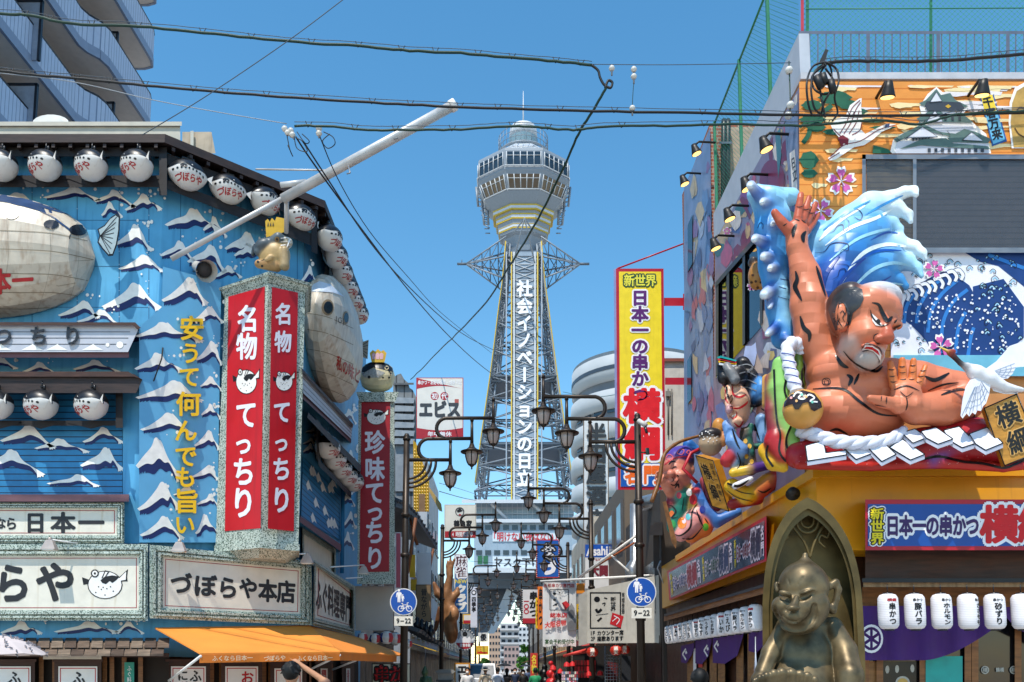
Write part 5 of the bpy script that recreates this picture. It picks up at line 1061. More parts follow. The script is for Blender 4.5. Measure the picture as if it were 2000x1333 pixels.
# ---- waves
B0,B1,B2,B3 = '#1450a8','#3f93d4','#9ad2ea','#e4f2f6'
wv = thing('wave_sculpture','big blue wave sculpture with curling pale claws rising behind the wrestler','sculpture',tuple(P(1690,620,11.0)));s = Sculpt(.024);D2 = 10.98
s.chain([(1600,620,D2,44),(1622,560,D2,52),(1650,520,D2,56)],B0,.08);s.chain([(1650,505,D2,56),(1690,462,D2,50)],B1,.08);s.chain([(1615,480,D2,34),(1660,440,D2,36),(1700,410,D2,34)],B2,.07);s.cap((1700,560,D2+.05,42),(1665,585,D2+.05,44),B0,.08);s.cap((1725,505,D2,40),(1690,540,D2,50),B1,.08)
s.chain([(1700,402,D2,27),(1735,391,D2-.05,17),(1766,376,D2-.12,11),(1784,373,D2-.2,9),(1790,382,D2-.25,5)],B3,.05);s.chain([(1715,412,D2,26),(1752,408,D2-.08,15),(1774,420,D2-.16,9),(1779,434,D2-.2,5)],B3,.05);s.chain([(1705,440,D2,28),(1742,438,D2-.05,13),(1756,448,D2-.1,8),(1760,462,D2-.13,5)],B2,.05)
s.chain([(1710,490,D2,32),(1750,478,D2-.04,20),(1784,484,D2-.12,13),(1801,494,D2-.18,8),(1808,507,D2-.2,4)],B3,.05);s.chain([(1735,512,D2,28),(1770,512,D2-.08,16),(1792,524,D2-.14,9),(1800,540,D2-.17,5)],B2,.05);s.chain([(1720,545,D2,26),(1752,548,D2-.05,14),(1768,560,D2-.08,8)],B1,.05);s.cap((1600,450,D2+.05,20),(1586,520,D2+.05,24),B1,.06)
m = s.mesh(PAINT,soft=.05);V1 = Surf(m,D2-.2);m.build('body',wv);m = MB()
for p in ([(1615,458),(1628,452),(1636,442),(1646,440),(1648,452),(1656,448),(1658,434),(1652,428)],[(1592,494),(1610,492),(1622,478),(1640,474),(1656,478),(1656,490),(1646,488),(1640,496)],[(1626,546),(1636,540),(1640,528),(1650,526),(1654,536),(1660,528),(1654,518),(1634,516)],[(1664,410),(1676,410),(1684,420),(1680,430),(1668,424)]):m.ribbon(V1,p,1.8,.008,M('#12245c',.4),5,True)
m.build('swirl_line',wv);m = MB()
for i,(p,w,c_) in enumerate([([(1600,470),(1640,430),(1690,402)],9,B3),([(1612,480),(1660,446),(1712,426),(1744,408)],7,B3),([(1620,510),(1670,470),(1716,452),(1752,446)],6,B2),([(1640,560),(1680,500),(1730,478),(1786,486)],8,B3),([(1650,580),(1700,530),(1746,514),(1790,524)],7,B2),([(1690,590),(1730,558),(1764,556)],6,B2),([(1604,600),(1612,540),(1640,500)],8,'#0c3f96'),([(1630,580),(1650,540),(1690,505)],7,'#0c3f96'),([(1690,420),(1726,400),(1764,382)],5,B1),([(1660,520),(1710,492),(1760,490)],5,B0),([(1608,450),(1650,420),(1700,392)],5,B1),([(1700,470),(1730,455),(1754,456)],4,B0),([(1640,600),(1690,570),(1740,540)],5,'#0c3f96')]):m.ribbon(V1,p,w,.006+.0006*i,M(c_,.35,noise=.2,scale=9),6,True)
m.build('paint_streak',wv)
wl = thing('wave_sculpture','smaller blue wave sculpture with white fingertips at the building corner left of the raised arm','sculpture',tuple(P(1510,650,11.1)));s = Sculpt(.024);D3 = 11.05
s.chain([(1478,380,D3,20),(1500,395,D3,30),(1545,385,D3+.1,18)],B2,.07);s.chain([(1500,400,D3,28),(1508,450,D3,34),(1512,520,D3,30),(1520,600,D3,24),(1530,660,D3,24)],B1,.06);s.chain([(1520,420,D3,24),(1535,480,D3+.05,22),(1538,560,D3+.05,18)],B2,.05)
for x,y,x2,y2,r in ((1492,392,1466,362,10),(1508,402,1490,394,9),(1522,440,1510,437,8),(1500,478,1475,466,10),(1510,506,1492,501,10),(1520,526,1505,524,9),(1512,565,1494,575,12),(1506,590,1503,600,6),(1515,640,1500,652,8),(1530,660,1542,664,6)):s.cap((x,y,D3-.1,r+5),(x2,y2,D3-.26,r-1),B0,.03);s.cap((x2+2,y2,D3-.26,r-2),(x2-2,y2+2,D3-.33,r-3),B3,.02)
s.chain([(1530,518,D3-.1,7),(1527,570,D3-.14,12),(1532,620,D3-.1,10),(1542,650,D3-.05,5)],B2,.02)
m = s.mesh(PAINT,soft=.035);V2 = Surf(m,D3-.2);m.build('body',wl);m = MB()
for p in ([(1480,446),(1484,436),(1490,438),(1490,448)],[(1524,545),(1540,548)],[(1521,560),(1540,566)],[(1520,580),(1541,586)]):m.ribbon(V2,p,1.3,.006,M('#12245c',.4),4)
m.build('swirl_line',wl)
# brown takoyaki-like ball at the far left of the wave
t = thing('dumpling_sculpture','brown spotted dumpling sculpture hanging left of the corner wave','sculpture',tuple(P(1478,560,11.6)));s = Sculpt(.02);s.ell(1478,540,11.6,17,28,.15,'#b07a3c',0,.02);s.cap((1490,560,11.55,8),(1496,556,11.5,6),'#a87030');s.ell(1470,512,11.65,9,10,.1,'#3a3a40');m = s.mesh(PAINT);q_ = Surf(m,11.4);m.build('body',t);m = MB()
for x,y in ((1470,538),(1482,532),(1476,550),(1486,552),(1468,552),(1480,562)):m.poly(q_,circ(x,y,2.5),.008,M('#4a2c18'))
m.build('spot',t)
# ---- round dumpling in sauce, robe, cloth
t = thing('dumpling_sculpture','round dumpling sculpture with dark sauce and white drizzle at the wrestler\'s waist','sculpture',tuple(P(1568,838,10.1)));m = MB();c = P(1568,800,10.2);m.lathe(c,[(.245*math.sin(math.pi*i/14),-.245*math.cos(math.pi*i/14)) for i in range(15)],M('#d69a4c',.4,noise=.15),22);q_ = Surf(m,10);m.build('body',t);m = MB()
m.fine(q_,[(1531,796),(1533,782),(1545,768),(1568,763),(1590,769),(1603,786),(1605,796),(1598,790),(1592,792),(1590,804),(1584,800),(1578,786),(1568,788),(1560,800),(1553,800),(1548,790),(1540,792)],.012,M('#2c2024',.25),3);m.build('sauce',t);m = MB()
m.ribbon(q_,[(1550,776),(1556,768),(1566,770),(1560,778),(1570,780),(1580,772),(1590,778),(1582,784),(1596,786)],3,.02,WHITE,5)
for x,y,cc in ((1556,784,'#e8b070'),(1574,776,'#e8b070'),(1546,778,'#e0a0a0'),(1586,786,'#70c0b0'),(1566,772,'#70c0b0')):m.poly(q_,circ(x,y,2.6),.022,M(cc))
m.build('topping',t)
t = thing('robe_sculpture','green, maroon and yellow robe sculpture draped left of the wrestler','sculpture',tuple(P(1530,905,10.6)));s = Sculpt(.022);D4 = 10.7
s.chain([(1524,712,D4,16),(1522,760,D4-.02,20),(1532,820,D4-.05,20),(1546,880,D4-.1,20),(1560,896,D4-.1,12)],'#8fc86a',.03);s.cap((1558,700,D4+.05,10),(1562,760,D4+.05,10),'#5e7a28',.02);s.chain([(1506,740,D4+.05,12),(1508,800,D4,14),(1516,850,D4-.05,18)],'#8a2436',.03);s.chain([(1497,740,D4+.15,9),(1498,790,D4+.1,10)],'#c89a4a',.02)
s.chain([(1516,862,D4-.05,24),(1530,890,D4-.1,20)],'#b02028',.04);s.chain([(1496,880,D4+.1,16),(1510,906,D4,14),(1530,914,D4-.1,10)],'#d8a81c',.03)
m = s.mesh(PAINT);q_ = Surf(m,D4-.2);m.build('cloth',t);m = MB()
for p,w in (([(1512,722),(1514,780),(1518,826),(1524,850),(1522,880),(1534,900),(1552,904)],4),([(1537,736),(1532,760),(1538,782)],4),([(1545,832),(1536,856),(1538,876),(1550,884)],4),([(1500,870),(1497,890),(1510,912)],4),([(1570,716),(1566,740),(1570,758)],4)):m.ribbon(q_,p,w,.008,INKP,5)
m.build('ink_stroke',t)
t = thing('cloth_sculpture','speckled crimson cloth sculpture spread along the front ledge under the wrestler','sculpture',tuple(P(1780,914,10.6)));s = Sculpt(.025);s.chain([(1558,890,10.5,26),(1600,884,10.5,30),(1700,890,10.5,26),(1800,872,10.5,36),(1900,860,10.5,44),(1990,880,10.5,36),(2060,880,10.5,36)],'#a81c26',.04);s.chain([(1820,900,10.4,14),(1860,872,10.38,10),(1905,828,10.42,10)],'#1e4aa8',.01);s.chain([(1560,908,10.4,10),(1700,912,10.4,9),(1830,905,10.4,11),(1960,914,10.4,9),(2060,900,10.4,12)],'#b82a20',.02)
m = s.mesh(PAINT);q_ = Surf(m,10.3);m.build('cloth',t);m = MB();m.ribbon(q_,[(1800,898),(1835,892),(1880,902),(1920,906),(1960,914),(1985,906),(2005,896)],5,.008,INKP,5);m.build('ink_stroke',t)
m = MB();rn = random.Random(3)
for i in range(90):x,y = 1555+rn.random()*440,865+rn.random()*44;m.poly(q_,circ(x,y,.9,k=5),.006,M('#e0a0a0'))
m.build('speckle',t)
# lettered boards
def board3(name,lab,tl,tr,br,bl_,d0,d1,dd,rows,cat='board'):
    t = thing(name,lab,cat,tuple(P(*bl_,d0)));a,b,c,d = P(*tl,d0),P(*tr,d1),P(*br,d1),P(*bl_,d0);n = (b-a).cross(d-a).normalized();n = n if n.y > 0 else -n;m = MB();BW = M('#cf9238',.4,kind='wood',map=(3,3,12),noise=.1)
    m.prism([a,b,c,d],[v+n*dd for v in (a,b,c,d)],BW,M('#b87a1c',.4));m.build('board',t);m = MB();mp = lambda x,y,o=0:(lambda r:EYE+r*((a-n*o-EYE).dot(n)/r.dot(n)))(ray(x,y))
    for ch,q,bo in rows:m.glyphs(mp,[(ch,q)],bo*1.6,.006,M('#d8a860'));m.glyphs(mp,[(ch,q)],bo*.5,.012,INKP)
    m.build('lettering',t);m = MB()
    for p,q in ((a,b),(b,c),(c,d),(d,a)):m.tube([p-n*.004,q-n*.004],.008,INKP,4)
    m.build('ink_outline',t)
rot = lambda x,y,w,h,k:[(x,y),(x+w,y-w*k),(x+w+h*k*.9,y-w*k+h),(x+h*k*.9,y+h)]
board3('lettered_board','tilted orange wooden board with two black characters at the right picture edge',(1922,798),(1986,770),(2032,882),(1962,910),10.1,10.0,.12,[('横',rot(1938,796,46,46,.38),.07),('綱',rot(1960,846,46,46,.38),.07)])
board3('lettered_board','narrow upright orange wooden board with black writing between the two painted figures',(1359,890),(1393,900),(1424,999),(1391,989),13.6,13.3,.16,[('横',[(1364,902),(1380,907),(1396,942),(1379,936)],.06),('綱',[(1380,942),(1396,947),(1410,982),(1394,976)],.06)]+[(c,[(1384+i*4.2,904+i*13),(1391+i*4.2,906+i*13),(1395+i*4.2,918+i*13),(1388+i*4.2,916+i*13)],.02) for i,c in enumerate('日本一の串')])
# crane
cr = thing('crane_sculpture','white red-crowned crane sculpture with spread wings at the right picture edge','sculpture',tuple(P(1920,790,10.0)));s = Sculpt(.016);Dc = 10.0
s.chain([(1888,716,Dc,8),(1905,728,Dc,15),(1930,740,Dc,16),(1965,758,Dc,9),(1996,762,Dc,5)],'#e2e2e6',.03);s.chain([(1856,690,Dc,6.5),(1864,698,Dc,5),(1876,710,Dc,5),(1888,718,Dc,7)],'#26242a',.01);s.cap((1857,688,Dc-.01,6),(1862,687,Dc-.01,5),'#c83038',.01);s.cap((1850,686,Dc,3.6),(1833,677,Dc,1.2),'#d8b83c',.005)
m = s.mesh(PAINT);m.build('body',cr)
FE = M('#e4e4ea',.4,noise=.1);FO_ = M('#8a9ab4',.5)
def wing(pts,d,base,tips):
    mp = PF(d);m = MB();m.panel(mp,pts,-.04,.0,FE);m.build('wing',cr);m = MB()
    for q in tips:m.ribbon(mp,[lerp2(base,q,.25),q],1.1,.004,FO_,3)
    for k in (.45,.66,.84):m.ribbon(mp,[lerp2(base,q,k) for q in tips],.9,.0045,FO_,4)
    m.build('feather_line',cr)
wing([(1895,742),(1886,756),(1880,780),(1876,812),(1880,818),(1888,808),(1893,814),(1899,806),(1905,810),(1909,802),(1916,803),(1920,794),(1926,788),(1932,770),(1935,748),(1918,736)],Dc-.05,(1912,738),[(1879,812),(1886,806),(1893,810),(1900,804),(1908,803),(1917,798),(1925,784),(1931,768)])
wing([(1918,726),(1946,706),(1972,676),(1990,670),(2030,672),(2030,714),(1984,718),(1978,730),(1968,740),(1950,742)],Dc+.04,(1930,730),[(1982,710),(1984,718),(1980,726),(1974,734),(1968,739)])
wing([(1930,742),(1950,740),(1975,750),(1998,758),(1986,770),(1962,770),(1940,764)],Dc+.02,(1932,745),[(1995,760),(1986,768),(1966,768)])
# ---- stage-actor figure with crest, blue hood, robes along the side ledge
kb = thing('actor_sculpture','painted stage actor sculpture with red face stripes, black hair and layered robes','sculpture',tuple(P(1455,960,12.9)));s = Sculpt(.022);K = 12.9
s.ell(1441,792,K,24,42,.28,'#e0ae90',-6,.03);s.ell(1424,800,K-.22,8,10,.08,'#c89aa0',0,.03);s.cap((1424,760,K-.12,9),(1420,790,K-.22,5),'#e0ae90',.03);s.ell(1436,826,K-.1,16,12,.15,'#e0ae90',0,.03)
s.ell(1434,738,K+.02,26,24,.28,'#1c1e24',0,.02);s.cap((1404,714,K-.05,4),(1412,740,K-.1,11),'#1c1e24',.02);s.cap((1420,716,K-.2,9),(1436,742,K-.25,10),'#7d8084',.01);s.chain([(1450,712,K+.1,16),(1462,740,K+.1,20),(1462,780,K+.1,14)],'#14161c',.02)
s.ell(1480,764,K+.05,16,30,.2,'#4a90d8',6,.01);s.ell(1492,800,K+.05,16,16,.15,'#c88a78',0,.02);s.cap((1488,784,K-.02,14),(1500,790,K,8),'#16181e',.01)
s.chain([(1420,830,K-.1,10),(1430,862,K-.15,13),(1448,880,K-.2,14)],'#6f9ad4',.02);s.chain([(1486,820,K,12),(1490,860,K,12)],'#7aa2d0',.02);s.chain([(1456,846,K-.05,12),(1460,880,K-.1,14),(1466,916,K-.1,14)],'#4a3828',.02);s.chain([(1466,832,K-.08,6),(1462,862,K-.14,6),(1468,884,K-.2,6)],'#1e6a5a',.01);s.chain([(1476,872,K-.1,6),(1494,870,K-.1,6)],'#1e6a5a',.01)
s.ell(1500,826,K+.1,9,26,.12,'#d8a020',0,.01);s.chain([(1432,924,K-.15,9),(1462,918,K-.2,10)],'#dfb62a',.01);s.cap((1464,918,K-.2,10),(1500,908,K-.15,10),'#4a2a78',.01)
s.chain([(1436,880,K-.1,14),(1420,900,K-.1,14)],'#b83038',.02);s.chain([(1450,886,K-.12,12),(1436,912,K-.12,10)],'#4a6a80',.02);s.chain([(1430,950,K,16),(1460,970,K,16),(1500,940,K,16)],'#d8a81c',.03);s.chain([(1480,960,K,18),(1520,930,K,18),(1545,905,K-.1,16)],'#a82028',.03);s.chain([(1430,985,K+.2,10),(1480,975,K+.1,12)],'#8e1c22',.03);s.cap((1436,950,K-.2,7),(1466,936,K-.22,6),'#d4d4d8',.01)
m = s.mesh(PAINT,soft=.015);KS = Surf(m,K-.2);m.build('figure',kb);m = MB();RS_ = M('#c01420',.35)
for p,w in (([(1430,752),(1432,770),(1444,776),(1458,770)],4),([(1426,796),(1442,798),(1456,790),(1460,784)],4),([(1434,826),(1444,834),(1452,822)],3.6),([(1414,752),(1416,776),(1422,788)],3.4),([(1424,812),(1432,818),(1439,812),(1438,804)],2.4)):m.ribbon(KS,p,w,.008,RS_,5,True)
m.build('face_stripe',kb);m = MB()
for p,w in (([(1418,742),(1420,766),(1424,782)],4),([(1424,780),(1429,772),(1430,782),(1424,790)],2),([(1424,795),(1430,794),(1430,800)],1.6),([(1430,838),(1434,852),(1440,868),(1446,878)],4),([(1472,822),(1478,842),(1484,860)],3),([(1466,790),(1478,794),(1496,782)],4),([(1496,804),(1486,798)],3),([(1410,940),(1440,950),(1462,938)],5),([(1420,958),(1440,972),(1470,980)],2),([(1424,950),(1448,962),(1474,966)],2),([(1494,806),(1494,846)],2.4),([(1504,806),(1504,846)],2.4),([(1480,958),(1492,962),(1506,954)],3),([(1440,884),(1446,904),(1440,916)],3)):m.ribbon(KS,p,w,.008,INKP,5,True)
for x,y in ((1456,862),(1464,872),(1458,892),(1468,902)):m.fine(KS,circ(x,y,4,5),.008,M('#c89a30'),1)
for i in range(4):m.ribbon(KS,[(1442+i*2,716+i*14),(1460,712+i*15),(1478,722+i*14)],2,.008,M('#8a9098'),4)
m.poly(KS,[(1430,812),(1438,808),(1437,812),(1431,816)],.012,WHITE);m.build('ink_stroke',kb)
m = MB();FN = PF(13.1);m.panel(FN,[(1456,676),(1468,676),(1476,669),(1478,690),(1474,712),(1466,726),(1453,706),(1452,698)],-.04,0,M('#a8b8e0',.4,noise=.2,scale=6));m.panel(FN,[(1478,690),(1489,716),(1490,730),(1466,727),(1474,712)],-.06,-.02,M('#b0a098',.5))
m.build('paper_fan',kb);m = MB()
for i,c in enumerate(('#2ab0b0','#d83040','#e8b818','#d8e0ec')):m.panel(PF(12.7),[(1400+i*1.4,698+i*4),(1408,695+i*4),(1439,704+i*3),(1436,708+i*3),(1404,701+i*4)],-.1,0,M(c,.4))
m.build('crest',kb)
# ---- fisher figure with rod
eb = thing('fisher_sculpture','painted laughing fisherman sculpture with a purple headband and bamboo rod','sculpture',tuple(P(1345,1058,14.8)));s = Sculpt(.022);E = 14.6
s.ell(1322,922,E,28,38,.3,'#d0806a',-14,.03);s.ell(1326,894,E+.02,30,22,.3,'#4a3a98',-16,.01);s.ell(1342,902,E+.05,14,20,.2,'#1e1c22',0,.015);s.ell(1310,926,E-.3,9,9,.1,'#cc7a66',0,.02);s.ell(1328,928,E-.22,12,10,.12,'#d88a74',0,.03);s.ell(1313,942,E-.22,14,9,.12,'#cc7a66',0,.03);s.ell(1350,918,E-.05,7,12,.08,'#d08a70',0,.01);s.ell(1322,950,E-.14,12,10,.12,'#cc7a66',0,.02)
s.chain([(1316,970,E,13),(1305,955,E-.15,10),(1293,938,E-.22,9)],'#d88a70',.02)
for q in ([(1288,932,E-.25,3.4),(1282,928,E-.28,3),(1284,922,E-.34,2.6)],[(1288,937,E-.27,3.4),(1281,935,E-.3,3),(1282,929,E-.36,2.6)],[(1290,942,E-.27,3.4),(1283,942,E-.3,3),(1283,937,E-.36,2.6)],[(1292,930,E-.25,3.4),(1287,922,E-.28,2.8),(1290,918,E-.34,2.4)],[(1298,932,E-.25,3.6),(1300,924,E-.3,3)]):s.chain(q,'#d88a70',.008)
s.chain([(1316,970,E,12),(1312,985,E-.05,13)],'#8a2030',.02);s.chain([(1330,970,E,22),(1322,1000,E,20),(1316,1030,E-.05,14)],'#1e7a6a',.03);s.chain([(1345,960,E,16),(1350,990,E,18)],'#d0a040',.03);s.chain([(1366,990,E,14),(1352,1020,E-.1,20),(1330,1046,E-.15,13)],'#d8908c',.03);s.chain([(1376,1000,E,18),(1372,1030,E,20),(1350,1048,E,14)],'#d86a24',.03)
s.chain([(1360,950,E-.1,9),(1366,970,E-.1,10),(1380,1000,E-.1,12),(1400,1018,E-.1,13),(1440,1000,E-.2,9)],'#3a70b8',.02);s.ell(1358,958,E-.18,9,6,.06,'#d04048',0,.01);s.chain([(1376,940,E,10),(1386,970,E,12),(1400,990,E,10)],'#a84850',.02);s.chain([(1345,870,E+.1,12),(1362,880,E+.1,8)],'#2a6ab0',.02)
m = s.mesh(PAINT,soft=.015);ES = Surf(m,E-.2);m.build('figure',eb);m = MB()
for p,w in (([(1306,908),(1312,902),(1320,902)],3.4),([(1312,916),(1318,912),(1322,913)],2.2),([(1312,932),(1316,938),(1311,942)],1.6),([(1310,946),(1318,948),(1326,936)],2.2),([(1318,954),(1324,946),(1326,954)],4),([(1322,928),(1326,932)],2.4),([(1318,1044),(1330,1046),(1348,1030),(1352,1000),(1362,984)],3.6),([(1304,986),(1314,990),(1320,1000),(1312,1012),(1324,1010)],3),([(1332,1052),(1352,1052),(1372,1030)],3),([(1360,996),(1366,1014),(1374,1030)],3),([(1336,972),(1332,998)],2),([(1376,1012),(1384,1024)],2)):m.ribbon(ES,p,w,.008,INKP,4,True)
m.build('ink_stroke',eb);m = MB()
for x,y,r,c in ((1332,1022,9,'#e08030'),(1336,1018,4,'#d8d0e0'),(1354,976,8,'#c83038'),(1346,962,6,'#d8d8d8'),(1314,1024,6,'#3a9a50'),(1378,1030,6,'#5a9a30'),(1372,996,6,'#2a3a98'),(1326,968,5,'#c03a48'),(1344,1010,5,'#5ab0b8'),(1312,1004,5,'#e07030')):m.fine(ES,circ(x,y,r,r*1.3),.006,M(c,.35,noise=.15,scale=14),2)
for q in ([(1300,896),(1306,888),(1314,892),(1310,900)],[(1322,886),(1328,878),(1336,880),(1332,888)],[(1340,884),(1346,880),(1350,890)]):m.ribbon(ES,q+[q[0]],1.6,.008,M('#e06a70'),3)
m.ribbon(ES,[(1298,908),(1316,896),(1336,892),(1352,894)],2.4,.008,M('#c03040'),4);m.build('painted_pattern',eb)
m = MB();BAM = M('#8a5a2c',.45,kind='wood',map=(8,8,8));rod = spline([(1369,851,14.4),(1331,862,14.3),(1306,878,14.2),(1295,896,14.15),(1287,940,14.1),(1273,980,14.0)],4);m.tube([P(*q) for q in rod],[.024+.016*i/len(rod)+(.006 if i % 3 == 0 else 0) for i in range(len(rod))],BAM,8);m.build('bamboo_rod',eb)
m = MB();m.tube([P(1369,876,14.2),P(1349,886,14.15),(P(1334,916,14.1)),P(1362,944,14.1)],.03,M('#b01c2c',.4),8);m.build('red_cord',eb)
m = MB();m.panel(PF(14.0),[(1294,981),(1301,979),(1322,1058),(1320,1072),(1312,1060)],-.05,0,BAM);m.build('staff',eb)
pd = thing('dumpling_sculpture','small round dumpling-headed sculpture with a dotted black cap between the figures','sculpture',tuple(P(1392,890,14.1)));s = Sculpt(.018);s.ell(1388,866,14.1,24,26,.22,'#b59a7c',0,.02);s.ell(1388,852,14.08,24,16,.22,'#26242a',0,.01);s.ell(1404,836,14.2,14,20,.15,'#c8883c',0,.02);s.ell(1412,858,14.0,9,16,.1,'#d08a50',0,.01);m = s.mesh(PAINT,soft=.012);q_ = Surf(m,13.9);m.build('body',pd);m = MB();rn = random.Random(9)
for i in range(22):a,r = rn.random()*6.28,rn.random()**.5;m.poly(q_,circ(1387+21*r*math.cos(a),852+12*r*math.sin(a),1.4,k=6),.008,WHITE)
m.build('dot',pd)
# ------------------------------------------------------------------ bronze statue in its pointed niche
BRZ = M('#74654a',.42,.5,noise=.6,scale=6,bump=.06,bscale=18);BRD_ = M('#6b5a34',.5,.4,noise=.45,scale=4,bump=.08,bscale=12)
bz = thing('bronze_statue','bronze seated laughing figure with a pointed head and soles forward','statue',tuple(P(1575,1480,8.3)));s = Sculpt(.0115);Q = 8.25;BC = '#ffffff'
s.ell(1569,1146,Q,48,50,.25,BC,0,.03);s.ell(1565,1190,Q-.02,52,40,.25,BC,0,.04);s.ell(1524,1184,Q-.08,16,19,.12,BC,0,.03);s.ell(1598,1178,Q-.13,21,20,.11,BC,0,.03);s.ell(1562,1216,Q-.06,38,24,.2,BC,0,.04)
s.cap((1573,1108,Q+.02,20),(1572,1086,Q+.02,5),BC,.05);s.ell(1573,1084,Q+.02,5,5,.025,BC,0,.01)

s.ell(1551,1204,Q-.16,24,20,.1,BC,0,.03);
s.chain([(1556,1168,Q-.24,6),(1549,1186,Q-.3,8)],BC,.02);s.ell(1549,1188,Q-.31,14,6.5,.05,BC,0,.012)
s.ell(1534,1160,Q-.2,13,6,.05,BC,20,.02);s.ell(1578,1156,Q-.22,17,6,.05,BC,-16,.02)

s.chain([(1619,1146,Q-.02,8),(1632,1138,Q-.02,7),(1637,1152,Q-.02,7),(1633,1172,Q-.02,6),(1626,1192,Q-.02,8),(1620,1184,Q-.02,6)],BC,.015);s.chain([(1518,1154,Q-.02,4),(1515,1144,Q,4),(1517,1140,Q,4)],BC,.01)
s.ell(1566,1290,Q+.3,66,74,.3,BC,0,.05);s.ell(1564,1340,Q+.22,74,60,.32,BC,0,.05);s.cap((1545,1230,Q+.28,30),(1590,1230,Q+.28,32),BC,.05)
s.chain([(1528,1232,Q+.2,16),(1505,1276,Q+.14,17),(1484,1330,Q-.02,16),(1470,1420,Q-.1,16)],BC,.03);s.chain([(1624,1226,Q+.2,22),(1648,1270,Q+.12,24),(1660,1320,Q-.06,25),(1655,1420,Q-.15,22)],BC,.03)
F0 = Q-.55
for i,(x,y,r) in enumerate(((1474,1331,7),(1484,1325,8),(1497,1321,9),(1511,1317,10),(1527,1315,11),(1545,1316,11),(1562,1318,9.5),(1577,1321,9),(1591,1328,8))):s.chain([(x,y,F0,r),(x,y+24,F0+.03,r*1.05)],BC,.008)
s.ell(1505,1400,F0+.04,36,66,.1,BC,-6,.02);s.ell(1565,1400,F0+.04,36,66,.1,BC,6,.02);s.cap((1500,1440,F0+.1,40),(1530,1420,Q,46),BC,.05);s.cap((1570,1440,F0+.1,40),(1590,1420,Q,46),BC,.05)
BS0 = Surf(s.mesh(BRZ),Q-.2)
def carve(pts,r0,r1,k,sub=6):                         # a groove of given radius cut along a line on the surface
    q = spline(pts,sub)
    for i,(x,y) in enumerate(q):w = math.sin(math.pi*(i+.6)/(len(q)+.2));r = r0+(r1-r0)*w;s.p.append(('e',np.array(BS0(x,y,-r*.05)),np.array((r,r,r)),np.eye(3),True,None,k))
carve([(1513,1190),(1517,1208),(1530,1224),(1552,1231),(1574,1222),(1589,1204),(1592,1184)],.03,.06,.01,5);carve([(1524,1198),(1538,1211),(1553,1215),(1568,1210),(1580,1196)],.007,.014,.006,8)
carve([(1521,1160),(1532,1168),(1543,1173)],.01,.03,.008,8);carve([(1561,1171),(1574,1165),(1590,1156)],.01,.03,.008,8);carve([(1537,1128),(1543,1144)],.004,.009,.006,8);carve([(1568,1127),(1559,1143)],.004,.009,.006,8);carve([(1540,1186),(1535,1192),(1540,1196)],.004,.01,.008,4)
m = s.mesh(BRZ);m.col = None;m.build('body',bz)
nc = thing('bronze_niche','tall pointed bronze niche with gothic tracery behind the laughing bronze figure','niche',tuple(P(1590,1500,8.7)));NQ = PF(8.6)
outl = spline([(1490,1500),(1490,1300),(1489,1200),(1491,1150),(1497,1098),(1512,1046),(1536,1004),(1560,982),(1577,972)],4)+spline([(1577,972),(1600,984),(1630,1012),(1655,1050),(1672,1096),(1682,1150),(1687,1220),(1690,1300),(1692,1500)],4)[1:]
ctr = (1588,1240);inn = [(1588+(x-1588)*.87,1240+(y-1240)*(.92 if y < 1240 else 1)) for x,y in outl];inn2 = [(1588+(x-1588)*.8,1240+(y-1240)*(.87 if y < 1240 else 1)) for x,y in outl]
m = MB();k = len(outl)
for A,B,o0,o1 in ((outl,inn,0,.04),(inn,inn2,-.08,-.0)):
    for i in range(k-1):m.prism([NQ(*A[i],o1),NQ(*A[i+1],o1),NQ(*B[i+1],o1),NQ(*B[i],o1)],[NQ(*A[i],o0-.34),NQ(*A[i+1],o0-.34),NQ(*B[i+1],o0-.34),NQ(*B[i],o0-.34)],BRD_)
m.build('rim',nc);m = MB();m.panel(NQ,outl,-.36,-.22,BRD_);m.build('back_plate',nc);m = MB();TB = lambda pts,r=.016,o=-.1:m.tube([NQ(x,y,o) for x,y in spline(pts,5)],r,BRD_,8)
TB(circ(1577,1016,22,25,14)+[(1599,1016)]);TB(circ(1577,1016,13,15,12)+[(1590,1016)],.012);TB([(1577,976),(1552,1000),(1538,1020),(1552,1034),(1572,1062),(1582,1090)],.014);TB([(1577,976),(1604,1000),(1620,1014),(1604,1034),(1590,1062),(1582,1090)],.014)
for pts in ([(1520,1060),(1521,1072),(1508,1080),(1503,1092),(1506,1108),(1516,1116),(1504,1122),(1500,1136)],[(1530,1032),(1538,1050),(1524,1058)],[(1612,1070),(1600,1058),(1604,1046),(1616,1050),(1622,1036),(1632,1048)],[(1640,1040),(1652,1052),(1642,1060)],[(1660,1096),(1654,1106),(1664,1114),(1668,1130)]):TB(pts,.013)
m.build('tracery',nc)
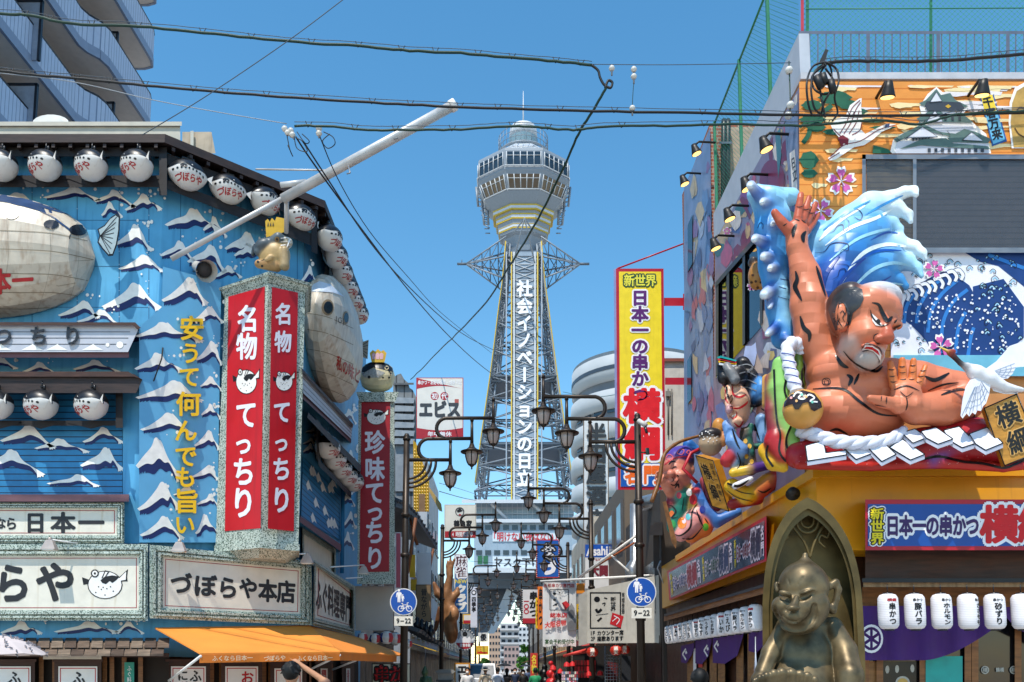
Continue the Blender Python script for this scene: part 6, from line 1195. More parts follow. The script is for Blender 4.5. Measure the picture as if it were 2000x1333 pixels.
# ------------------------------------------------------------------ lattice tower at the end of the street
TD = 150.0;TX = 1022
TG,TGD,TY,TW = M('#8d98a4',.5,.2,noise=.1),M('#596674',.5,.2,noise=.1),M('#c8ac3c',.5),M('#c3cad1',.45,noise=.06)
GLS = M('#27313c',.1,spec=.8,noise=.3,scale=.5)
tw = thing('lattice_tower','tall steel lattice observation tower with a two-storey octagonal deck at the street end','tower',tuple(P(TX,1290,TD)))
def tp(dx,y,dy=0.0):q = P(TX+dx,y,TD);return Vector((q.x,TD+dy,q.z))
def rad(hw,y):return (P(TX+hw,y,TD)-P(TX,y,TD)).length
def ring8(y,hw):
    hw *= .975
    r = rad(hw,y)/math.cos(R(22.5));c = P(TX,y,TD);return [Vector((c.x+r*math.cos(R(22.5+45*k)),TD+.8*r*math.sin(R(22.5+45*k)),c.z)) for k in range(8)]
def loft(m,rings,mat):
    n = len(rings[0]);vs = [v for r in rings for v in r];m.add(vs,[(i*n+j,i*n+(j+1) % n,(i+1)*n+(j+1) % n,(i+1)*n+j) for i in range(len(rings)-1) for j in range(n)]+[tuple(range(n)),tuple((len(rings)-1)*n+j for j in range(n))],mat);return m
m = MB();loft(m,[ring8(*q) for q in ((322,60),(331,88),(336,89),(366,88),(371,89),(376,86),(402,75),(406,77),(409,74),(424,58),(470,46),(474,38),(500,30))],M('#8793a0',.5,noise=.1));m.build('deck',tw)
def windows(y0,h0,y1,h1,nm):
    A,B = ring8(y0,h0),ring8(y1,h1)
    for k in range(8):
        m = MB();mm = MB();j = (k+1) % 8;n = ((A[j]-A[k]).cross(B[k]-A[k])).normalized();n = n if n.dot(A[k]-P(TX,y0,TD)) > 0 else -n;f = lambda u,v,o:(A[k].lerp(A[j],u)).lerp(B[k].lerp(B[j],u),v)+n*o
        m.add([f(.05,0,.1),f(.95,0,.1),f(.95,1,.1),f(.05,1,.1)],[(0,1,2,3)],GLS)
        for i in range(6):u = .05+.18*i;mm.tube([f(u,0,.16),f(u,1,.16)],.09,TW,4)
        mm.tube([f(.05,.3,.16),f(.95,.3,.16)],.07,TW,4);mm.tube([f(.0,1.1,.25),f(1,1.1,.25)],.14,TW,4);mm.build('mullion',m.build('window',tw))
windows(339,88.4,363,88,'a');windows(379,85,401,75.6,'b')
m = MB()
for y,hw in ((430,60),(445,54),(461,49)):
    loft(m,[ring8(y-6,hw+.5),ring8(y-3.4,hw+.5)],TY);loft(m,[ring8(y-3.4,hw),ring8(y+1.4,hw)],TW);loft(m,[ring8(y+1.4,hw-.5),ring8(y+4,hw-.5)],TY)
m.build('banded_ring',tw)  # yellow and white bands on the stepped underside of the deck
m = MB()
for k in (-1,1):
    for y0,h0,y1,h1 in ((366,92,404,88),(366,82,404,80),(404,80,440,76),(404,70,440,68)):m.tube([tp(k*h0,y0),tp(k*h1,y1)],.22,TG,4)
    for i in range(9):m.tube([tp(k*(91-i*2),368+i*9),tp(k*(76-i*1.3),374+i*9)],.12,TG,4);m.tube([tp(k*(91-i*2),368+i*9,3),tp(k*(76-i*1.3),368+i*9,3)],.12,TG,4)
m.build('side_truss',tw)
m = MB();c = P(TX,275,TD);m.lathe(P(TX,290,TD),[(rad(29,290),0),(rad(29,290),P(TX,275,TD).z-P(TX,290,TD).z)],M('#7f9aa4',.15,spec=.7),12,False);m.build('glass_room',tw);m = MB();z0 = P(TX,275,TD).z;m.lathe(P(TX,275,TD),[(rad(28,275),0),(rad(27,275),1.4),(rad(26,275),2.2),(rad(24,275),2.5),(0,2.7)],TW,20);m.build('dome',tw)
m = MB();m.tube([tp(0,252),tp(0,215),tp(0,178)],[.16,.12,.05],TW,6);m.build('spire',tw)
m = MB();r = rad(48,290)
for y in (274,284,294,306):
    c = P(TX,y,TD);m.tube([c+Vector((r*math.cos(R(a)),r*math.sin(R(a)),0)) for a in range(0,361,15)],.07 if y < 300 else .3,TG,4)
for a in range(0,360,12):q = Vector((r*math.cos(R(a)),r*math.sin(R(a)),0));m.tube([P(TX,306,TD)+q,P(TX,274,TD)+q],.05,TG,4)
m.build('railing',tw);m = MB();loft(m,[ring8(300,40),ring8(311,50),ring8(324,70)],TW);m.build('roof_terrace',tw)
# legs
prof_ = [(490,33),(560,38),(620,46),(690,54),(757,62),(830,72),(889,80),(942,86),(978,91)]
def hx(y):
    for (a,b),(c,d) in zip(prof_,prof_[1:]):
        if y <= c:return b+(d-b)*(y-a)/(c-a)
    return 91
def lp(sx,sy,y,inn=0):h = hx(y)-inn;q = P(TX+sx*h,y,TD);return Vector((q.x,TD+sy*rad(h,y),q.z))
ys_ = [490+i*(978-490)/34 for i in range(35)]
for sx in (-1,1):
    for sy in (-1,1):
        m = MB();wd = lambda y:7+7*(y-490)/488
        for a,b in ((0,0),(1,0),(0,1),(1,1)):m.tube([lp(sx,sy,y,a*wd(y))+Vector((0,-sy*b*rad(wd(y),y),0)) for y in ys_[::3]],.2,TG,4)
        for i in range(34):
            y0,y1 = ys_[i],ys_[i+1]
            for b in (0,1):m.tube([lp(sx,sy,y0,(i % 2)*wd(y0))+Vector((0,-sy*b*rad(wd(y0),y0),0)),lp(sx,sy,y1,((i+1) % 2)*wd(y1))+Vector((0,-sy*b*rad(wd(y1),y1),0))],.1,TG,4)
            m.tube([lp(sx,sy,y0),lp(sx,sy,y0,wd(y0))],.1,TG,4);m.tube([lp(sx,sy,y0,wd(y0)*(i % 2)),lp(sx,sy,y1,wd(y1)*(i % 2))+Vector((0,-sy*rad(wd(y1),y1),0))],.08,TG,4)
        m.tube([lp(sx,sy,y,-1.2)+Vector((0,-.3,0)) for y in ys_[::3]],.1,TY,4);m.build('leg',tw)
lv = [520,590,650,705,757,800,845,889,930,978];m = MB();mt = MB()
for f in (-1,1):
    for y in lv:
        for a,b in (((-1,f),(1,f)),((f,-1),(f,1))):
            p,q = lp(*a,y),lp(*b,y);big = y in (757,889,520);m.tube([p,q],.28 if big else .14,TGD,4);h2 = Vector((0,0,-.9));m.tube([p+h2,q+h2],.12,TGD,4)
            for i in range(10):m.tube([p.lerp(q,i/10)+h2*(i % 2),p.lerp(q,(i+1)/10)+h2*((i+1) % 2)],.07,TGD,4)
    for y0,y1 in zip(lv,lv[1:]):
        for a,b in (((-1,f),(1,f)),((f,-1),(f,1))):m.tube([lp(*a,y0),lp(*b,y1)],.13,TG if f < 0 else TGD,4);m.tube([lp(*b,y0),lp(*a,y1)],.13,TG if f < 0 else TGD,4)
for y in (757,889):q = [lp(-1,-1,y),lp(1,-1,y),lp(1,1,y),lp(-1,1,y)];m.prism([v+Vector((0,0,.1)) for v in q],[v+Vector((0,0,-.35)) for v in q],TGD)
m.build('bracing',tw)
m = MB();SHF = M('#8799aa',.4,noise=.2,scale=.6,kind='lines',ax=2,freq=.55,c2='#5d6f80',th=.8);fz_ = TD-rad(62,757)*1.02;fp = lambda x,y,o=0:P(x,y,TD-rad(hx(max(y,490))+5,y)-o)
for i in range(12):y0,y1 = 490+i*40.7,490+(i+1)*40.7;m.panel(fp,[(998,y0),(998,y1),(1051,y1),(1051,y0)],-3,0,SHF);m.build('lift_shaft',tw);m = MB()
for x,mt_ in ((999,TY),(1050,TY),(1004,TW),(1045,TW),(989,TG),(1058,TG)):m.rect(fp,x-1.3,492,x+1.3,978,0,.25,mt_)
for i in range(31):y = 500+i*15.5;m.rect(fp,998,y,1051,y+1.2,0,.14,TW if i % 2 else TGD);m.tube([fp(1004,y,.1),fp(1045,y+15.5,.1)],.08,TW,4);m.tube([fp(1045,y,.1),fp(1004,y+15.5,.1)],.08,TW,4)
m.build('shaft_frame',tw);m = MB()
m.vtext(fp,'社会イノベーションの日立',[(1009,547),(1040,547),(1040,951),(1009,951)],.06,.5,M('#dfe3e8',.5,noise=.03));m.build('lettering',tw)
m = MB()
for k in (-1,1):
    for sy in (-1,1):
        for y0 in (478,516,560):m.tube([tp(k*33,y0,sy*3),tp(k*112,516)],.16,TG,4)
        for i in range(5):
            t0,t1 = i/5,(i+1)/5;a = lambda t,y0,s_:tp(k*33,y0,s_*3).lerp(tp(k*112,516),t);m.tube([a(t0,478,sy),a(t1,516,sy),a(t0,560,sy)],.09,TGD,4);m.tube([a(t1,478,sy),a(t1,560,-sy)],.09,TGD,4)
    m.tube([tp(k*105,516),tp(k*129,516)],.24,TGD,6)
m.tube([tp(-120,516),tp(-120,508)],.08,TGD,4)
for k in (-1,1):m.tube([tp(k*20,505,-9),tp(0,516,-16)],.15,TG,4);m.tube([tp(k*20,560,-9),tp(0,516,-16)],.12,TG,4)
m.build('spreader_arm',tw)
# base building under the tower
BP = PF(136.0);bb = thing('tower_base_building','pale blue-grey building under the tower with rows of windows and lettered banners','building',tuple(P(1020,1290,140)));BW_ = M('#94a8b8',.45,noise=.12,scale=.4,kind='lines',ax=0,freq=.5,c2='#8496a4',th=.94)
m = MB();m.rect(BP,926,1018,1180,1112,-22,0,BW_);m.rect(BP,928,980,1120,1020,-20,-2.5,M('#9fb4c2',.2,noise=.25,scale=.5,spec=.6));m.build('wall',bb)
m = MB();m.rect(BP,902,976,1124,983,-22,1,TW);m.rect(BP,924,1014,1180,1021,-22,.9,TW);m.rect(BP,922,1109,1180,1119,-24,1.2,TW);m.build('cornice',bb);m = MB()
for i in range(15):
    for y in (1026,1075):m = MB();x = 930+i*17.5;m.rect(BP,x,y,x+11.5,y+9,0,.12,GLS);m.build('window',bb)
for x in (933,944):m = MB();m.rect(BP,x,1086,x+9,1102,0,.12,M('#2f6a4a',.4));m.build('window',bb)
m = MB()
for i in range(20):x = 930+i*10;m.rect(BP,x,984,x+1,1014,-2.5,-2.2,TW)
for y in (992,1003):m.rect(BP,928,y,1120,y+1.2,-2.5,-2.1,TW)
for x0,x1 in ((960,990),(1040,1070)):m.tube([BP(x0,984,-1),BP(x1,1014,-1)],.3,TW,4)
m.build('terrace_frame',bb);m = MB();BNR = M('#c9d6df',.6,noise=.05);m.rect(BP,962,1038,1090,1058,.02,.14,BNR);m.rect(BP,962,1087,1058,1110,.02,.14,BNR);m.build('banner',bb);m = MB();m.htext(BP,'「明けない夜はない」',[(956,1039),(1096,1039),(1096,1058),(956,1058)],.03,.2,M('#c0303a',.5));m.htext(BP,'マスク下げ',[(964,1089),(1056,1089),(1056,1108),(964,1108)],.03,.2,M('#2a2c34',.5));m.build('lettering',bb)
m = MB();UND_SHADE = M('#56616d',.7,noise=.2,scale=.3);PIER = M('#a5adb4',.7,noise=.15,scale=.3);m.rect(PF(140),905,1119,1175,1150,-20,0,UND_SHADE)
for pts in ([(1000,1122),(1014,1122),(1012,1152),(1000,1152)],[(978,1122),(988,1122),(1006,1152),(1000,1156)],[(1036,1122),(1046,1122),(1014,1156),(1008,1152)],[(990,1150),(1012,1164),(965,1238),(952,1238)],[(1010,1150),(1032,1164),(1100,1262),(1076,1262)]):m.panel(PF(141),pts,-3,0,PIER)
m.panel(PF(146),[(1000,1150),(1040,1150),(1150,1290),(1060,1290),(1018,1200)],-4,0,UND_SHADE);m.panel(PF(146),[(1002,1152),(900,1152),(900,1250),(950,1240)],-4,-1,UND_SHADE);m.rect(PF(158),880,1130,1180,1166,-2,0,UND_SHADE);m.build('arch_pier_and_shade',bb)  # dark panels paint in the shade beneath the pale concrete piers
# ---- far buildings and trees beyond the arch
def block(name,label,x0,y0,x1,d,col,rows,cols,y1=1310,wc=GLS,bal=False):
    t = thing(name,label,'building',tuple(P((x0+x1)/2,1300,d)));pl_ = PF(d);m = MB();m.rect(pl_,x0,y0,x1,y1,-12,0,M(col,.7,noise=.15,scale=.3));m.build('wall',t);m = MB();dx,dy = (x1-x0)/cols,(1300-y0)/rows
    for i in range(cols):
        for j in range(rows):m = MB();m.rect(pl_,x0+dx*(i+.2),y0+dy*(j+.3),x0+dx*(i+.8),y0+dy*(j+.72),0,.08,wc);m.build('window',t)
    if bal:
        m = MB()
        for j in range(rows):m = MB();m.rect(pl_,x0-.5,y0+dy*(j+.72),x1+.5,y0+dy*(j+1),0,.7,M('#b8b8ba',.6));m.build('balcony',t)
block('apartment_block','beige apartment block seen through the tower arch',955,1226,978,260,'#b59a86',6,4);block('apartment_block','grey balconied apartment block seen through the tower arch',977,1218,1014,240,'#a4a6aa',6,3,bal=True);block('apartment_block','small grey block with a reddish front beyond the tower',984,1262,1014,215,'#a08a86',3,4);block('office_block','low white office block behind the round street trees',1012,1224,1060,270,'#c2c6ca',7,6)
LEAF = [M(c,.6,noise=.3,scale=2) for c in ('#4f8a2c','#6aa43a','#3c7024','#86b84a')];TRK = M('#4a3a2c',.8)
def tree(px,y0,w,d,label):
    h = 1300-y0;c = P(px,1302,d);H = (P(px,y0,d)-P(px,1302,d)).length;r = w*d/FP/2;t = thing('street_tree',label,'tree',(c.x,d,0));m = MB();m.tube([(c.x,d,0),(c.x+.1,d,H*.5),(c.x,d,H*.85)],[.28,.2,.08],TRK,7);rn = random.Random(int(px))
    for i in range(5):a = i*1.3;m.tube([(c.x,d,H*.45),(c.x+r*.6*math.cos(a),d+r*.6*math.sin(a),H*.75)],[.1,.04],TRK,5)
    m.build('trunk',t);m = MB();cl = [(rn.gauss(0,.42),rn.gauss(0,.42),rn.uniform(.42,.95),rn.uniform(.22,.4)) for _ in range(16)]
    for i in range(900):
        q = cl[i % 16];v = Vector((rn.gauss(0,1),rn.gauss(0,1),rn.gauss(0,1))).normalized()*q[3]*rn.uniform(.6,1.05)
        p = Vector((c.x+(q[0]+v.x)*r,d+(q[1]+v.y)*r,H*q[2]+v.z*r*1.1));s_ = .3;a = Vector((rn.gauss(0,1),rn.gauss(0,1),rn.gauss(0,.6))).normalized();b = a.cross(Vector((rn.gauss(0,1),rn.gauss(0,1),rn.gauss(0,1)))).normalized()
        m.add([p-a*s_,p+b*s_*.6,p+a*s_,p-b*s_*.6],[(0,1,2,3)],LEAF[(i+i//16) % 4])
    m.build('crown',t)
tree(1032,1236,34,150,'rounded green street tree right of the road beyond the lamps');tree(950,1264,26,150,'small green street tree left of the road');tree(1018,1262,18,185,'smaller pale green tree behind the rounded one')
# ------------------------------------------------------------------ swan-neck lamp posts
LB = M('#3a322c',.4,.5,noise=.15);LG = M('#b8a8a0',.25,noise=.08,spec=.6);K_ = 1/97.0
def lamp_post(name):
    t = thing(name,'x','street lamp');m = MB();m.tube([(0,0,0),(0,0,1.2)],.11,LB,12);m.tube([(0,0,1.2),(0,0,6.7)],[.085,.07],LB,12);m.lathe((0,0,6.7),[(.085,0),(.09,.03),(.06,.06),(.07,.1),(.04,.15),(0,.16)],LB,12)
    for z in (1.2,2.6,4.1,5.0):m.lathe((0,0,z),[(.1,-.04),(.11,0),(.1,.04)],LB,12)
    m.build('pole',t);zb = {1:7.21,2:6.74,3:6.25}
    arms = {3:[(0,6.25),(-.98,6.25)],2:[(-.5,6.25)]+[(-.5+.235*math.cos(a),6.4925+.2425*math.sin(a)) for a in [R(-80+16*i) for i in range(11)]]+[(-.7,6.735),(-1.46,6.74)],1:[(-.85,6.735)]+[(-.9+.235*math.cos(a),6.9725+.2375*math.sin(a)) for a in [R(-80+16*i) for i in range(11)]]+[(-1.1,7.21),(-1.95,7.21)]}
    for k in (3,2,1):
        a = MB();a.tube([(x,0,z) for x,z in arms[k]],.042,LB,8);a.build('arm',t)
    for x,zz in ((-.66,5.62),(-.55,5.72),(-.44,5.82)):
        a = MB();a.tube([(x,0,6.22)]+[(x+(-x-.02)*(1-math.cos(R(w))),0,6.2-(6.2-zz)*math.sin(R(w))) for w in range(10,91,10)],.03,LB,6);a.build('bracket',t)
    for k,x in ((3,-.98),(2,-1.46),(1,-1.94)):
        z = zb[k];a = MB();a.tube([(x,0,z+.42),(x,0,z-.16)],[.03,.04],LB,8);a.lathe((x,0,z+.4),[(.045,0),(.03,.06),(0,.1)],LB,8)
        a.lathe((x,0,z-.32),[(.25,.0),(.255,.02),(.14,.06),(.07,.12),(.045,.2)],LB,20);h = a.build('lamp_hood',t)
        g_ = MB();g_.lathe((x,0,z-.62),[(.075,.02),(.12,.1),(.15,.2),(.155,.3)],LG,16);g_.build('lamp_glass',t)
        g_ = MB()
        for i in range(6):w = R(60*i+30);g_.tube([(x+rr*math.cos(w),rr*math.sin(w),z-.62+hh) for rr,hh in ((.16,.3),(.157,.2),(.127,.1),(.08,.02))],.012,LB,5)
        g_.lathe((x,0,z-.72),[(0,0),(.02,.03),(.015,.06),(.05,.09),(.08,.125)],LB,12);g_.build('lamp_cage',t)
    return t
post = lamp_post('lamp_post');PTR = kidtree(post);GP = 'swan-neck lamp posts along both kerbs';fst = [True]
rt = lambda d:(2.59+.0-.0152*(d-16.9),d,0)
ords = ['nearest','second','third','fourth','fifth','sixth','seventh','eighth']
for i,d in enumerate((16.9,25.8,34.6,43.5,52.5,61.5,70.5,80)):
    loc = rt(d);lab = 'three-armed dark swan-neck lamp post, %s along the right kerb' % ords[i]
    if fst[0]:fst[0] = False;post.location = loc;post['label'] = lab;post['group'] = GP
    else:dup(post,loc,0,1,lab,GP,PTR)
for i,d in enumerate((18.4,30.3,45.6,60,74,88)):
    dup(post,(-2.36-.0152*(d-18.4),d,0),math.pi,1,'three-armed dark swan-neck lamp post, %s along the left kerb' % ords[i],GP,PTR)
for nm,x,d in (('right',1152,25.8),('left',787,30)):pass
# round blue pedestrian/cycle signs on the nearest posts
def bluesign(px,py,r,d,w,lab):
    mp = PF(d);t = thing('road_sign',lab,'road sign',tuple(mp(px,py+r,0)),'round blue path signs on lamp posts');m = MB();C1 = circ(px,py,r,k=36);m.panel(mp,C1,-.02,0,M('#e4e2e0',.4));m.build('rim',t);m = MB();m.panel(mp,circ(px,py,r*.93,k=36),0,.004,M('#0f4ea8',.35,noise=.08));m.build('disc',t)
    m = MB();f = lambda pts:[(px+u*r,py+v*r) for u,v in pts];o = .009
    for ox,oy,s in ((-.33,-.42,1),(-.06,-.27,.55)):
        g_ = lambda pts:f([(ox+u*s,oy+v*s) for u,v in pts]);m.poly(mp,[(px+(ox+.085*s*math.cos(a*.5236))*r,py+(oy-.43*s+.1*s*math.sin(a*.5236))*r) for a in range(12)],o,SW)
        m.poly(mp,g_([(-.1,-.3),(.1,-.3),(.19,-.24),(.21,.1),(.15,.1),(.13,-.14),(.11,.02),(.1,.45),(.02,.45),(0,.08),(-.02,.45),(-.1,.45),(-.11,.02),(-.13,-.14),(-.17,.08),(-.22,.06),(-.18,-.24)]),o,SW)
    for cx in (-.2,.42):m.ribbon(mp,f([(cx+.2*math.cos(a*.449),.5+.2*math.sin(a*.449)) for a in range(15)]),r*.055,o,SW,1)
    for q in ([(-.2,.5),(-.04,.22),(.3,.22),(.42,.5)],[(-.04,.22),(.1,.5),(.3,.22)],[(-.2,.5),(.1,.5)],[(-.04,.22),(-.08,.1)],[(-.16,.12),(-.02,.1)],[(.3,.22),(.26,.08),(.38,.06)]):m.ribbon(mp,f(q),r*.05,o+.001,SW,1)
    m.build('symbol',t);t2 = thing('sign_plate','small white plate reading 9-22 under the %s blue sign' % w,'road sign',tuple(mp(px,py+r*1.9)));m = MB();m.rect(mp,px-r*.68,py+r*1.06,px+r*.68,py+r*1.76,-.02,.0,M('#e6e0d4',.4));m.build('plate',t2);m = MB();k = r/29;m.line(mp,'9',[(px-15*k,py+35*k),(px-8.5*k,py+35*k),(px-8.5*k,py+46*k),(px-15*k,py+46*k)],.04,.006,INK);m.line(mp,'22',[(px+3*k,py+35*k),(px+16*k,py+35*k),(px+16*k,py+46*k),(px+3*k,py+46*k)],.04,.006,INK);m.rect(mp,px-6.5*k,py+40*k,px+1*k,py+42*k,.0,.006,INK);m.build('lettering',t2)
bluesign(1253,1157,29,16.75,'right','round blue shared-path sign on the right lamp post');bluesign(788,1176,26.5,18.25,'left','round blue shared-path sign on the left lamp post')
# small fittings on the right post
t = thing('security_camera','small camera cluster clamped near the top of the nearest right lamp post','camera',tuple(P(1252,832,16.8)));m = MB();m.tube([P(1247,822,16.7),P(1262,832,16.6)],.05,M('#c8c8c4'));m.tube([P(1258,828,16.7),P(1263,845,16.5)],.03,BLK);m.build('body',t);m = MB();m.tube([P(1250,884,16.8),P(1266,884,16.8)],.015,LB);m.tube([P(1264,876,16.8),P(1265,888,16.8)],.04,M('#3a5a54'));m.build('bracket',t)
# ------------------------------------------------------------------ grey apartment block, upper left
ap = thing('apartment_building','grey apartment block with long ribbed balconies rising behind the blue restaurant','apartment building',(-17,28,0));AL = -15.2
def lx(px,py):r = ray(px,py);return EYE+r*(AL/r.x)
far_y = lx(305,135).y;zf = lx(305,135).z;pit = (lx(305,135)-lx(299,272)).z*1.0
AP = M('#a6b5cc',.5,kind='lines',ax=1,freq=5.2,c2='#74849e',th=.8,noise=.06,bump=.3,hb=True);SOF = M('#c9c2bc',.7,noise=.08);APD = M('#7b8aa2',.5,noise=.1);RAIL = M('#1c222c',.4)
pit = 2.95
def plan_line(z): 
    j = lx(200,130).y;y0 = 12;e = [(AL-.55,y0),(AL-.55,j-.7),(AL-.42,j-.35),(AL-.12,j),(AL,j+.4),(AL,far_y-.5),(AL-.12,far_y-.12),(AL-.5,far_y)];return e
m = MB();sm_ = MB();rm = MB()
e = plan_line(0)+[(AL-4.5,far_y),(AL-4.5,12)]
for k in range(-3,5):
    m = MB();sm_ = MB();rm = MB();z = zf+pit*k;sm_.prism([(x,y,z+.18) for x,y in e],[(x,y,z) for x,y in e],SOF)
    pl_ = plan_line(0)+[(AL-4.5,far_y)]
    for (xa,ya),(xb,yb) in zip(pl_,pl_[1:]):
        u = Vector((xb-xa,yb-ya,0)).normalized();n_ = Vector((u.y,-u.x,0));n_ = n_ if n_.x > 0 or n_.y > 0.5 else -n_
        a,b = Vector((xa,ya,z)),Vector((xb,yb,z)); 
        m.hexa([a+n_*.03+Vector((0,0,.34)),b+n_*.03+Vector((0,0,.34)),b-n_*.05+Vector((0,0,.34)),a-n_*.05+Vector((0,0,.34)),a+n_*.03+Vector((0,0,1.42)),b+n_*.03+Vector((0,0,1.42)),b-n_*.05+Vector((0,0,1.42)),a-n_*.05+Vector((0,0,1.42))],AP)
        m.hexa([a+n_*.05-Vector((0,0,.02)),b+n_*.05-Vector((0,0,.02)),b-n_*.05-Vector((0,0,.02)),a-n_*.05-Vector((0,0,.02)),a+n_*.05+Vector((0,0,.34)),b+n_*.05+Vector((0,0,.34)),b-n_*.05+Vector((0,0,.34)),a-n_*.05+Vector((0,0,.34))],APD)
        rm.tube([a+Vector((0,0,1.46)),b+Vector((0,0,1.46))],.05,RAIL,6)
    for y in (15.5,20.5,25.5,30.5):rm.box((AL-1.9,y,z+.2),(AL-.3,y+.06,z+2.3),M('#8a94a4',.5));rm.box((AL-1.9,y-.02,z+2.25),(AL-.25,y+.08,z+2.34),RAIL);rm.box((AL-.33,y-.02,z+.2),(AL-.25,y+.08,z+2.3),RAIL)
    bo_ = m.build('balcony',ap);sm_.build('slab',bo_);rm.build('rail',bo_)
m = MB();m.box((AL-14,12,0),(AL-2.0,far_y-.3,zf+pit*5),M('#a59e98',.7,noise=.1));m.build('wall',ap);m = MB()
for k in range(-3,5):
    for y in (13,16.4,18.4,21.6,23.4,26.6,28.4):m = MB();m.box((AL-2.01,y,zf+pit*k+.3),(AL-1.94,y+1.6,zf+pit*k+2.3),GLS);m.build('window',ap)
# ------------------------------------------------------------------ shop rows down the street
def XLs(d):return -4.45-.0152*(d-21)
def XRs(d):return 4.02-.0152*(d-21)
def shop(name,label,side,d0,d1,z,col,floors=2,wc='#2a3038',awn=None,kind='shop'):
    f = XLs if side < 0 else XRs;t = thing(name,label,'building',(f(d0),d0,0));xo = side*12;m = MB();m.prism([(f(d0),d0,z),(xo,d0,z),(xo,d1,z),(f(d1),d1,z)],[(f(d0),d0,0),(xo,d0,0),(xo,d1,0),(f(d1),d1,0)],M(col,.7,noise=.2,scale=.8,kind='streak',c2='#6a6258',s0=.58,s1=1.1));m.build('wall',t);n = max(2,int((d1-d0)/2.2))
    for k in range(floors):
        zz = 3.2+k*2.9
        if zz+1.5 > z:break
        for i in range(n):
            a,b = d0+(i+.18)*(d1-d0)/n,d0+(i+.82)*(d1-d0)/n;xa,xb = f(a)-side*.02,f(b)-side*.02;m = MB();m.add([(xa,a,zz),(xb,b,zz),(xb,b,zz+1.4),(xa,a,zz+1.4)],[(0,1,2,3)],M(wc,.12,spec=.7));w_ = m.build('window',t);fm_ = MB();fm_.box((min(xa,xb)-.05,a-.05,zz-.1),(max(xa,xb)+.05,b+.05,zz-.02),M('#8a8a86',.5));fm_.box((min(xa,xb)-.04,a-.05,zz),(max(xa,xb)+.04,a+.02,zz+1.45),M('#5a5c60',.5));fm_.build('frame',w_)
    for i in range(n):
        a,b = d0+(i+.06)*(d1-d0)/n,d0+(i+.94)*(d1-d0)/n;xa,xb = f(a)-side*.02,f(b)-side*.02;m = MB();m.add([(xa,a,.1),(xb,b,.1),(xb,b,2.5),(xa,a,2.5)],[(0,1,2,3)],M(['#241e1a','#3a2a20','#1c2024'][i % 3],.4,noise=.3,scale=2));m.build('shop_opening',t)
    if awn:
        m = MB();x0,x1 = f(d0),f(d1);m.hexa([(x0,d0+.1,2.75),(x1,d1-.1,2.75),(x1-side*1.2,d1-.1,2.4),(x0-side*1.2,d0+.1,2.4),(x0,d0+.1,2.82),(x1,d1-.1,2.82),(x1-side*1.2,d1-.1,2.44),(x0-side*1.2,d0+.1,2.44)],M(awn,.7,noise=.15));m.build('awning',t)
    return t
shop('shop_building','low cream-walled shop beyond the slim red column',-1,24.4,27.5,5.4,'#c4beb4',1,awn=None);shop('shop_building','brown-walled eatery with an old tiled roof on the left side',-1,27.6,33,6.4,'#8a7a6a',1,awn='#3a4a6a');l3 = shop('shop_building','grey-sided shop house behind the cream hanging sign',-1,39,47,9.5,'#8f969e',2,awn='#c8a030');shop('shop_building','tall narrow grey building with a dark drain line on the left',-1,47.2,56,13.5,'#aab0b6',3,awn='#2a4a7a');shop('shop_building','tan mid-street building on the left behind the blue vertical sign',-1,56.2,70,8,'#b8a890',2,awn='#a83030');shop('shop_building','white low building far down the left side',-1,70.2,90,7,'#c8c8c6',2,awn='#3a6a4a');shop('shop_building','last grey building on the left before the tower',-1,90.2,120,8,'#9a9ea4',2,awn='#5a4a3a')
shop('shop_building','dark brown restaurant building with silver ducts on the right',1,22.3,28.5,6.4,'#4a4038',1,awn=None);shop('shop_building','brown building carrying the tall white liquor shop sign',1,28.7,38,8.2,'#75685a',2,awn='#b83a30');shop('shop_building','beige tiled building behind the blue beer sign',1,38.2,50,8.6,'#c2b6a4',2,awn='#c03028');shop('shop_building','cream building in the middle of the right row',1,50.2,64,7.2,'#cfc8bc',2,awn='#d8a030');shop('shop_building','grey-green low building far down the right row',1,64.2,84,6.6,'#9aa49e',2,awn='#3a5a8a');shop('shop_building','last brownish building on the right before the tower',1,84.2,118,7,'#a89a8c',2,awn='#8a3a3a')
# concrete block between yellow sign and muralled neighbour, curved apartments
t = thing('concrete_building','plain pale concrete building between the yellow sign and the muralled side','building',tuple(P(1320,1300,23)));m = MB();PB_ = PF(22.6);m.rect(PB_,1292,704,1420,1300,-5,0,M('#c9c4ba',.7,noise=.15,kind='streak',c2='#8a8478',s0=.6,s1=1.1));m.build('wall',t);m = MB();m.rect(PB_,1290,700,1420,706,-5,.08,M('#8a4a3c'));m.build('coping',t);m = MB()
for x in (1305,1312):m.tube([PB_(x,760,.05),PB_(x,850,.05)],.02,M('#6a6660'))
m.rect(PB_,1300,764,1310,774,0,.12,M('#8a8680'));m.build('meter_pipe',t)
ca = thing('curved_apartment_building','pale rounded apartment tower with stacked curved balconies behind the yellow sign','apartment building',tuple(P(1262,1300,82)));c = P(1258,1300,88);rr = 138*88/FP*1.0;m = MB();zt_ = P(1300,694,82).z;prof = [];z = zt_-34;bands = MB();CW_ = M('#aab1b6',.6,noise=.1,scale=.4)
m.lathe((c.x,c.y,0),[(rr*.93,0),(rr*.93,zt_-1)],M('#6d747c',.6,noise=.2,scale=.5),48,False);m.build('wall',ca)
k = 0;z = zt_
while z > 6:
    h = 2.6 if k == 0 else 1.95
    bands = MB();bands.lathe((c.x,c.y,z-h),[(rr*.93,0),(rr*(1 if k else .985),.05),(rr*(1.01 if k else .985),h*.5),(rr*(1 if k else .985),h),(rr*.9,h+.02)],CW_,48,True);bands.build('balcony',ca);z -= 3.0+(.6 if k == 0 else 0);k += 1
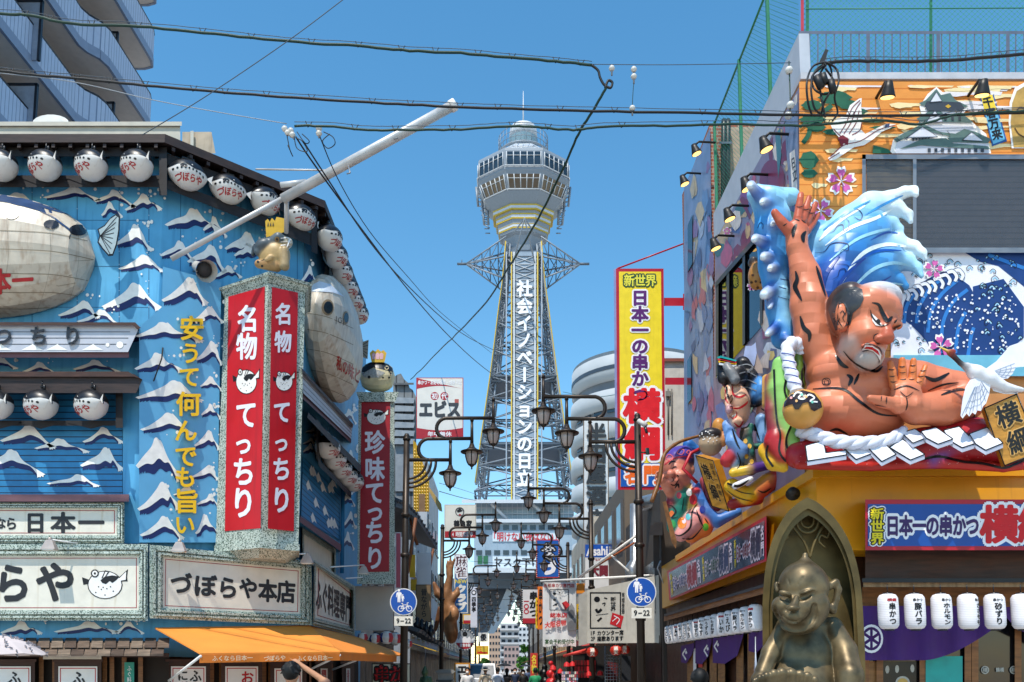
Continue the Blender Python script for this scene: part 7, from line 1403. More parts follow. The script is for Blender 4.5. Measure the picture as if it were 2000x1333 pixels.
m = MB();m.lathe((c.x,c.y,zt_-1.5),[(rr*.992,0),(rr*.992,.4)],M('#3a4654',.4),48,False);m.lathe((c.x,c.y,zt_),[(0,0),(rr*.95,0),(rr*.97,.4),(0,.5)],M('#7a8894',.5),48,False);m.build('roof',ca);m = MB()
for kk in range(10):
    for a in range(196,330,14):q = Vector((c.x+rr*.94*math.cos(R(a)),c.y+rr*.94*math.sin(R(a)),zt_-5.2-3*kk));u = Vector((-math.sin(R(a)),math.cos(R(a)),0));m = MB();m.obox(q,u*.55,Vector((math.cos(R(a)),math.sin(R(a)),0))*.05,(0,0,.7),GLS);m.build('window',ca)
# stepped grey parapet, tiled roof, gold bulb panel on the left
t = thing('slatted_parapet','grey weathered slatted parapet wall behind the crowned round fish','wall',tuple(P(790,1000,39)));m = MB();PQ = PF(38.6);SLG = M('#7b8186',.7,kind='lines',ax=0,freq=2.6,c2='#474c50',th=.8,noise=.25);m.panel(PQ,[(768,738),(776,732),(783,730),(790,742),(797,748),(800,758),(806,762),(813,776),(813,1010),(768,1010)],-2,0,SLG);m.build('wall',t);m = MB()
for i in range(6):y = 776+i*16;m.panel(PQ,[(772,y),(810,y+2),(808,y+12),(770,y+12)],0,.3,M('#9aa0a6',.4,.3)); 
m.rect(PQ,770,748,808,752,0,.15,M('#5a6066'));m.rect(PQ,772,870,811,960,0,.1,M('#8b939b',.5));m.build('louvre',t)
t = thing('bulb_panel','golden advertising panel studded with rows of light bulbs','sign',tuple(P(822,1000,33)));m = MB();PGd = PF(33);GOLD = M('#d8a424',.35,.4,noise=.2,scale=3);gp = [(807,860),(813,866),(818,880),(826,905),(834,925),(838,940),(838,1000),(808,1000)];m.panel(PGd,gp,-.6,0,GOLD);m.build('panel',t);m = MB();BU = M('#f0d890',.3,emit=.25,ecol='#ffd870')
for i in range(6):
    for j in range(22):
        x,y = 810+i*5,866+j*6.2
        if y > 860+(x-806)*2.1+4:m.lathe(PGd(x,y,.03),[(.0,-.035),(.035,0),(0,.035)],BU,6)
m.build('bulb',t);m = MB();m.rect(PGd,818,965,830,1000,0,.1,M('#8a6a4a'));m.panel(PGd,[(836,948),(862,985),(864,1000),(858,998),(838,960)],0,.12,M('#b89a5a'));m.build('trim',t)
t = thing('tiled_roof','old dark tiled roof with timber struts jutting over the left pavement','roof',tuple(P(810,1070,28)));m = MB();TIL = M('#3f454c',.55,noise=.3,scale=6);out_ = [(773,981,23),(795,988,24.5),(815,1008,26.5),(836,1040,29),(854,1067,31.5)]
for a,b in zip(out_,out_[1:]):
    A,B = P(*a),P(*b);iA,iB = Vector((XLs(a[2])-.3,a[2],A.z+.75)),Vector((XLs(b[2])-.3,b[2],B.z+.75));dn_ = Vector((0,0,-.14));m.hexa([A+dn_,B+dn_,iB+dn_,iA+dn_,A,B,iB,iA],TIL)
    for k in range(4):q = A.lerp(B,(k+.5)/4);m.tube([q+Vector((.04,0,.02)),iA.lerp(iB,(k+.5)/4)+Vector((0,0,.05))],.06,TIL,6)
m.build('tiles',t);m = MB()
for d,x0,y0,x1,y1 in ((24.5,812,1012,796,1120),(29,846,1072,832,1150),(26.5,800,1014,815,1065)):m = MB();m.tube([P(x0,y0,d),P(x1,y1,d)],.05,M('#7a4a2c'),6);m.build('strut',t)
t = thing('lower_roof','low black tiled canopy with dark ridge figures below the wooden sign','roof',tuple(P(830,1255,25)));m = MB()
for i in range(8):a = P(800+i*6.5,1226+i*4,24+i*.7);m.obox(a,(.35,0,-.12),(0,.5,0),(.02,0,.05),TIL)
for x,y in ((815,1222),(824,1226),(833,1231),(842,1236)):m.lathe(P(x,y,25),[(.0,-.15),(.1,-.05),(.12,.05),(.05,.12),(.07,.2),(0,.28)],BLK,8)
m.build('tiles',t)
# ---- shop signs
def psign(name,label,d,x0,y0,x1,y1,col,fr=None,th=.3,fw=2.0):
    mp = PF(d);t = thing(name,label,'sign',tuple(mp((x0+x1)/2,y1)));m = MB();m.rect(mp,x0,y0,x1,y1,-th,0,M(fr or col,.5,noise=.12));m.build('frame',t);m = MB();m.rect(mp,x0+fw,y0+fw,x1-fw,y1-fw,0,.006,M(col,.45,noise=.1,scale=2));m.build('panel',t);return t,mp
def txt(t,mp,items):
    m = MB()
    for it in items:
        st,x0,y0,x1,y1,bo,mat = it[:7];q = [(x0,y0),(x1,y0),(x1,y1),(x0,y1)];(m.vtext if len(it) > 7 else m.htext)(mp,st,q,bo,.012+.01*(bo > .15 and 0),mat)
    m.build('lettering',t)
t,mp = psign('hanging_sign','cream and red hanging sign with grey brush lettering beyond the slim red column',31,813,738,905,858,'#e6e2da','#b02430',fw=1.5);m = MB();RD = M('#b02430',.45,noise=.1);m.poly(mp,[(814,739)]+[(904-90*i/12,760-6*math.sin(math.pi*i/12)) for i in range(13)],.01,RD) ;m.poly(mp,[(814,857),(904,857)]+[(904-90*i/12,836+5*math.sin(math.pi*i/12)) for i in range(13)],.01,RD)
for cx in (849,868):m.poly(mp,circ(cx,774,8,8,14),.01,RD)
m.rect(mp,888,780,896,789,0,.01,M('#b85a50'));m.build('red_band',t)
txt(t,mp,[('串かつ・お好み焼き・焼きそば',816,743,902,752,.05,SW),('初',843,768,855,780,.05,SW),('代',862,768,874,780,.05,SW),('エビス',818,783,900,817,.1,M('#3c4046',.5)),('年中無休',835,843,882,853,.05,SW)])
t,mp = psign('hanging_sign','cream hanging sign with a round portrait emblem and a red opening-hours band',30.6,868,986,930,1052,'#e4e0d4','#c8c2b4');m = MB();m.rect(mp,869,1038,929,1050,0,.01,RD);m.poly(mp,circ(898,1000,9,9,16),.01,M('#3a3c40'));m.poly(mp,circ(898,1001,7,7,14),.014,M('#d8d8d0'));m.poly(mp,[(892,998),(898,993),(904,998),(901,1000),(894,1002)],.018,INK);m.poly(mp,[(895,1006),(898,1004),(902,1006),(898,1008)],.018,RD);m.build('emblem',t);txt(t,mp,[('鶴亀家',886,1016,922,1032,.06,INK),('24時間営業中',876,1039,924,1049,.05,SW)])
t,mp = psign('vertical_sign','blue vertical sign with dark characters above the bronze sculpture',45,887,1082,914,1198,'#2f6aa4','#d8d4cc');txt(t,mp,[('麻雀',890,1085,911,1128,.3,SW,1),('麻雀',890,1085,911,1128,.1,M('#5a2030'),1),('クラブ',890,1142,911,1194,.14,M('#e8e4dc'),1)]);m = MB();m.line(mp,'NEW',[(889,1132),(912,1132),(912,1140),(889,1140)],.05,.012,M('#e8d040'));m.build('lettering',t)
t,mp = psign('vertical_sign','pale narrow vertical sign with a dark ring emblem',50,919,1147,932,1226,'#d8dce8');txt(t,mp,[('四季亭',921,1166,930,1196,.06,INK,1)]);m = MB();m.poly(mp,circ(925.5,1158,5,5,12),.01,INK);m.poly(mp,circ(925.5,1158,3,3,10),.014,SW);m.build('emblem',t)
t = thing('round_sign','round grey and red shop sign ringed with white bulbs','sign',tuple(P(908,1271,36)));mp = PF(36);m = MB();m.panel(mp,circ(908,1250,19,19,28),-.2,0,M('#9aa0a6'));m.build('disc',t);m = MB();m.poly(mp,[(908+18*math.cos(R(a)),1250+18*math.sin(R(a))) for a in range(20,161,10)],.006,RD);m.poly(mp,[(890,1256),(892,1246),(896,1250),(899,1242),(903,1248),(908,1240),(912,1248),(917,1243),(920,1250),(925,1246),(926,1256)],.006,SW);m.poly(mp,circ(908,1239,5,5,10),.008,INK);m.build('emblem',t);txt(t,mp,[('遊食本舗',898,1257,919,1264,.05,SW)]);m = MB()
for a in range(0,360,15):m.lathe(mp(908+20*math.cos(R(a)),1250+20*math.sin(R(a)),.02),[(0,-.035),(.035,0),(0,.035)],WHITE,6)
m.build('bulb',t)
t,mp = psign('hanging_sign','small red and yellow sign low on the left side',60,930,1262,954,1279,'#d83028','#e8c030');txt(t,mp,[('市場屋',932,1264,952,1274,.08,M('#f0d040'))])
t,mp = psign('hanging_sign','small white sign with dark writing above the red and yellow one',60.2,934,1236,953,1254,'#dcdcd8');txt(t,mp,[('倭',938,1238,950,1252,.06,INK)])
t,mp = psign('hanging_sign','white, yellow and red little sign between the lamp posts',52,904,1200,924,1219,'#e4e0d8','#e0b030');m = MB();m.rect(mp,905,1212,923,1218,0,.01,RD);m.build('red_band',t)
t,mp = psign('ground_sign','cream sign with fat red lettering under the paper lanterns on the left',21.4,726,1296,802,1400,'#e0d8bc','#3a2a20');txt(t,mp,[('串か',730,1300,790,1332,.24,INK),('串か',730,1300,790,1332,.12,M('#d01c24')),('新世界',762,1297,792,1306,.04,INK)])
t,mp = psign('ground_sign','white standing sign with a studded orange border and black brush lettering',31,887,1295,918,1380,'#e4e4e0','#c88424',fw=3);txt(t,mp,[('エビ',893,1299,912,1334,.1,INK,1)])
t,mp = psign('wall_sign','slanted weathered wooden board with faded writing',26,812,1142,842,1216,'#7a6448','#5a4630');txt(t,mp,[('昔ながら',822,1150,834,1206,.04,INK,1)])
t,mp = psign('wall_sign','yellow upright sign slab on the left eatery',27.5,800,1084,811,1128,'#e0b424');t,mp = psign('wall_sign','yellow short sign slab below the upright one',27.3,802,1132,814,1154,'#d8a820');t,mp = psign('wall_sign','bulging white wall board beside the yellow slabs',28.5,815,1080,842,1146,'#d4d8dc')
t,mp = psign('wall_board','blank pale grey wall board under the slim red column',21.3,694,1145,768,1232,'#b9b2ac');t,mp = psign('wall_sign','red and white vertical sign strip at the side of the slim red column',22.5,772,1040,784,1150,'#c86070','#e0d8d8')
t,mp = psign('hanging_sign','tall white liquor-shop sign with raised black characters',40,1139,818,1189,1039,'#d4d8da','#6a5a4a',th=.8);m = MB()
for ch,y in zip('半田屋酒店',(826,866,906,948,994)):m.glyphs(mp,[(ch,[(1145,y),(1185,y),(1185,y+40),(1145,y+40)])],.06,.1,M('#2c3034',.45),depth=.08)
m.build('lettering',t)
t,mp = psign('hanging_sign','blue-topped white beer sign with white latin script',33,1141,1062,1191,1152,'#dcdedc','#8a8a88');m = MB();m.rect(mp,1143,1064,1189,1089,0,.01,M('#1454b4',.4));m.build('blue_band',t);m = MB();m.line(mp,'Asahi',[(1145,1068),(1187,1066),(1187,1085),(1145,1087)],.06,.014,SW);m.build('lettering',t);txt(t,mp,[('アサヒビール',1150,1090,1186,1096,.05,RD),('大関',1152,1104,1188,1126,.1,M('#7a2030'))])
t,mp = psign('hanging_sign','blue vertical sign with white brush writing and a red bulb border',42,1047,1054,1093,1129,'#1a5cb0','#c82a28');txt(t,mp,[('ふぐ',1058,1060,1084,1096,.3,INK,1),('ふぐ',1058,1060,1084,1096,.14,SW,1),('づ',1056,1096,1086,1124,.16,SW)]);m = MB()
for i in range(18):
    for x in (1048.5,1091.5):m.lathe(mp(x,1057+i*4.1,.02),[(0,-.035),(.035,0),(0,.035)],M('#f0b0a0'),6)
m.build('bulb',t)
t,mp = psign('hanging_sign','white sign with a dotted border and red price numerals',40.5,1019,1150,1053,1220,'#dcdad8','#2a2624');txt(t,mp,[('串かつ',1034,1156,1050,1206,.1,INK,1),('一〇〇',1023,1170,1033,1200,.1,M('#c02030'),1)]);m = MB();m.rect(mp,1021,1208,1051,1218,0,.01,RD); 
for i in range(16):
    for x in (1020,1052):m.lathe(mp(x,1152+i*4.3,.02),[(0,-.03),(.03,0),(0,.03)],WHITE,6)
m.build('red_band',t)
for (x,y,x1,y1,d,c,lb,tx) in ((1126,1140,1142,1160,27,'#e88a20','small orange and yellow pennant beside the cloth banner',None),(1050,1146,1062,1230,30.5,'#e87820','orange vertical flag with dark writing left of the cloth banner','串かつ'),(1046,1168,1056,1228,32,'#e8c020','yellow vertical flag left of the orange one','元祖'),(1126,1180,1136,1230,27.4,'#d8b020','yellow flag right of the cloth banner','うまい'),(1036,1276,1050,1322,33,'#c84030','red leaning flag over the crowd','名物')):
    t,mp = psign('flag_banner',lb,d,x,y,x1,y1,c,th=.03,fw=1)
    if tx:txt(t,mp,[(tx,x+2,y+3,x1-2,y1-6,.06,INK if c != '#c84030' else M('#f0d040'),1)])
# cloth banner
t = thing('cloth_banner','white cloth shop banner with brush marks, red stamp and a grey idol picture','banner',tuple(P(1093,1264,26.5)));mp = PF(26.5);m = MB();fs = [];vs = []
for i in range(13):
    for j in range(3):x = 1060+i*5.4;y = (1138,1200,1263)[j]+(1.5*math.sin(i*1.1) if j == 2 else 0);vs.append(mp(x,y,.03*math.sin(i*1.4+j)))
for i in range(12):
    for j in range(2):a = i*3+j;fs.append((a,a+1,a+4,a+3))
m.add(vs,fs,M('#dcdcdc',.7,noise=.08,bump=.2,bscale=4),True);m.build('cloth',t);m = MB();MB2 = PF(26.42)
m.htext(MB2,'元祖串カツ専門店',[(1062,1140),(1122,1140),(1122,1148),(1062,1148)],.05,.0,M('#a02020'))
for q in ([(1074,1152),(1110,1152)],[(1110,1152),(1110,1192)],[(1110,1192),(1074,1192)],[(1074,1192),(1074,1152)]):m.ribbon(MB2,q,1.4,.0,INK,2)
for x,y,r in ((1083,1160,3.4),(1083,1172,3),(1086,1182,2.4),(1093,1158,1.8)):m.poly(MB2,circ(x,y,r,r*.8),.0,INK)
m.ribbon(MB2,[(1080,1184),(1090,1178)],2,.0005,INK,3);m.poly(MB2,[(1097,1178),(1106,1174),(1113,1182),(1104,1192)],.001,M('#d02830'));m.htext(MB2,'総本店',[(1074,1197),(1108,1197),(1108,1207),(1074,1207)],.06,.0,M('#c02028'));m.htext(MB2,'大阪名物',[(1064,1216),(1106,1210),(1106,1222),(1064,1228)],.08,.0,M('#d04a48'));m.htext(MB2,'宴会予約受付中',[(1064,1249),(1122,1249),(1122,1259),(1064,1259)],.06,.0,M('#3a5a3a'))
GI = M('#8a8a8c',.6,noise=.3,scale=8);m.poly(MB2,[(1108,1232),(1106,1206),(1110,1188),(1116,1178),(1122,1188),(1124,1206),(1124,1232)],.0,GI);m.poly(MB2,circ(1116,1200,6,9,14),.001,M('#5a5a5e'));m.poly(MB2,[(1108,1232),(1110,1216),(1116,1212),(1123,1216),(1124,1232)],.0015,M('#6a6a6e'));m.build('lettering',t)
m = MB();m.tube([P(1056,1136,26.5),P(1276,1124,24)],.035,WHITE);m.tube([P(1128,1130,26),P(1244,1046,24)],.04,WHITE);m.tube([P(1140,1122,26.2),P(1240,1060,24.4)],.03,M('#a85a34',.7,noise=.4,scale=9));m.tube([P(1190,1082,25),P(1228,1116,24.5)],.03,WHITE);m.build('pole',t)
# box sign
t = thing('box_sign','big grey wedge-shaped box sign with a black square frame and brush strokes','sign',tuple(P(1220,1258,24)));bx = Plane(((1147-1000)/FP*25.0,25.0),((1296-1000)/FP*22.6,22.6));m = MB();m.panel(bx,[(1147,1153),(1147,1257),(1296,1256),(1294,1122)],-.5,0,M('#c8c2b6',.5,noise=.1,kind='streak',c2='#8a8478',s0=.62,s1=1.1));m.panel(PF(25.2),[(1130,1164),(1130,1262),(1148,1258),(1147,1153)],-.5,.05,M('#a8a49c',.5,noise=.2));m.build('box',t);m = MB()
for a,b,c_,d in ((1152,1157,1213,1159.5),(1152,1226,1213,1228.5),(1152,1157,1154.5,1228),(1210.5,1157,1213,1228)):m.rect(bx,a,b,c_,d,0,.006,INK)
m.poly(bx,circ(1166,1171,6,5.5,12),.006,INK);m.ribbon(bx,[(1164,1190),(1168,1196),(1175,1190)],5,.006,INK,4);m.ribbon(bx,[(1167,1214),(1175,1207)],4,.006,INK,3);m.ribbon(bx,[(1180,1168),(1186,1170)],2.4,.006,INK,2);m.ribbon(bx,[(1176,1180),(1182,1178),(1180,1184)],2,.006,INK,3);m.ribbon(bx,[(1164,1202),(1188,1199)],1,.006,INK,2);m.poly(bx,[(1196,1197),(1218,1204),(1212,1227),(1191,1219)],.009,M('#c82830'));m.ribbon(bx,[(1199,1203),(1210,1210),(1204,1220)],1.6,.013,SW,3);m.ribbon(bx,[(1196,1214),(1206,1206)],1.4,.014,SW,2)
m.vtext(bx,'新世界',[(1192,1166),(1203,1166),(1203,1194),(1192,1194)],.03,.006,INK);m.vtext(bx,'商標登録',[(1214,1157),(1220,1157),(1220,1200),(1214,1200)],.02,.006,INK);m.htext(bx,'カウンター席',[(1166,1232),(1218,1230.5),(1218,1241),(1166,1242)],.05,.006,INK);m.htext(bx,'座敷あります',[(1166,1243),(1218,1241.5),(1218,1252),(1166,1253)],.05,.006,INK);m.line(bx,'1F',[(1154,1233),(1162,1233),(1162,1241),(1154,1241)],.04,.006,INK);m.line(bx,'2F',[(1154,1244),(1162,1244),(1162,1252),(1154,1252)],.04,.006,INK);m.build('lettering',t)
# ducts
t = thing('air_duct','silver spiral air duct rising on the dark brown building','duct',tuple(P(1236,1130,25)));m = MB();m.tube([P(1236,1140,25.5),P(1236,1110,25.5),P(1241,1096,25.6),P(1241,985,25.6)],[.24,.24,.17,.17],M('#a4a8ac',.3,.7,noise=.15),12);m.build('duct',t)
t = thing('air_duct','grey hooded vent box on the wall beside the fisherman sculpture','duct',tuple(P(1285,1048,22)));m = MB();m.panel(PF(21.9),[(1268,1046),(1270,1030),(1278,1021),(1294,1020),(1294,1046)],-.6,0,M('#6a6460',.5));m.build('hood',t);m = MB();m.rect(PF(22.0),1276,1046,1288,1110,-.3,0,M('#3a3634'));m.tube([P(1290,1096,21.9),P(1284,1110,21.8),P(1296,1140,21.8)],.02,M('#b0b0b0'));m.build('pipe',t)
t = thing('air_duct','horizontal silver duct under the bottom corner of the yellow sign','duct',tuple(P(1275,985,24)));m = MB();m.tube([P(1256,984,24),P(1310,970,23)],.22,M('#a8acb0',.3,.7,noise=.2),12);m.build('duct',t)
# stall goods on the right
def cluster(name,label,cat,pts,mk,group):
    for i,p in enumerate(pts):
        m = MB();mk(m,p,i);m.build(name,thing=(label if isinstance(label,str) else label[i],cat,group))
def rlan(px,py,d,r,lab):
    t = thing('red_paper_lantern',lab,'lantern',tuple(P(px,py+r*.8,d)),'round red paper lanterns at the stall');c = P(px,py,d);q = r*d/FP;m = MB();m.lathe(c,[(q*.35,-q*.8),(q*.8,-q*.55),(q,0),(q*.8,q*.55),(q*.35,q*.8)],M('#c8301c',.5,kind='lines',ax=2,freq=16.,c2='#8a1c10',th=.8),18);sf = Surf(m,d-.3);m.build('shade',t);m = MB();m.lathe(c,[(q*.38,-q*.9),(q*.38,-q*.78)],INK,12);m.lathe(c,[(q*.38,q*.78),(q*.38,q*.92)],INK,12);m.build('cap',t);m = MB();m.vtext(sf,'通天',[(px-r*.35,py-r*.65),(px+r*.35,py-r*.65),(px+r*.35,py+r*.65),(px-r*.35,py+r*.65)],.08,.01,M('#e8dcd0'));m.build('lettering',t)
rlan(1157,1274,25,12,'round red paper lantern left of the stall post');rlan(1203,1271,23.4,12,'round red paper lantern in the middle of the stall');rlan(1220,1269,24.2,11,'round red paper lantern half behind its neighbour')
t = thing('souvenir_stall','souvenir stall with racks of red packets, caps and hanging shirts','stall',tuple(P(1150,1330,27)));m = MB();SP = PF(27)
m.hexa([P(1100,1283,27),P(1146,1276,27),P(1146,1273,26),P(1100,1281,26),P(1100,1281,27),P(1146,1274,27),P(1146,1271,26),P(1100,1279,26)],M('#c83830',.6));m.tube([P(1100,1282,26.4),P(1150,1268,26.4)],.04,M('#d84a40'));m.build('awning_frame',t);m = MB();m.rect(SP,1118,1262,1240,1400,-1.5,-1.2,M('#1c1a1a',.8));m.tube([P(1182,1262,26),P(1182,1400,26)],.025,STEEL);m.build('back_board',t);m = MB();RP = [M(c,.5) for c in ('#c01c24','#a8141c','#d83038')]
for i in range(7):
    for j in range(3):m.rect(SP,1122+i*6,1290+j*12,1126.5+i*6,1300+j*12,-.6,-.5+(i % 2)*.02,RP[(i+j) % 3])
m.build('red_packet',t);m = MB();rn = random.Random(2)
for i in range(9):
    for j in range(4):m.rect(PF(24),1097+i*3.6,1312+j*6,1100+i*3.6,1317+j*6,-.03,0,M(['#c8a0b0','#7088b0','#d8d0c0','#c04050','#484850','#e0c0c8'][rn.randint(0,5)],.4))
m.build('small_goods',t);m = MB()
for x in (1186,1192,1198,1204,1210):m.tube([P(x,1278,25),P(x,1360,25)],.008,STEEL,4)
for y in range(1280,1350,6):m.tube([P(1182,y,25),P(1212,y,25)],.008,STEEL,4)
m.build('wire_rack',t);m = MB();m.panel(PF(26),[(1146,1330),(1152,1322),(1164,1320),(1174,1324),(1180,1360),(1140,1360)],-.2,0,M('#16161a',.8));m.panel(PF(26.3),[(1214,1280),(1232,1282),(1232,1330),(1214,1330)],-.2,0,M('#20242c',.8));m.panel(PF(26.3),[(1186,1292),(1206,1296),(1206,1330),(1186,1330)],-.4,-.2,M('#5a1c20',.8));m.build('hanging_shirt',t);m = MB()
for x,y,r in ((1107,1300,6),(1150,1318,5),(1172,1317,6),(1118,1299,5),(1094,1313,5),(1080,1306,6)):m.lathe(P(x,y,25.5),[(r*25.5/FP*1.25,-.04),(r*25.5/FP,-.02),(r*25.5/FP*.9,.06),(0,.12)],M('#c81c20',.6),12);m.build('red_cap',t);m = MB()
def cloud(name,label,pts,d,col,r):
    t = thing(name,label,'souvenir',tuple(P(pts[0][0],1340,d)));s = Sculpt(.03)
    for i,(x,y,q) in enumerate(pts):s.ell(x,y,d,q,q,q*d/FP,col[i % len(col)],0,.02)
    m = s.mesh(PAINT,soft=.02);m.build('figure',t)
cloud('red_figurine','heap of red daruma-like figures in front of the stall',[(1076,1296,5),(1080,1306,6),(1074,1316,7),(1084,1322,8),(1076,1334,10)],27.5,['#c82028','#d83a30'],1);cloud('tan_figure','rounded tan mascot figure standing before the stall',[(1064,1304,6),(1062,1316,9),(1064,1332,10)],28.5,['#a86a3c'],1);cloud('white_figure','white and red standing figure left of the phone-case rack',[(1090,1322,7),(1090,1336,9)],27,['#d8c8c8'],1)
# paper lanterns and statue on the left pavement
def tlan(px,py,r,d,lab):
    t = thing('striped_lantern',lab,'lantern',tuple(P(px,py+r,d)),'striped paper lanterns under the grey board');c = P(px,py,d);q = r*d/FP;m = MB();n = 18;pr = [(q*.3,-q*.92),(q*.75,-q*.65),(q,0),(q*.75,q*.65),(q*.3,q*.92)];cc = [M('#dcd4cc',.5),M('#b83038',.5),M('#dcd4cc',.5),M('#2a3a78',.5)]
    for i,(a,b) in enumerate(zip(pr,pr[1:])):
        for j in range(n):
            w0,w1 = 2*math.pi*j/n,2*math.pi*(j+1)/n;m.add([c+Vector((a[0]*math.cos(w0),a[0]*math.sin(w0),a[1])),c+Vector((a[0]*math.cos(w1),a[0]*math.sin(w1),a[1])),c+Vector((b[0]*math.cos(w1),b[0]*math.sin(w1),b[1])),c+Vector((b[0]*math.cos(w0),b[0]*math.sin(w0),b[1]))],[(0,1,2,3)],cc[(j//3) % 4 if i in (1,2) else 0],True)
    m.build('shade',t);m = MB();m.lathe(c,[(q*.32,-q),(q*.32,-q*.9)],INK,12);m.lathe(c,[(q*.32,q*.9),(q*.32,q)],INK,12);m.build('cap',t)
for x,y,r,d,l_ in ((708,1246,11,20.8,'leftmost'),(732,1248,11.5,20.9,'second'),(755,1246,14,21,'largest'),(772,1248,13,22.2,'behind the largest'),(797,1258,9,23,'right of the lamp post')):tlan(x,y,r,d,'striped red, white and blue paper lantern, '+l_+' in the row')
gb = thing('bronze_statue','small greenish bronze seated figure on the left pavement','statue',tuple(P(832,1345,24)));s = Sculpt(.02);s.ell(830,1314,24,6.5,8,.1,'#ffffff',0,.02);s.cap((830,1306,24,4),(830,1302,24,1.5),'#ffffff',.03);s.ell(832,1334,24,10,14,.15,'#ffffff',0,.03);s.cap((824,1326,24,4),(822,1345,24,4),'#ffffff');s.cap((840,1326,24,4),(844,1345,23.9,4),'#ffffff');m = s.mesh(M('#5a6a48',.5,.4,noise=.3));m.col = None;m.build('body',gb)
t = thing('stone_lantern','grey wooden lantern stand beside the second left lamp post','lantern stand',tuple(P(869,1380,29)));m = MB();SG = PF(29);m.panel(SG,[(850,1312),(858,1308),(884,1308),(890,1312),(884,1316),(856,1316)],-.6,.1,M('#8a8a86'));m.rect(SG,856,1316,884,1328,-.5,0,M('#b0aca4'));m.rect(SG,852,1328,888,1332,-.6,.08,M('#5a5a58'));m.rect(SG,858,1332,882,1390,-.5,0,M('#3a3a3a'));m.build('body',t)
gs = thing('figure_sculpture','large brown sculpture of a figure flinging up one arm on the left facade','sculpture',tuple(P(875,1260,33)));s = Sculpt(.05);D5 = 33
s.chain([(880,1230,D5,14),(878,1190,D5,12),(872,1160,D5,10),(879,1125,D5,6)],'#9a6c46',.1);s.chain([(879,1126,D5,6),(882,1108,D5,3.5),(888,1092,D5,2.5)],'#9a6c46',.05);s.chain([(877,1118,D5,4),(879,1100,D5,2.6),(880,1088,D5,2)],'#9a6c46',.05);s.chain([(875,1122,D5,4),(873,1106,D5,2.4),(874,1096,D5,2)],'#9a6c46',.05);s.chain([(868,1170,D5,10),(856,1160,D5,8),(848,1140,D5,4)],'#8a5e3c',.08);s.chain([(882,1170,D5,9),(892,1160,D5,6),(894,1150,D5,4)],'#a87850',.08);s.ell(887,1200,D5-.2,10,16,.25,'#a87850',0,.08);s.ell(882,1240,D5,12,18,.25,'#8a5a34',0,.1);s.cap((860,1190,D5,6),(850,1230,D5,4),'#6a4428',.1);m = s.mesh(M('#ffffff',.5,.2,kind='attr',noise=.35,scale=4));m.build('figure',gs)
# ------------------------------------------------------------------ van
vn = thing('white_van','white van parked down the left side behind the pedestrians','van',tuple(P(943,1340,48)) );c = P(943,1300,48);c = Vector((c.x,48,0));m = MB();VW = M('#d4d6d8',.3,spec=.6)
m.hexa([c+Vector(v) for v in ((-.8,-1.9,.35),(.8,-1.9,.35),(.8,2,.35),(-.8,2,.35),(-.8,-1.9,1.05),(.8,-1.9,1.05),(.8,2,1.1),(-.8,2,1.1))],VW);m.hexa([c+Vector(v) for v in ((-.8,-1.6,1.05),(.8,-1.6,1.05),(.8,2,1.1),(-.8,2,1.1),(-.7,-1.1,1.9),(.7,-1.1,1.9),(.7,1.9,1.9),(-.7,1.9,1.9))],VW);m.build('body',vn);m = MB();m.add([c+Vector(v) for v in ((-.72,-1.58,1.12),(.72,-1.58,1.12),(.64,-1.16,1.8),(-.64,-1.16,1.8))],[(0,1,2,3)],GLS);m.build('windscreen',vn)
for x in (-.75,.75):
    for y in (-1.2,1.3):m = MB();m.tube([c+Vector((x-.1,y,.33)),c+Vector((x+.1,y,.33))],.33,M('#1a1a1a',.8),16);m.build('wheel',vn)
    m = MB();m.box(c+Vector((x*.8-.12,-1.93,.7)),c+Vector((x*.8+.12,-1.9,.9)),M('#e8e8e0',.1));m.build('headlight',vn)
m = MB();m.box(c+Vector((-.8,-1.98,.35)),c+Vector((.8,-1.9,.6)),M('#3a3a3c'));m.build('bumper',vn)
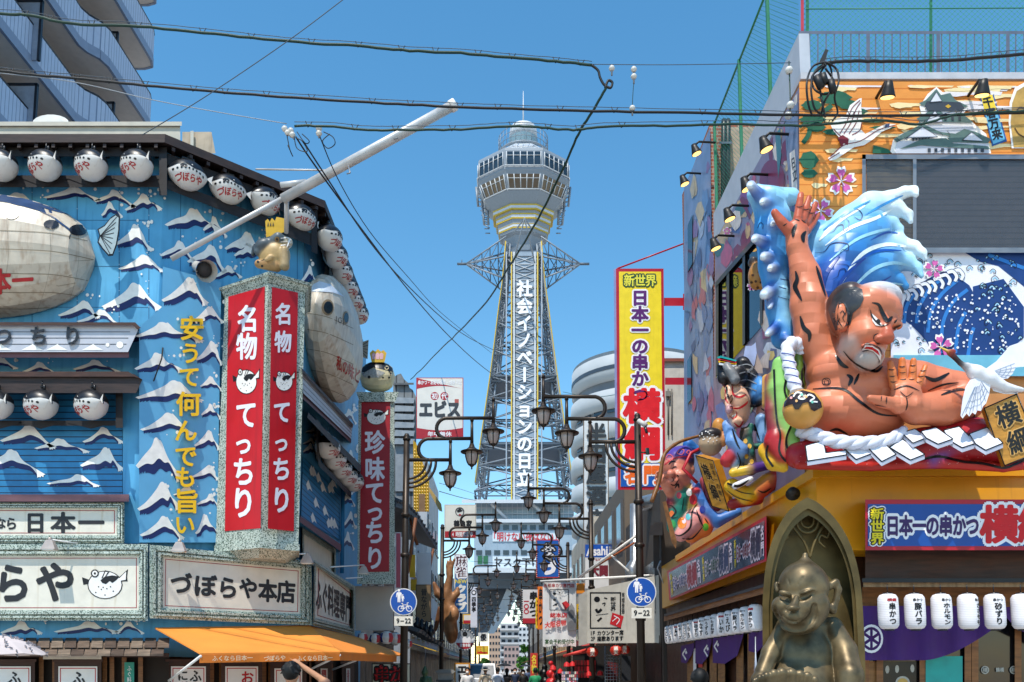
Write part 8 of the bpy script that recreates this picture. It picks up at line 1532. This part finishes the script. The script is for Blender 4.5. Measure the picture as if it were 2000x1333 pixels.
# ------------------------------------------------------------------ people
PSK = '#c08a68'
def person(px,ytop,d,shirt,pants,hair,label,hgt=None,pose='walk',h=.03,back=True,hat=None,mask=False,long=False,sk=PSK):
    top = P(px,ytop,d);H = top.z;k = H/1.7;x,y = top.x,d;t = thing('person',label,'person',(x,y,0));s = Sculpt(h);f = 1 if back else -1      # f: facing away (+y) or towards the viewer
    V = lambda a,b,c:(x+a*k,y+b*k*f,c*k);cp_ = lambda a,b,ra,rb,col,kk=.02:s.cap((V(*a),ra*k),(V(*b),rb*k),col,kk,world=True)
    st = .12 if pose == 'walk' else .02
    for sx,sy in ((-1,st),(1,-st)):
        cp_((sx*.09,0,.9),(sx*.095,sy*.6+.02,.5),.085,.06,pants);cp_((sx*.095,sy*.6+.02,.5),(sx*.1,sy-.03,.1),.055,.04,pants);cp_((sx*.1,sy-.05,.05),(sx*.11,sy+.14,.04),.045,.04,'#2a2626')
    cp_((-.05,0,.93),(.05,0,.93),.12,.12,pants);cp_((0,0,1.0),(0,-.01,1.28),.13,.15,shirt,.05);cp_((-.13,0,1.36),(.13,0,1.36),.075,.075,shirt,.05);cp_((0,0,1.4),(0,.02,1.52),.05,.048,sk)
    s.p.append(('e',np.array(V(0,.02,1.585)),np.array((.078,.095,.118))*k,np.eye(3),False,hexc(sk),.015));cp_((0,.11,1.57),(0,.125,1.56),.015,.014,sk,.015)
    for sx in (-1,1):cp_((sx*.08,.0,1.58),(sx*.085,.0,1.56),.016,.014,sk,.01)
    for sx in (-1,1):
        if pose == 'phone' and sx == 1:e,w = (.3,.12,1.14),(.2,.36,1.4)
        elif pose == 'arm_up' and sx == 1:e,w = (.42,.0,1.5),(.08,.02,1.72)
        else:e,w = (sx*.24,-.02-sx*st*.5,1.12),(sx*.25,.06-sx*st,.88)
        cp_((sx*.17,0,1.36),e,.055,.045,shirt);cp_(e,w,.04,.03,sk); 
        dv = Vector(w)-Vector(e);dv.normalize();pm = Vector(w)+dv*.05;cp_(w,tuple(pm),.032,.034,sk,.01)
        sd = Vector((0,1,0)) if abs(dv.z) > .5 else Vector((0,0,1));sd = (sd-dv*sd.dot(dv)).normalized()
        for q in (-.03,-.01,.01,.03):b_ = pm+sd*q+dv*.02;cp_(tuple(b_),tuple(b_+dv*(.075-abs(q)*.5)),.0095,.008,sk,.004)
        cp_(tuple(pm-dv*.03+sd*.03),tuple(pm+sd*.055+dv*.02),.011,.009,sk,.005)
    m = s.mesh(M('#ffffff',.7,kind='attr',noise=.12,scale=6),soft=.006);m.build('body',t);s = Sculpt(h*.8);hz = 1.6
    s.p.append(('e',np.array(V(0,-.015,hz+.03)),np.array((.098,.115,.112))*k,np.eye(3),False,hexc(hair),.02));s.p.append(('e',np.array(V(0,.11,hz-.085)),np.array((.09,.075,.1))*k,np.eye(3),True,hexc(hair),.01))
    if long:s.cap((V(0,-.07,1.56),.07*k),(V(0,-.07,1.42),.055*k),hair,.03,world=True)
    if h < .02 and not hat:
        rn = random.Random(4)
        for i in range(46):
            a,e_ = rn.random()*6.28,rn.uniform(-.2,1.4);q = Vector((.1*math.cos(a)*math.cos(e_),-.015+.11*math.sin(a)*math.cos(e_),hz+.03+.11*math.sin(e_)))
            if q.y < .07 or q.z > 1.64:dv = Vector((rn.gauss(0,.03),rn.gauss(0,.03),-.035));s.cap((V(*q),.02*k),(V(*(q+dv)),.008*k),hair,.006,world=True)
    m = s.mesh(M('#ffffff',.6,kind='attr',noise=.2,scale=20));m.build('hair',t)
    m = MB()
    if not back:
        for sx in (-1,1):m.lathe(V(sx*.03,.105,1.6),[(0,-.008*k),(.012*k,0),(0,.008*k)],INK,8)
        m.obox(V(0,.112,1.52),(.022*k,0,0),(0,.006*k,0),(0,0,.004*k),M('#8a4a44'));m.build('eye',t);m = MB()
        if mask:m.lathe(V(0,.075,1.545),[(.02*k,-.05*k),(.055*k,-.035*k),(.06*k,.0),(.045*k,.035*k)],WHITE,14);m.build('face_mask',t)
    if hat:
        m = MB();kind,hc = hat
        if kind == 'cap':m.lathe(V(0,-.01,1.62),[(.105*k,-.02*k),(.108*k,.02*k),(.09*k,.075*k),(.05*k,.1*k),(0,.108*k)],M(hc,.8),18);m.panel(PF(0),[],0,0,M(hc)) if 0 else m.obox(V(0,.13,1.615),(.07*k,0,0),(0,.06*k,-.01*k),(0,0,.006*k),M(hc,.8));m.build('cap',t)
        else:m.lathe(V(0,-.01,1.62),[(.2*k,-.03*k),(.21*k,-.02*k),(.11*k,.01*k),(.1*k,.08*k),(.06*k,.11*k),(0,.115*k)],M(hc,.8),20);m.build('sun_hat',t)
    if pose == 'phone':m = MB();m.obox(V(.2,.42,1.46),(.04*k,0,0),(0,.006*k,0),(0,0,.08*k),M('#2a3a4a',.2));m.build('phone',t)
    return t
person(913,1305,30,'#d8d8d8','#4a4a50','#8a7a6a','person in a white shirt and face mask walking towards the viewer',back=False,mask=True);person(948,1304,33,'#c8b8a0','#8a7a68','#4a3a2c','person in a pale sun hat and beige top',hat=('hat','#d8c8b0'));person(972,1305,34,'#d4dae4','#2a2c34','#1c1a1a','person in a white t-shirt seen from behind');person(990,1307,35,'#16161a','#1c1c20','#1a1818','person in black under the black umbrella',long=True);person(1006,1306,38,'#22304a','#2a2a30','#1a1818','person in a navy top with a pale mask facing the viewer',back=False,mask=True);person(1022,1309,38,'#141416','#1a1a1c','#1c1818','person in a black top under the navy umbrella',back=False,mask=True);person(1046,1306,30,'#1f8a5a','#2a2c30','#2a2420','person in a green shirt and green cap by the stall',hat=('cap','#2a9a4a'));person(1000,1308,60,'#c8c0b8','#3a3a40','#2a2422','distant person in a light top in the middle of the street');person(962,1307,55,'#8a3a3a','#2a2a2e','#1c1a1a','distant person in a dark red top');person(1030,1307,58,'#4a5a7a','#3a3a3c','#1c1a1a','distant person in a slate blue top');person(982,1308,75,'#e0e0e0','#4a4a4a','#1a1a1a','farthest small person in white');person(1014,1308,80,'#5a4a3a','#2a2a2a','#1a1a1a','farthest small person in brown')
person(1366,1312,9.2,'#3a3e44','#2a2c30','#2a2420','person in a black cap holding up a phone, near the lantern row',pose='phone',hat=('cap','#1e1e20'),h=.018);person(569,1300,9.6,'#2a2c34','#2a2c30','#17161a','dark-haired person with one arm raised over the head under the awning',pose='arm_up',h=.018)
def brolly(x,y,d,w,col,label,open_=True):
    c = P(x,y,d);r = w*d/FP/2;t = thing('umbrella',label,'umbrella',tuple(c-Vector((0,0,.5))));m = MB();n = 8;vs = [c];fs = []
    rings = [(.35,-.04),(.7,-.16),(1,-.36)]
    for q,z in rings:
        for j in range(n*2):a = math.pi*j/n;s_ = 1 if j % 2 == 0 else .955;vs.append(c+Vector((r*q*s_*math.cos(a),r*q*s_*math.sin(a),r*z*(1 if j % 2 == 0 else .93))))
    N = n*2;fs += [(0,1+j,1+(j+1) % N) for j in range(N)]
    for k in (0,1):fs += [(1+k*N+j,1+(k+1)*N+j,1+(k+1)*N+(j+1) % N,1+k*N+(j+1) % N) for j in range(N)]
    m.add(vs,fs,M(col,.7,noise=.1),False);m.build('canopy',t);m = MB();m.tube([c+Vector((0,0,.04)),c-Vector((0,0,.75))],.008,STEEL,6)
    for j in range(n):a = 2*math.pi*j/n;m.tube([c-Vector((0,0,.03)),c+Vector((r*.7*math.cos(a),r*.7*math.sin(a),-r*.17)),c+Vector((r*.99*math.cos(a),r*.99*math.sin(a),-r*.37))],.004,STEEL,4)
    m.build('frame',t);return t,c,r
brolly(985,1296,35,32,'#17171b','open black umbrella in the middle of the crowd');brolly(1026,1298,38,24,'#1c2030','open navy umbrella right of the black one')
t,c,r = brolly(-30,1238,4.6,232,'#d2c4c0','pale dotted parasol at the lower left corner');m = MB();rn = random.Random(6)
for i in range(150):
    a,q = rn.random()*6.28,.25+.73*rn.random()**.5;z = -.04-.12*(q-.35)/.35 if q < .7 else -.16-.2*(q-.7)/.3
    p = c+Vector((r*q*.97*math.cos(a),r*q*.97*math.sin(a),r*z*.96+.006));u = Vector((rn.uniform(-1,1),rn.uniform(-1,1),rn.uniform(-.6,.6))).normalized()*.008;m.obox(p,u,u.cross(Vector((0,0,1))).normalized()*.0025,(0,0,.004),M('#8a8488',.7))
m.build('printed_pattern',t)
# ------------------------------------------------------------------ overhead cables
CB,CG,THIN = M('#17191c',.5,noise=.05),M('#16382e',.5,noise=.1),M('#4a5560',.5,.3)
def wire(label,pts,d,r=.012,mat=None,ties=0,mess=None,sub=6,wob=0,grp='overhead cables crossing the street'):
    r *= .82;pts = [tuple(p) for p in pts];ex = lambda a,b,k:(a[0]+k,a[1]+(a[1]-b[1])*k/(a[0]-b[0]))+tuple(a[2:])
    if pts[0][0] < 0:pts = [ex(pts[0],pts[1],-350)]+pts
    if pts[-1][0] > 2000:pts = pts+[ex(pts[-1],pts[-2],350)]
    q = spline([(p[0],p[1],p[2] if len(p) > 2 else d) for p in pts],sub);rn = random.Random(int(pts[0][1]*3+r*1e4));a = MB();t = thing('overhead_cable',label,'cable',tuple(P(*q[len(q)//2])),grp)
    a.tube([P(x+0,y+rn.uniform(-wob,wob),z) for x,y,z in q],r,mat or CB,6,smooth=True);a.build('cable',t)
    if mess:
        b = MB();b.tube([P(x,y-mess+rn.uniform(0,1),z+.05) for x,y,z in q],.005,THIN,5);b.build('messenger_wire',t)
    if ties:
        b = MB()
        for i in range(ties):
            x,y,z = q[int((i+.5)/ties*(len(q)-1))];b.tube([P(x-6,y-9,z),P(x-1,y+3,z),P(x+2,y+1,z),P(x+7,y-8,z)],.006,CB,4)
        b.build('hanger',t)
    return t
wire('thick green-black cable sagging from the upper left to the tangled loop',[(-30,24),(60,31),(140,46),(270,52),(420,66),(560,81),(700,90),(800,99),(900,104),(1000,113),(1100,122),(1156,128)],11,.024,CG,16,8,wob=1.2);wire('loop of the green-black cable dropping to the insulator',[(1156,128),(1168,138),(1172,152),(1180,166),(1192,172),(1196,162),(1188,158),(1182,172)],11,.022,CB)
wire('dark double cable running the full width above the white pole',[(-30,136),(60,146),(130,152),(260,165),(400,178),(520,187),(700,199),(850,207),(1000,213),(1200,218),(1450,223),(1600,226),(1800,226),(2030,220)],11.0,.022,CB,26,8,wob=.8)
wire('lower twisted cable from the insulators past the tower top to the right',[(575,246),(640,247),(720,254),(800,254),(900,253),(1000,247),(1060,250),(1120,254),(1180,248),(1300,246),(1450,243),(1560,246),(1640,240),(1720,236),(1800,243),(1860,226),(1940,220),(2030,216)],10.9,.02,CG,16,8,wob=1)
wire('thin straight wire from the green cable to the roof corner',[(1156,126),(1300,127),(1450,125),(1545,123)],11,.006,THIN);wire('thin pale wire slanting left above the eave',[(-20,141),(140,160),(300,196),(440,222),(560,242)],11,.007,M('#8a929a',.5,.3));wire('thin wire rising steeply from the left eave to the top edge',[(278,264),(400,190),(560,82),(680,-8)],10,.007,THIN)
wire('dark cable falling from the insulators towards the left of the tower',[(578,268,11),(600,302,11.3),(650,372,12),(720,466,14),(800,570,18),(880,660,24),(960,730,34),(1060,790,50)],11,.016,CB);wire('dark cable falling in a slack curve to the tower leg',[(592,276,11),(640,350,11.6),(720,470,14),(800,562,18),(900,650,26),(1000,700,40)],11,.014,CB);wire('thin dark cable dropping from the second insulator',[(625,268,11),(660,350,12),(720,450,14),(800,545,18),(860,610,24),(960,690,36)],11,.01,CB)
wire('thick twisted cable cutting down across the tower to the left roofs',[(1184,172,11),(1160,214,11.2),(1130,262,11.6),(1100,330,12.4),(1050,430,14),(1000,512,16.5),(950,590,20),(900,644,25),(850,694,31),(802,742,38)],11,.024,CG,wob=1.2)
wire('thin cable crossing below the lamp arms on the right',[(1100,766,45),(1160,776,42),(1220,768,36)],40,.02,M('#3a6a6a'));wire('thin cables low between the left roofs and tower base',[(858,960,50),(900,972,60),(930,978,80)],60,.03,THIN);wire('slack wire from the grey column to the tower',[(858,944,50),(900,956,60),(930,966,80)],60,.02,THIN)
for y,k in ((1096,0),(1128,1),(1166,2),(1192,3)):wire('thin wire strung between lamp posts, %s above the crowd' % ['highest','second','third','lowest'][k],[(915,y,60),(980,y+5,62),(1050,y+6,62),(1100,y-2,58)],60,.02,M('#2a4a5a' if k % 2 else '#23262c'))
def insul(x,y,n,lab,dx=0,dy=14):
    t = thing('insulator',lab,'insulator',tuple(P(x,y+n*dy,11)),'insulators on the overhead wires');m = MB();m.tube([P(x,y-6,11),P(x+dx*n,y+dy*n,11)],.012,STEEL);m.build('rod',t);m = MB()
    for i in range(n):c = P(x+dx*i,y+dy*i,11);m.lathe(c,[(.0,-.035),(.03,-.03),(.045,0),(.03,.03),(0,.035)],M('#d4d2cc',.3),12)
    m.build('disc',t)
insul(1238,136,2,'small white insulator hanging from the thin wire above the yellow sign');insul(1235,212,1,'lower white insulator on the dark double cable');insul(1195,134,1,'insulator above the cable loop right of the tower');insul(556,252,2,'pair of white insulators at the left end of the lower cable',6,8);insul(568,256,2,'second pair of insulators beside the left end',3,8);insul(623,252,2,'insulator right of the pair, above the white pole',0,9)
wire('short drop wire between the two insulators above the yellow sign',[(1238,160),(1236,186),(1235,212)],11,.006,CG)
for i,pts in enumerate(([(560,262),(566,292),(572,306),(562,284)],[(574,262),(580,290),(600,296),(590,276),(578,270)],[(580,258),(596,280),(604,276),(590,262)],[(632,258),(650,268),(654,282),(640,290),(630,276),(644,262)])):wire('coiled spare wire loop at the left insulators, %s' % ['longest','lower','small upper','rounded one under the single insulator'][i],pts,11,.008,CB,grp='coiled spare wire loops')
t = thing('cable_bundle','tangled bundle of black cables, splice sleeves and loops on the mural corner','cable bundle',tuple(P(1605,226,10.6)));m = MB();L = lambda pts,r:m.tube([P(x,y,d) for x,y,d in spline([(*p,10.6+.1*math.sin(i*2)) for i,p in enumerate(pts)],6)],r,CB,6)
for pts in ([(1612,122),(1588,130),(1576,160),(1578,200),(1586,226)],[(1612,124),(1592,140),(1584,170),(1590,210),(1604,224)],[(1616,122),(1624,140),(1622,176),(1610,200),(1604,224)],[(1614,126),(1600,150),(1604,190),(1612,230)],[(1618,124),(1634,136),(1638,160),(1630,190),(1636,220),(1626,236)],[(1610,128),(1586,150),(1592,176),(1616,184),(1628,160),(1612,134)]):L(pts,.014)
m.build('loop',t);m = MB()
for a,b in (((1594,150),(1604,172)),((1606,146),(1612,164)),((1622,158),(1628,180))):m.tube([P(*a,10.5),P(*b,10.5)],.05,CB,10)
m.panel(PF(10.7),[(1600,122),(1612,96),(1618,98),(1610,124)],-.04,0,M('#2a2a2c'));m.build('splice_sleeve',t)
wire('black cable pair running right from the tangled bundle along the railing',[(1612,124),(1650,120),(1720,120),(1800,120),(1880,117),(1950,110),(2030,104)],10.7,.026,CB,6,9,wob=.8)
t = thing('wall_insulator','white wall insulators in a column at the mural corner','insulator',tuple(P(1543,260,11.2)));m = MB()
for x,y in ((1541,138),(1544,206),(1540,226)):m.lathe(P(x,y,11.1),[(0,-.05),(.04,-.04),(.06,0),(.04,.04),(0,.05)],M('#d8d8d4',.3),12)
m.build('disc',t);m = MB();m.tube([P(1541,120,11.1),P(1544,210,11.1),P(1540,230,11.1)],.01,CG);m.build('rod',t)
for _o in (_fo,):bpy.data.objects.remove(_o)
bpy.data.curves.remove(_fc)
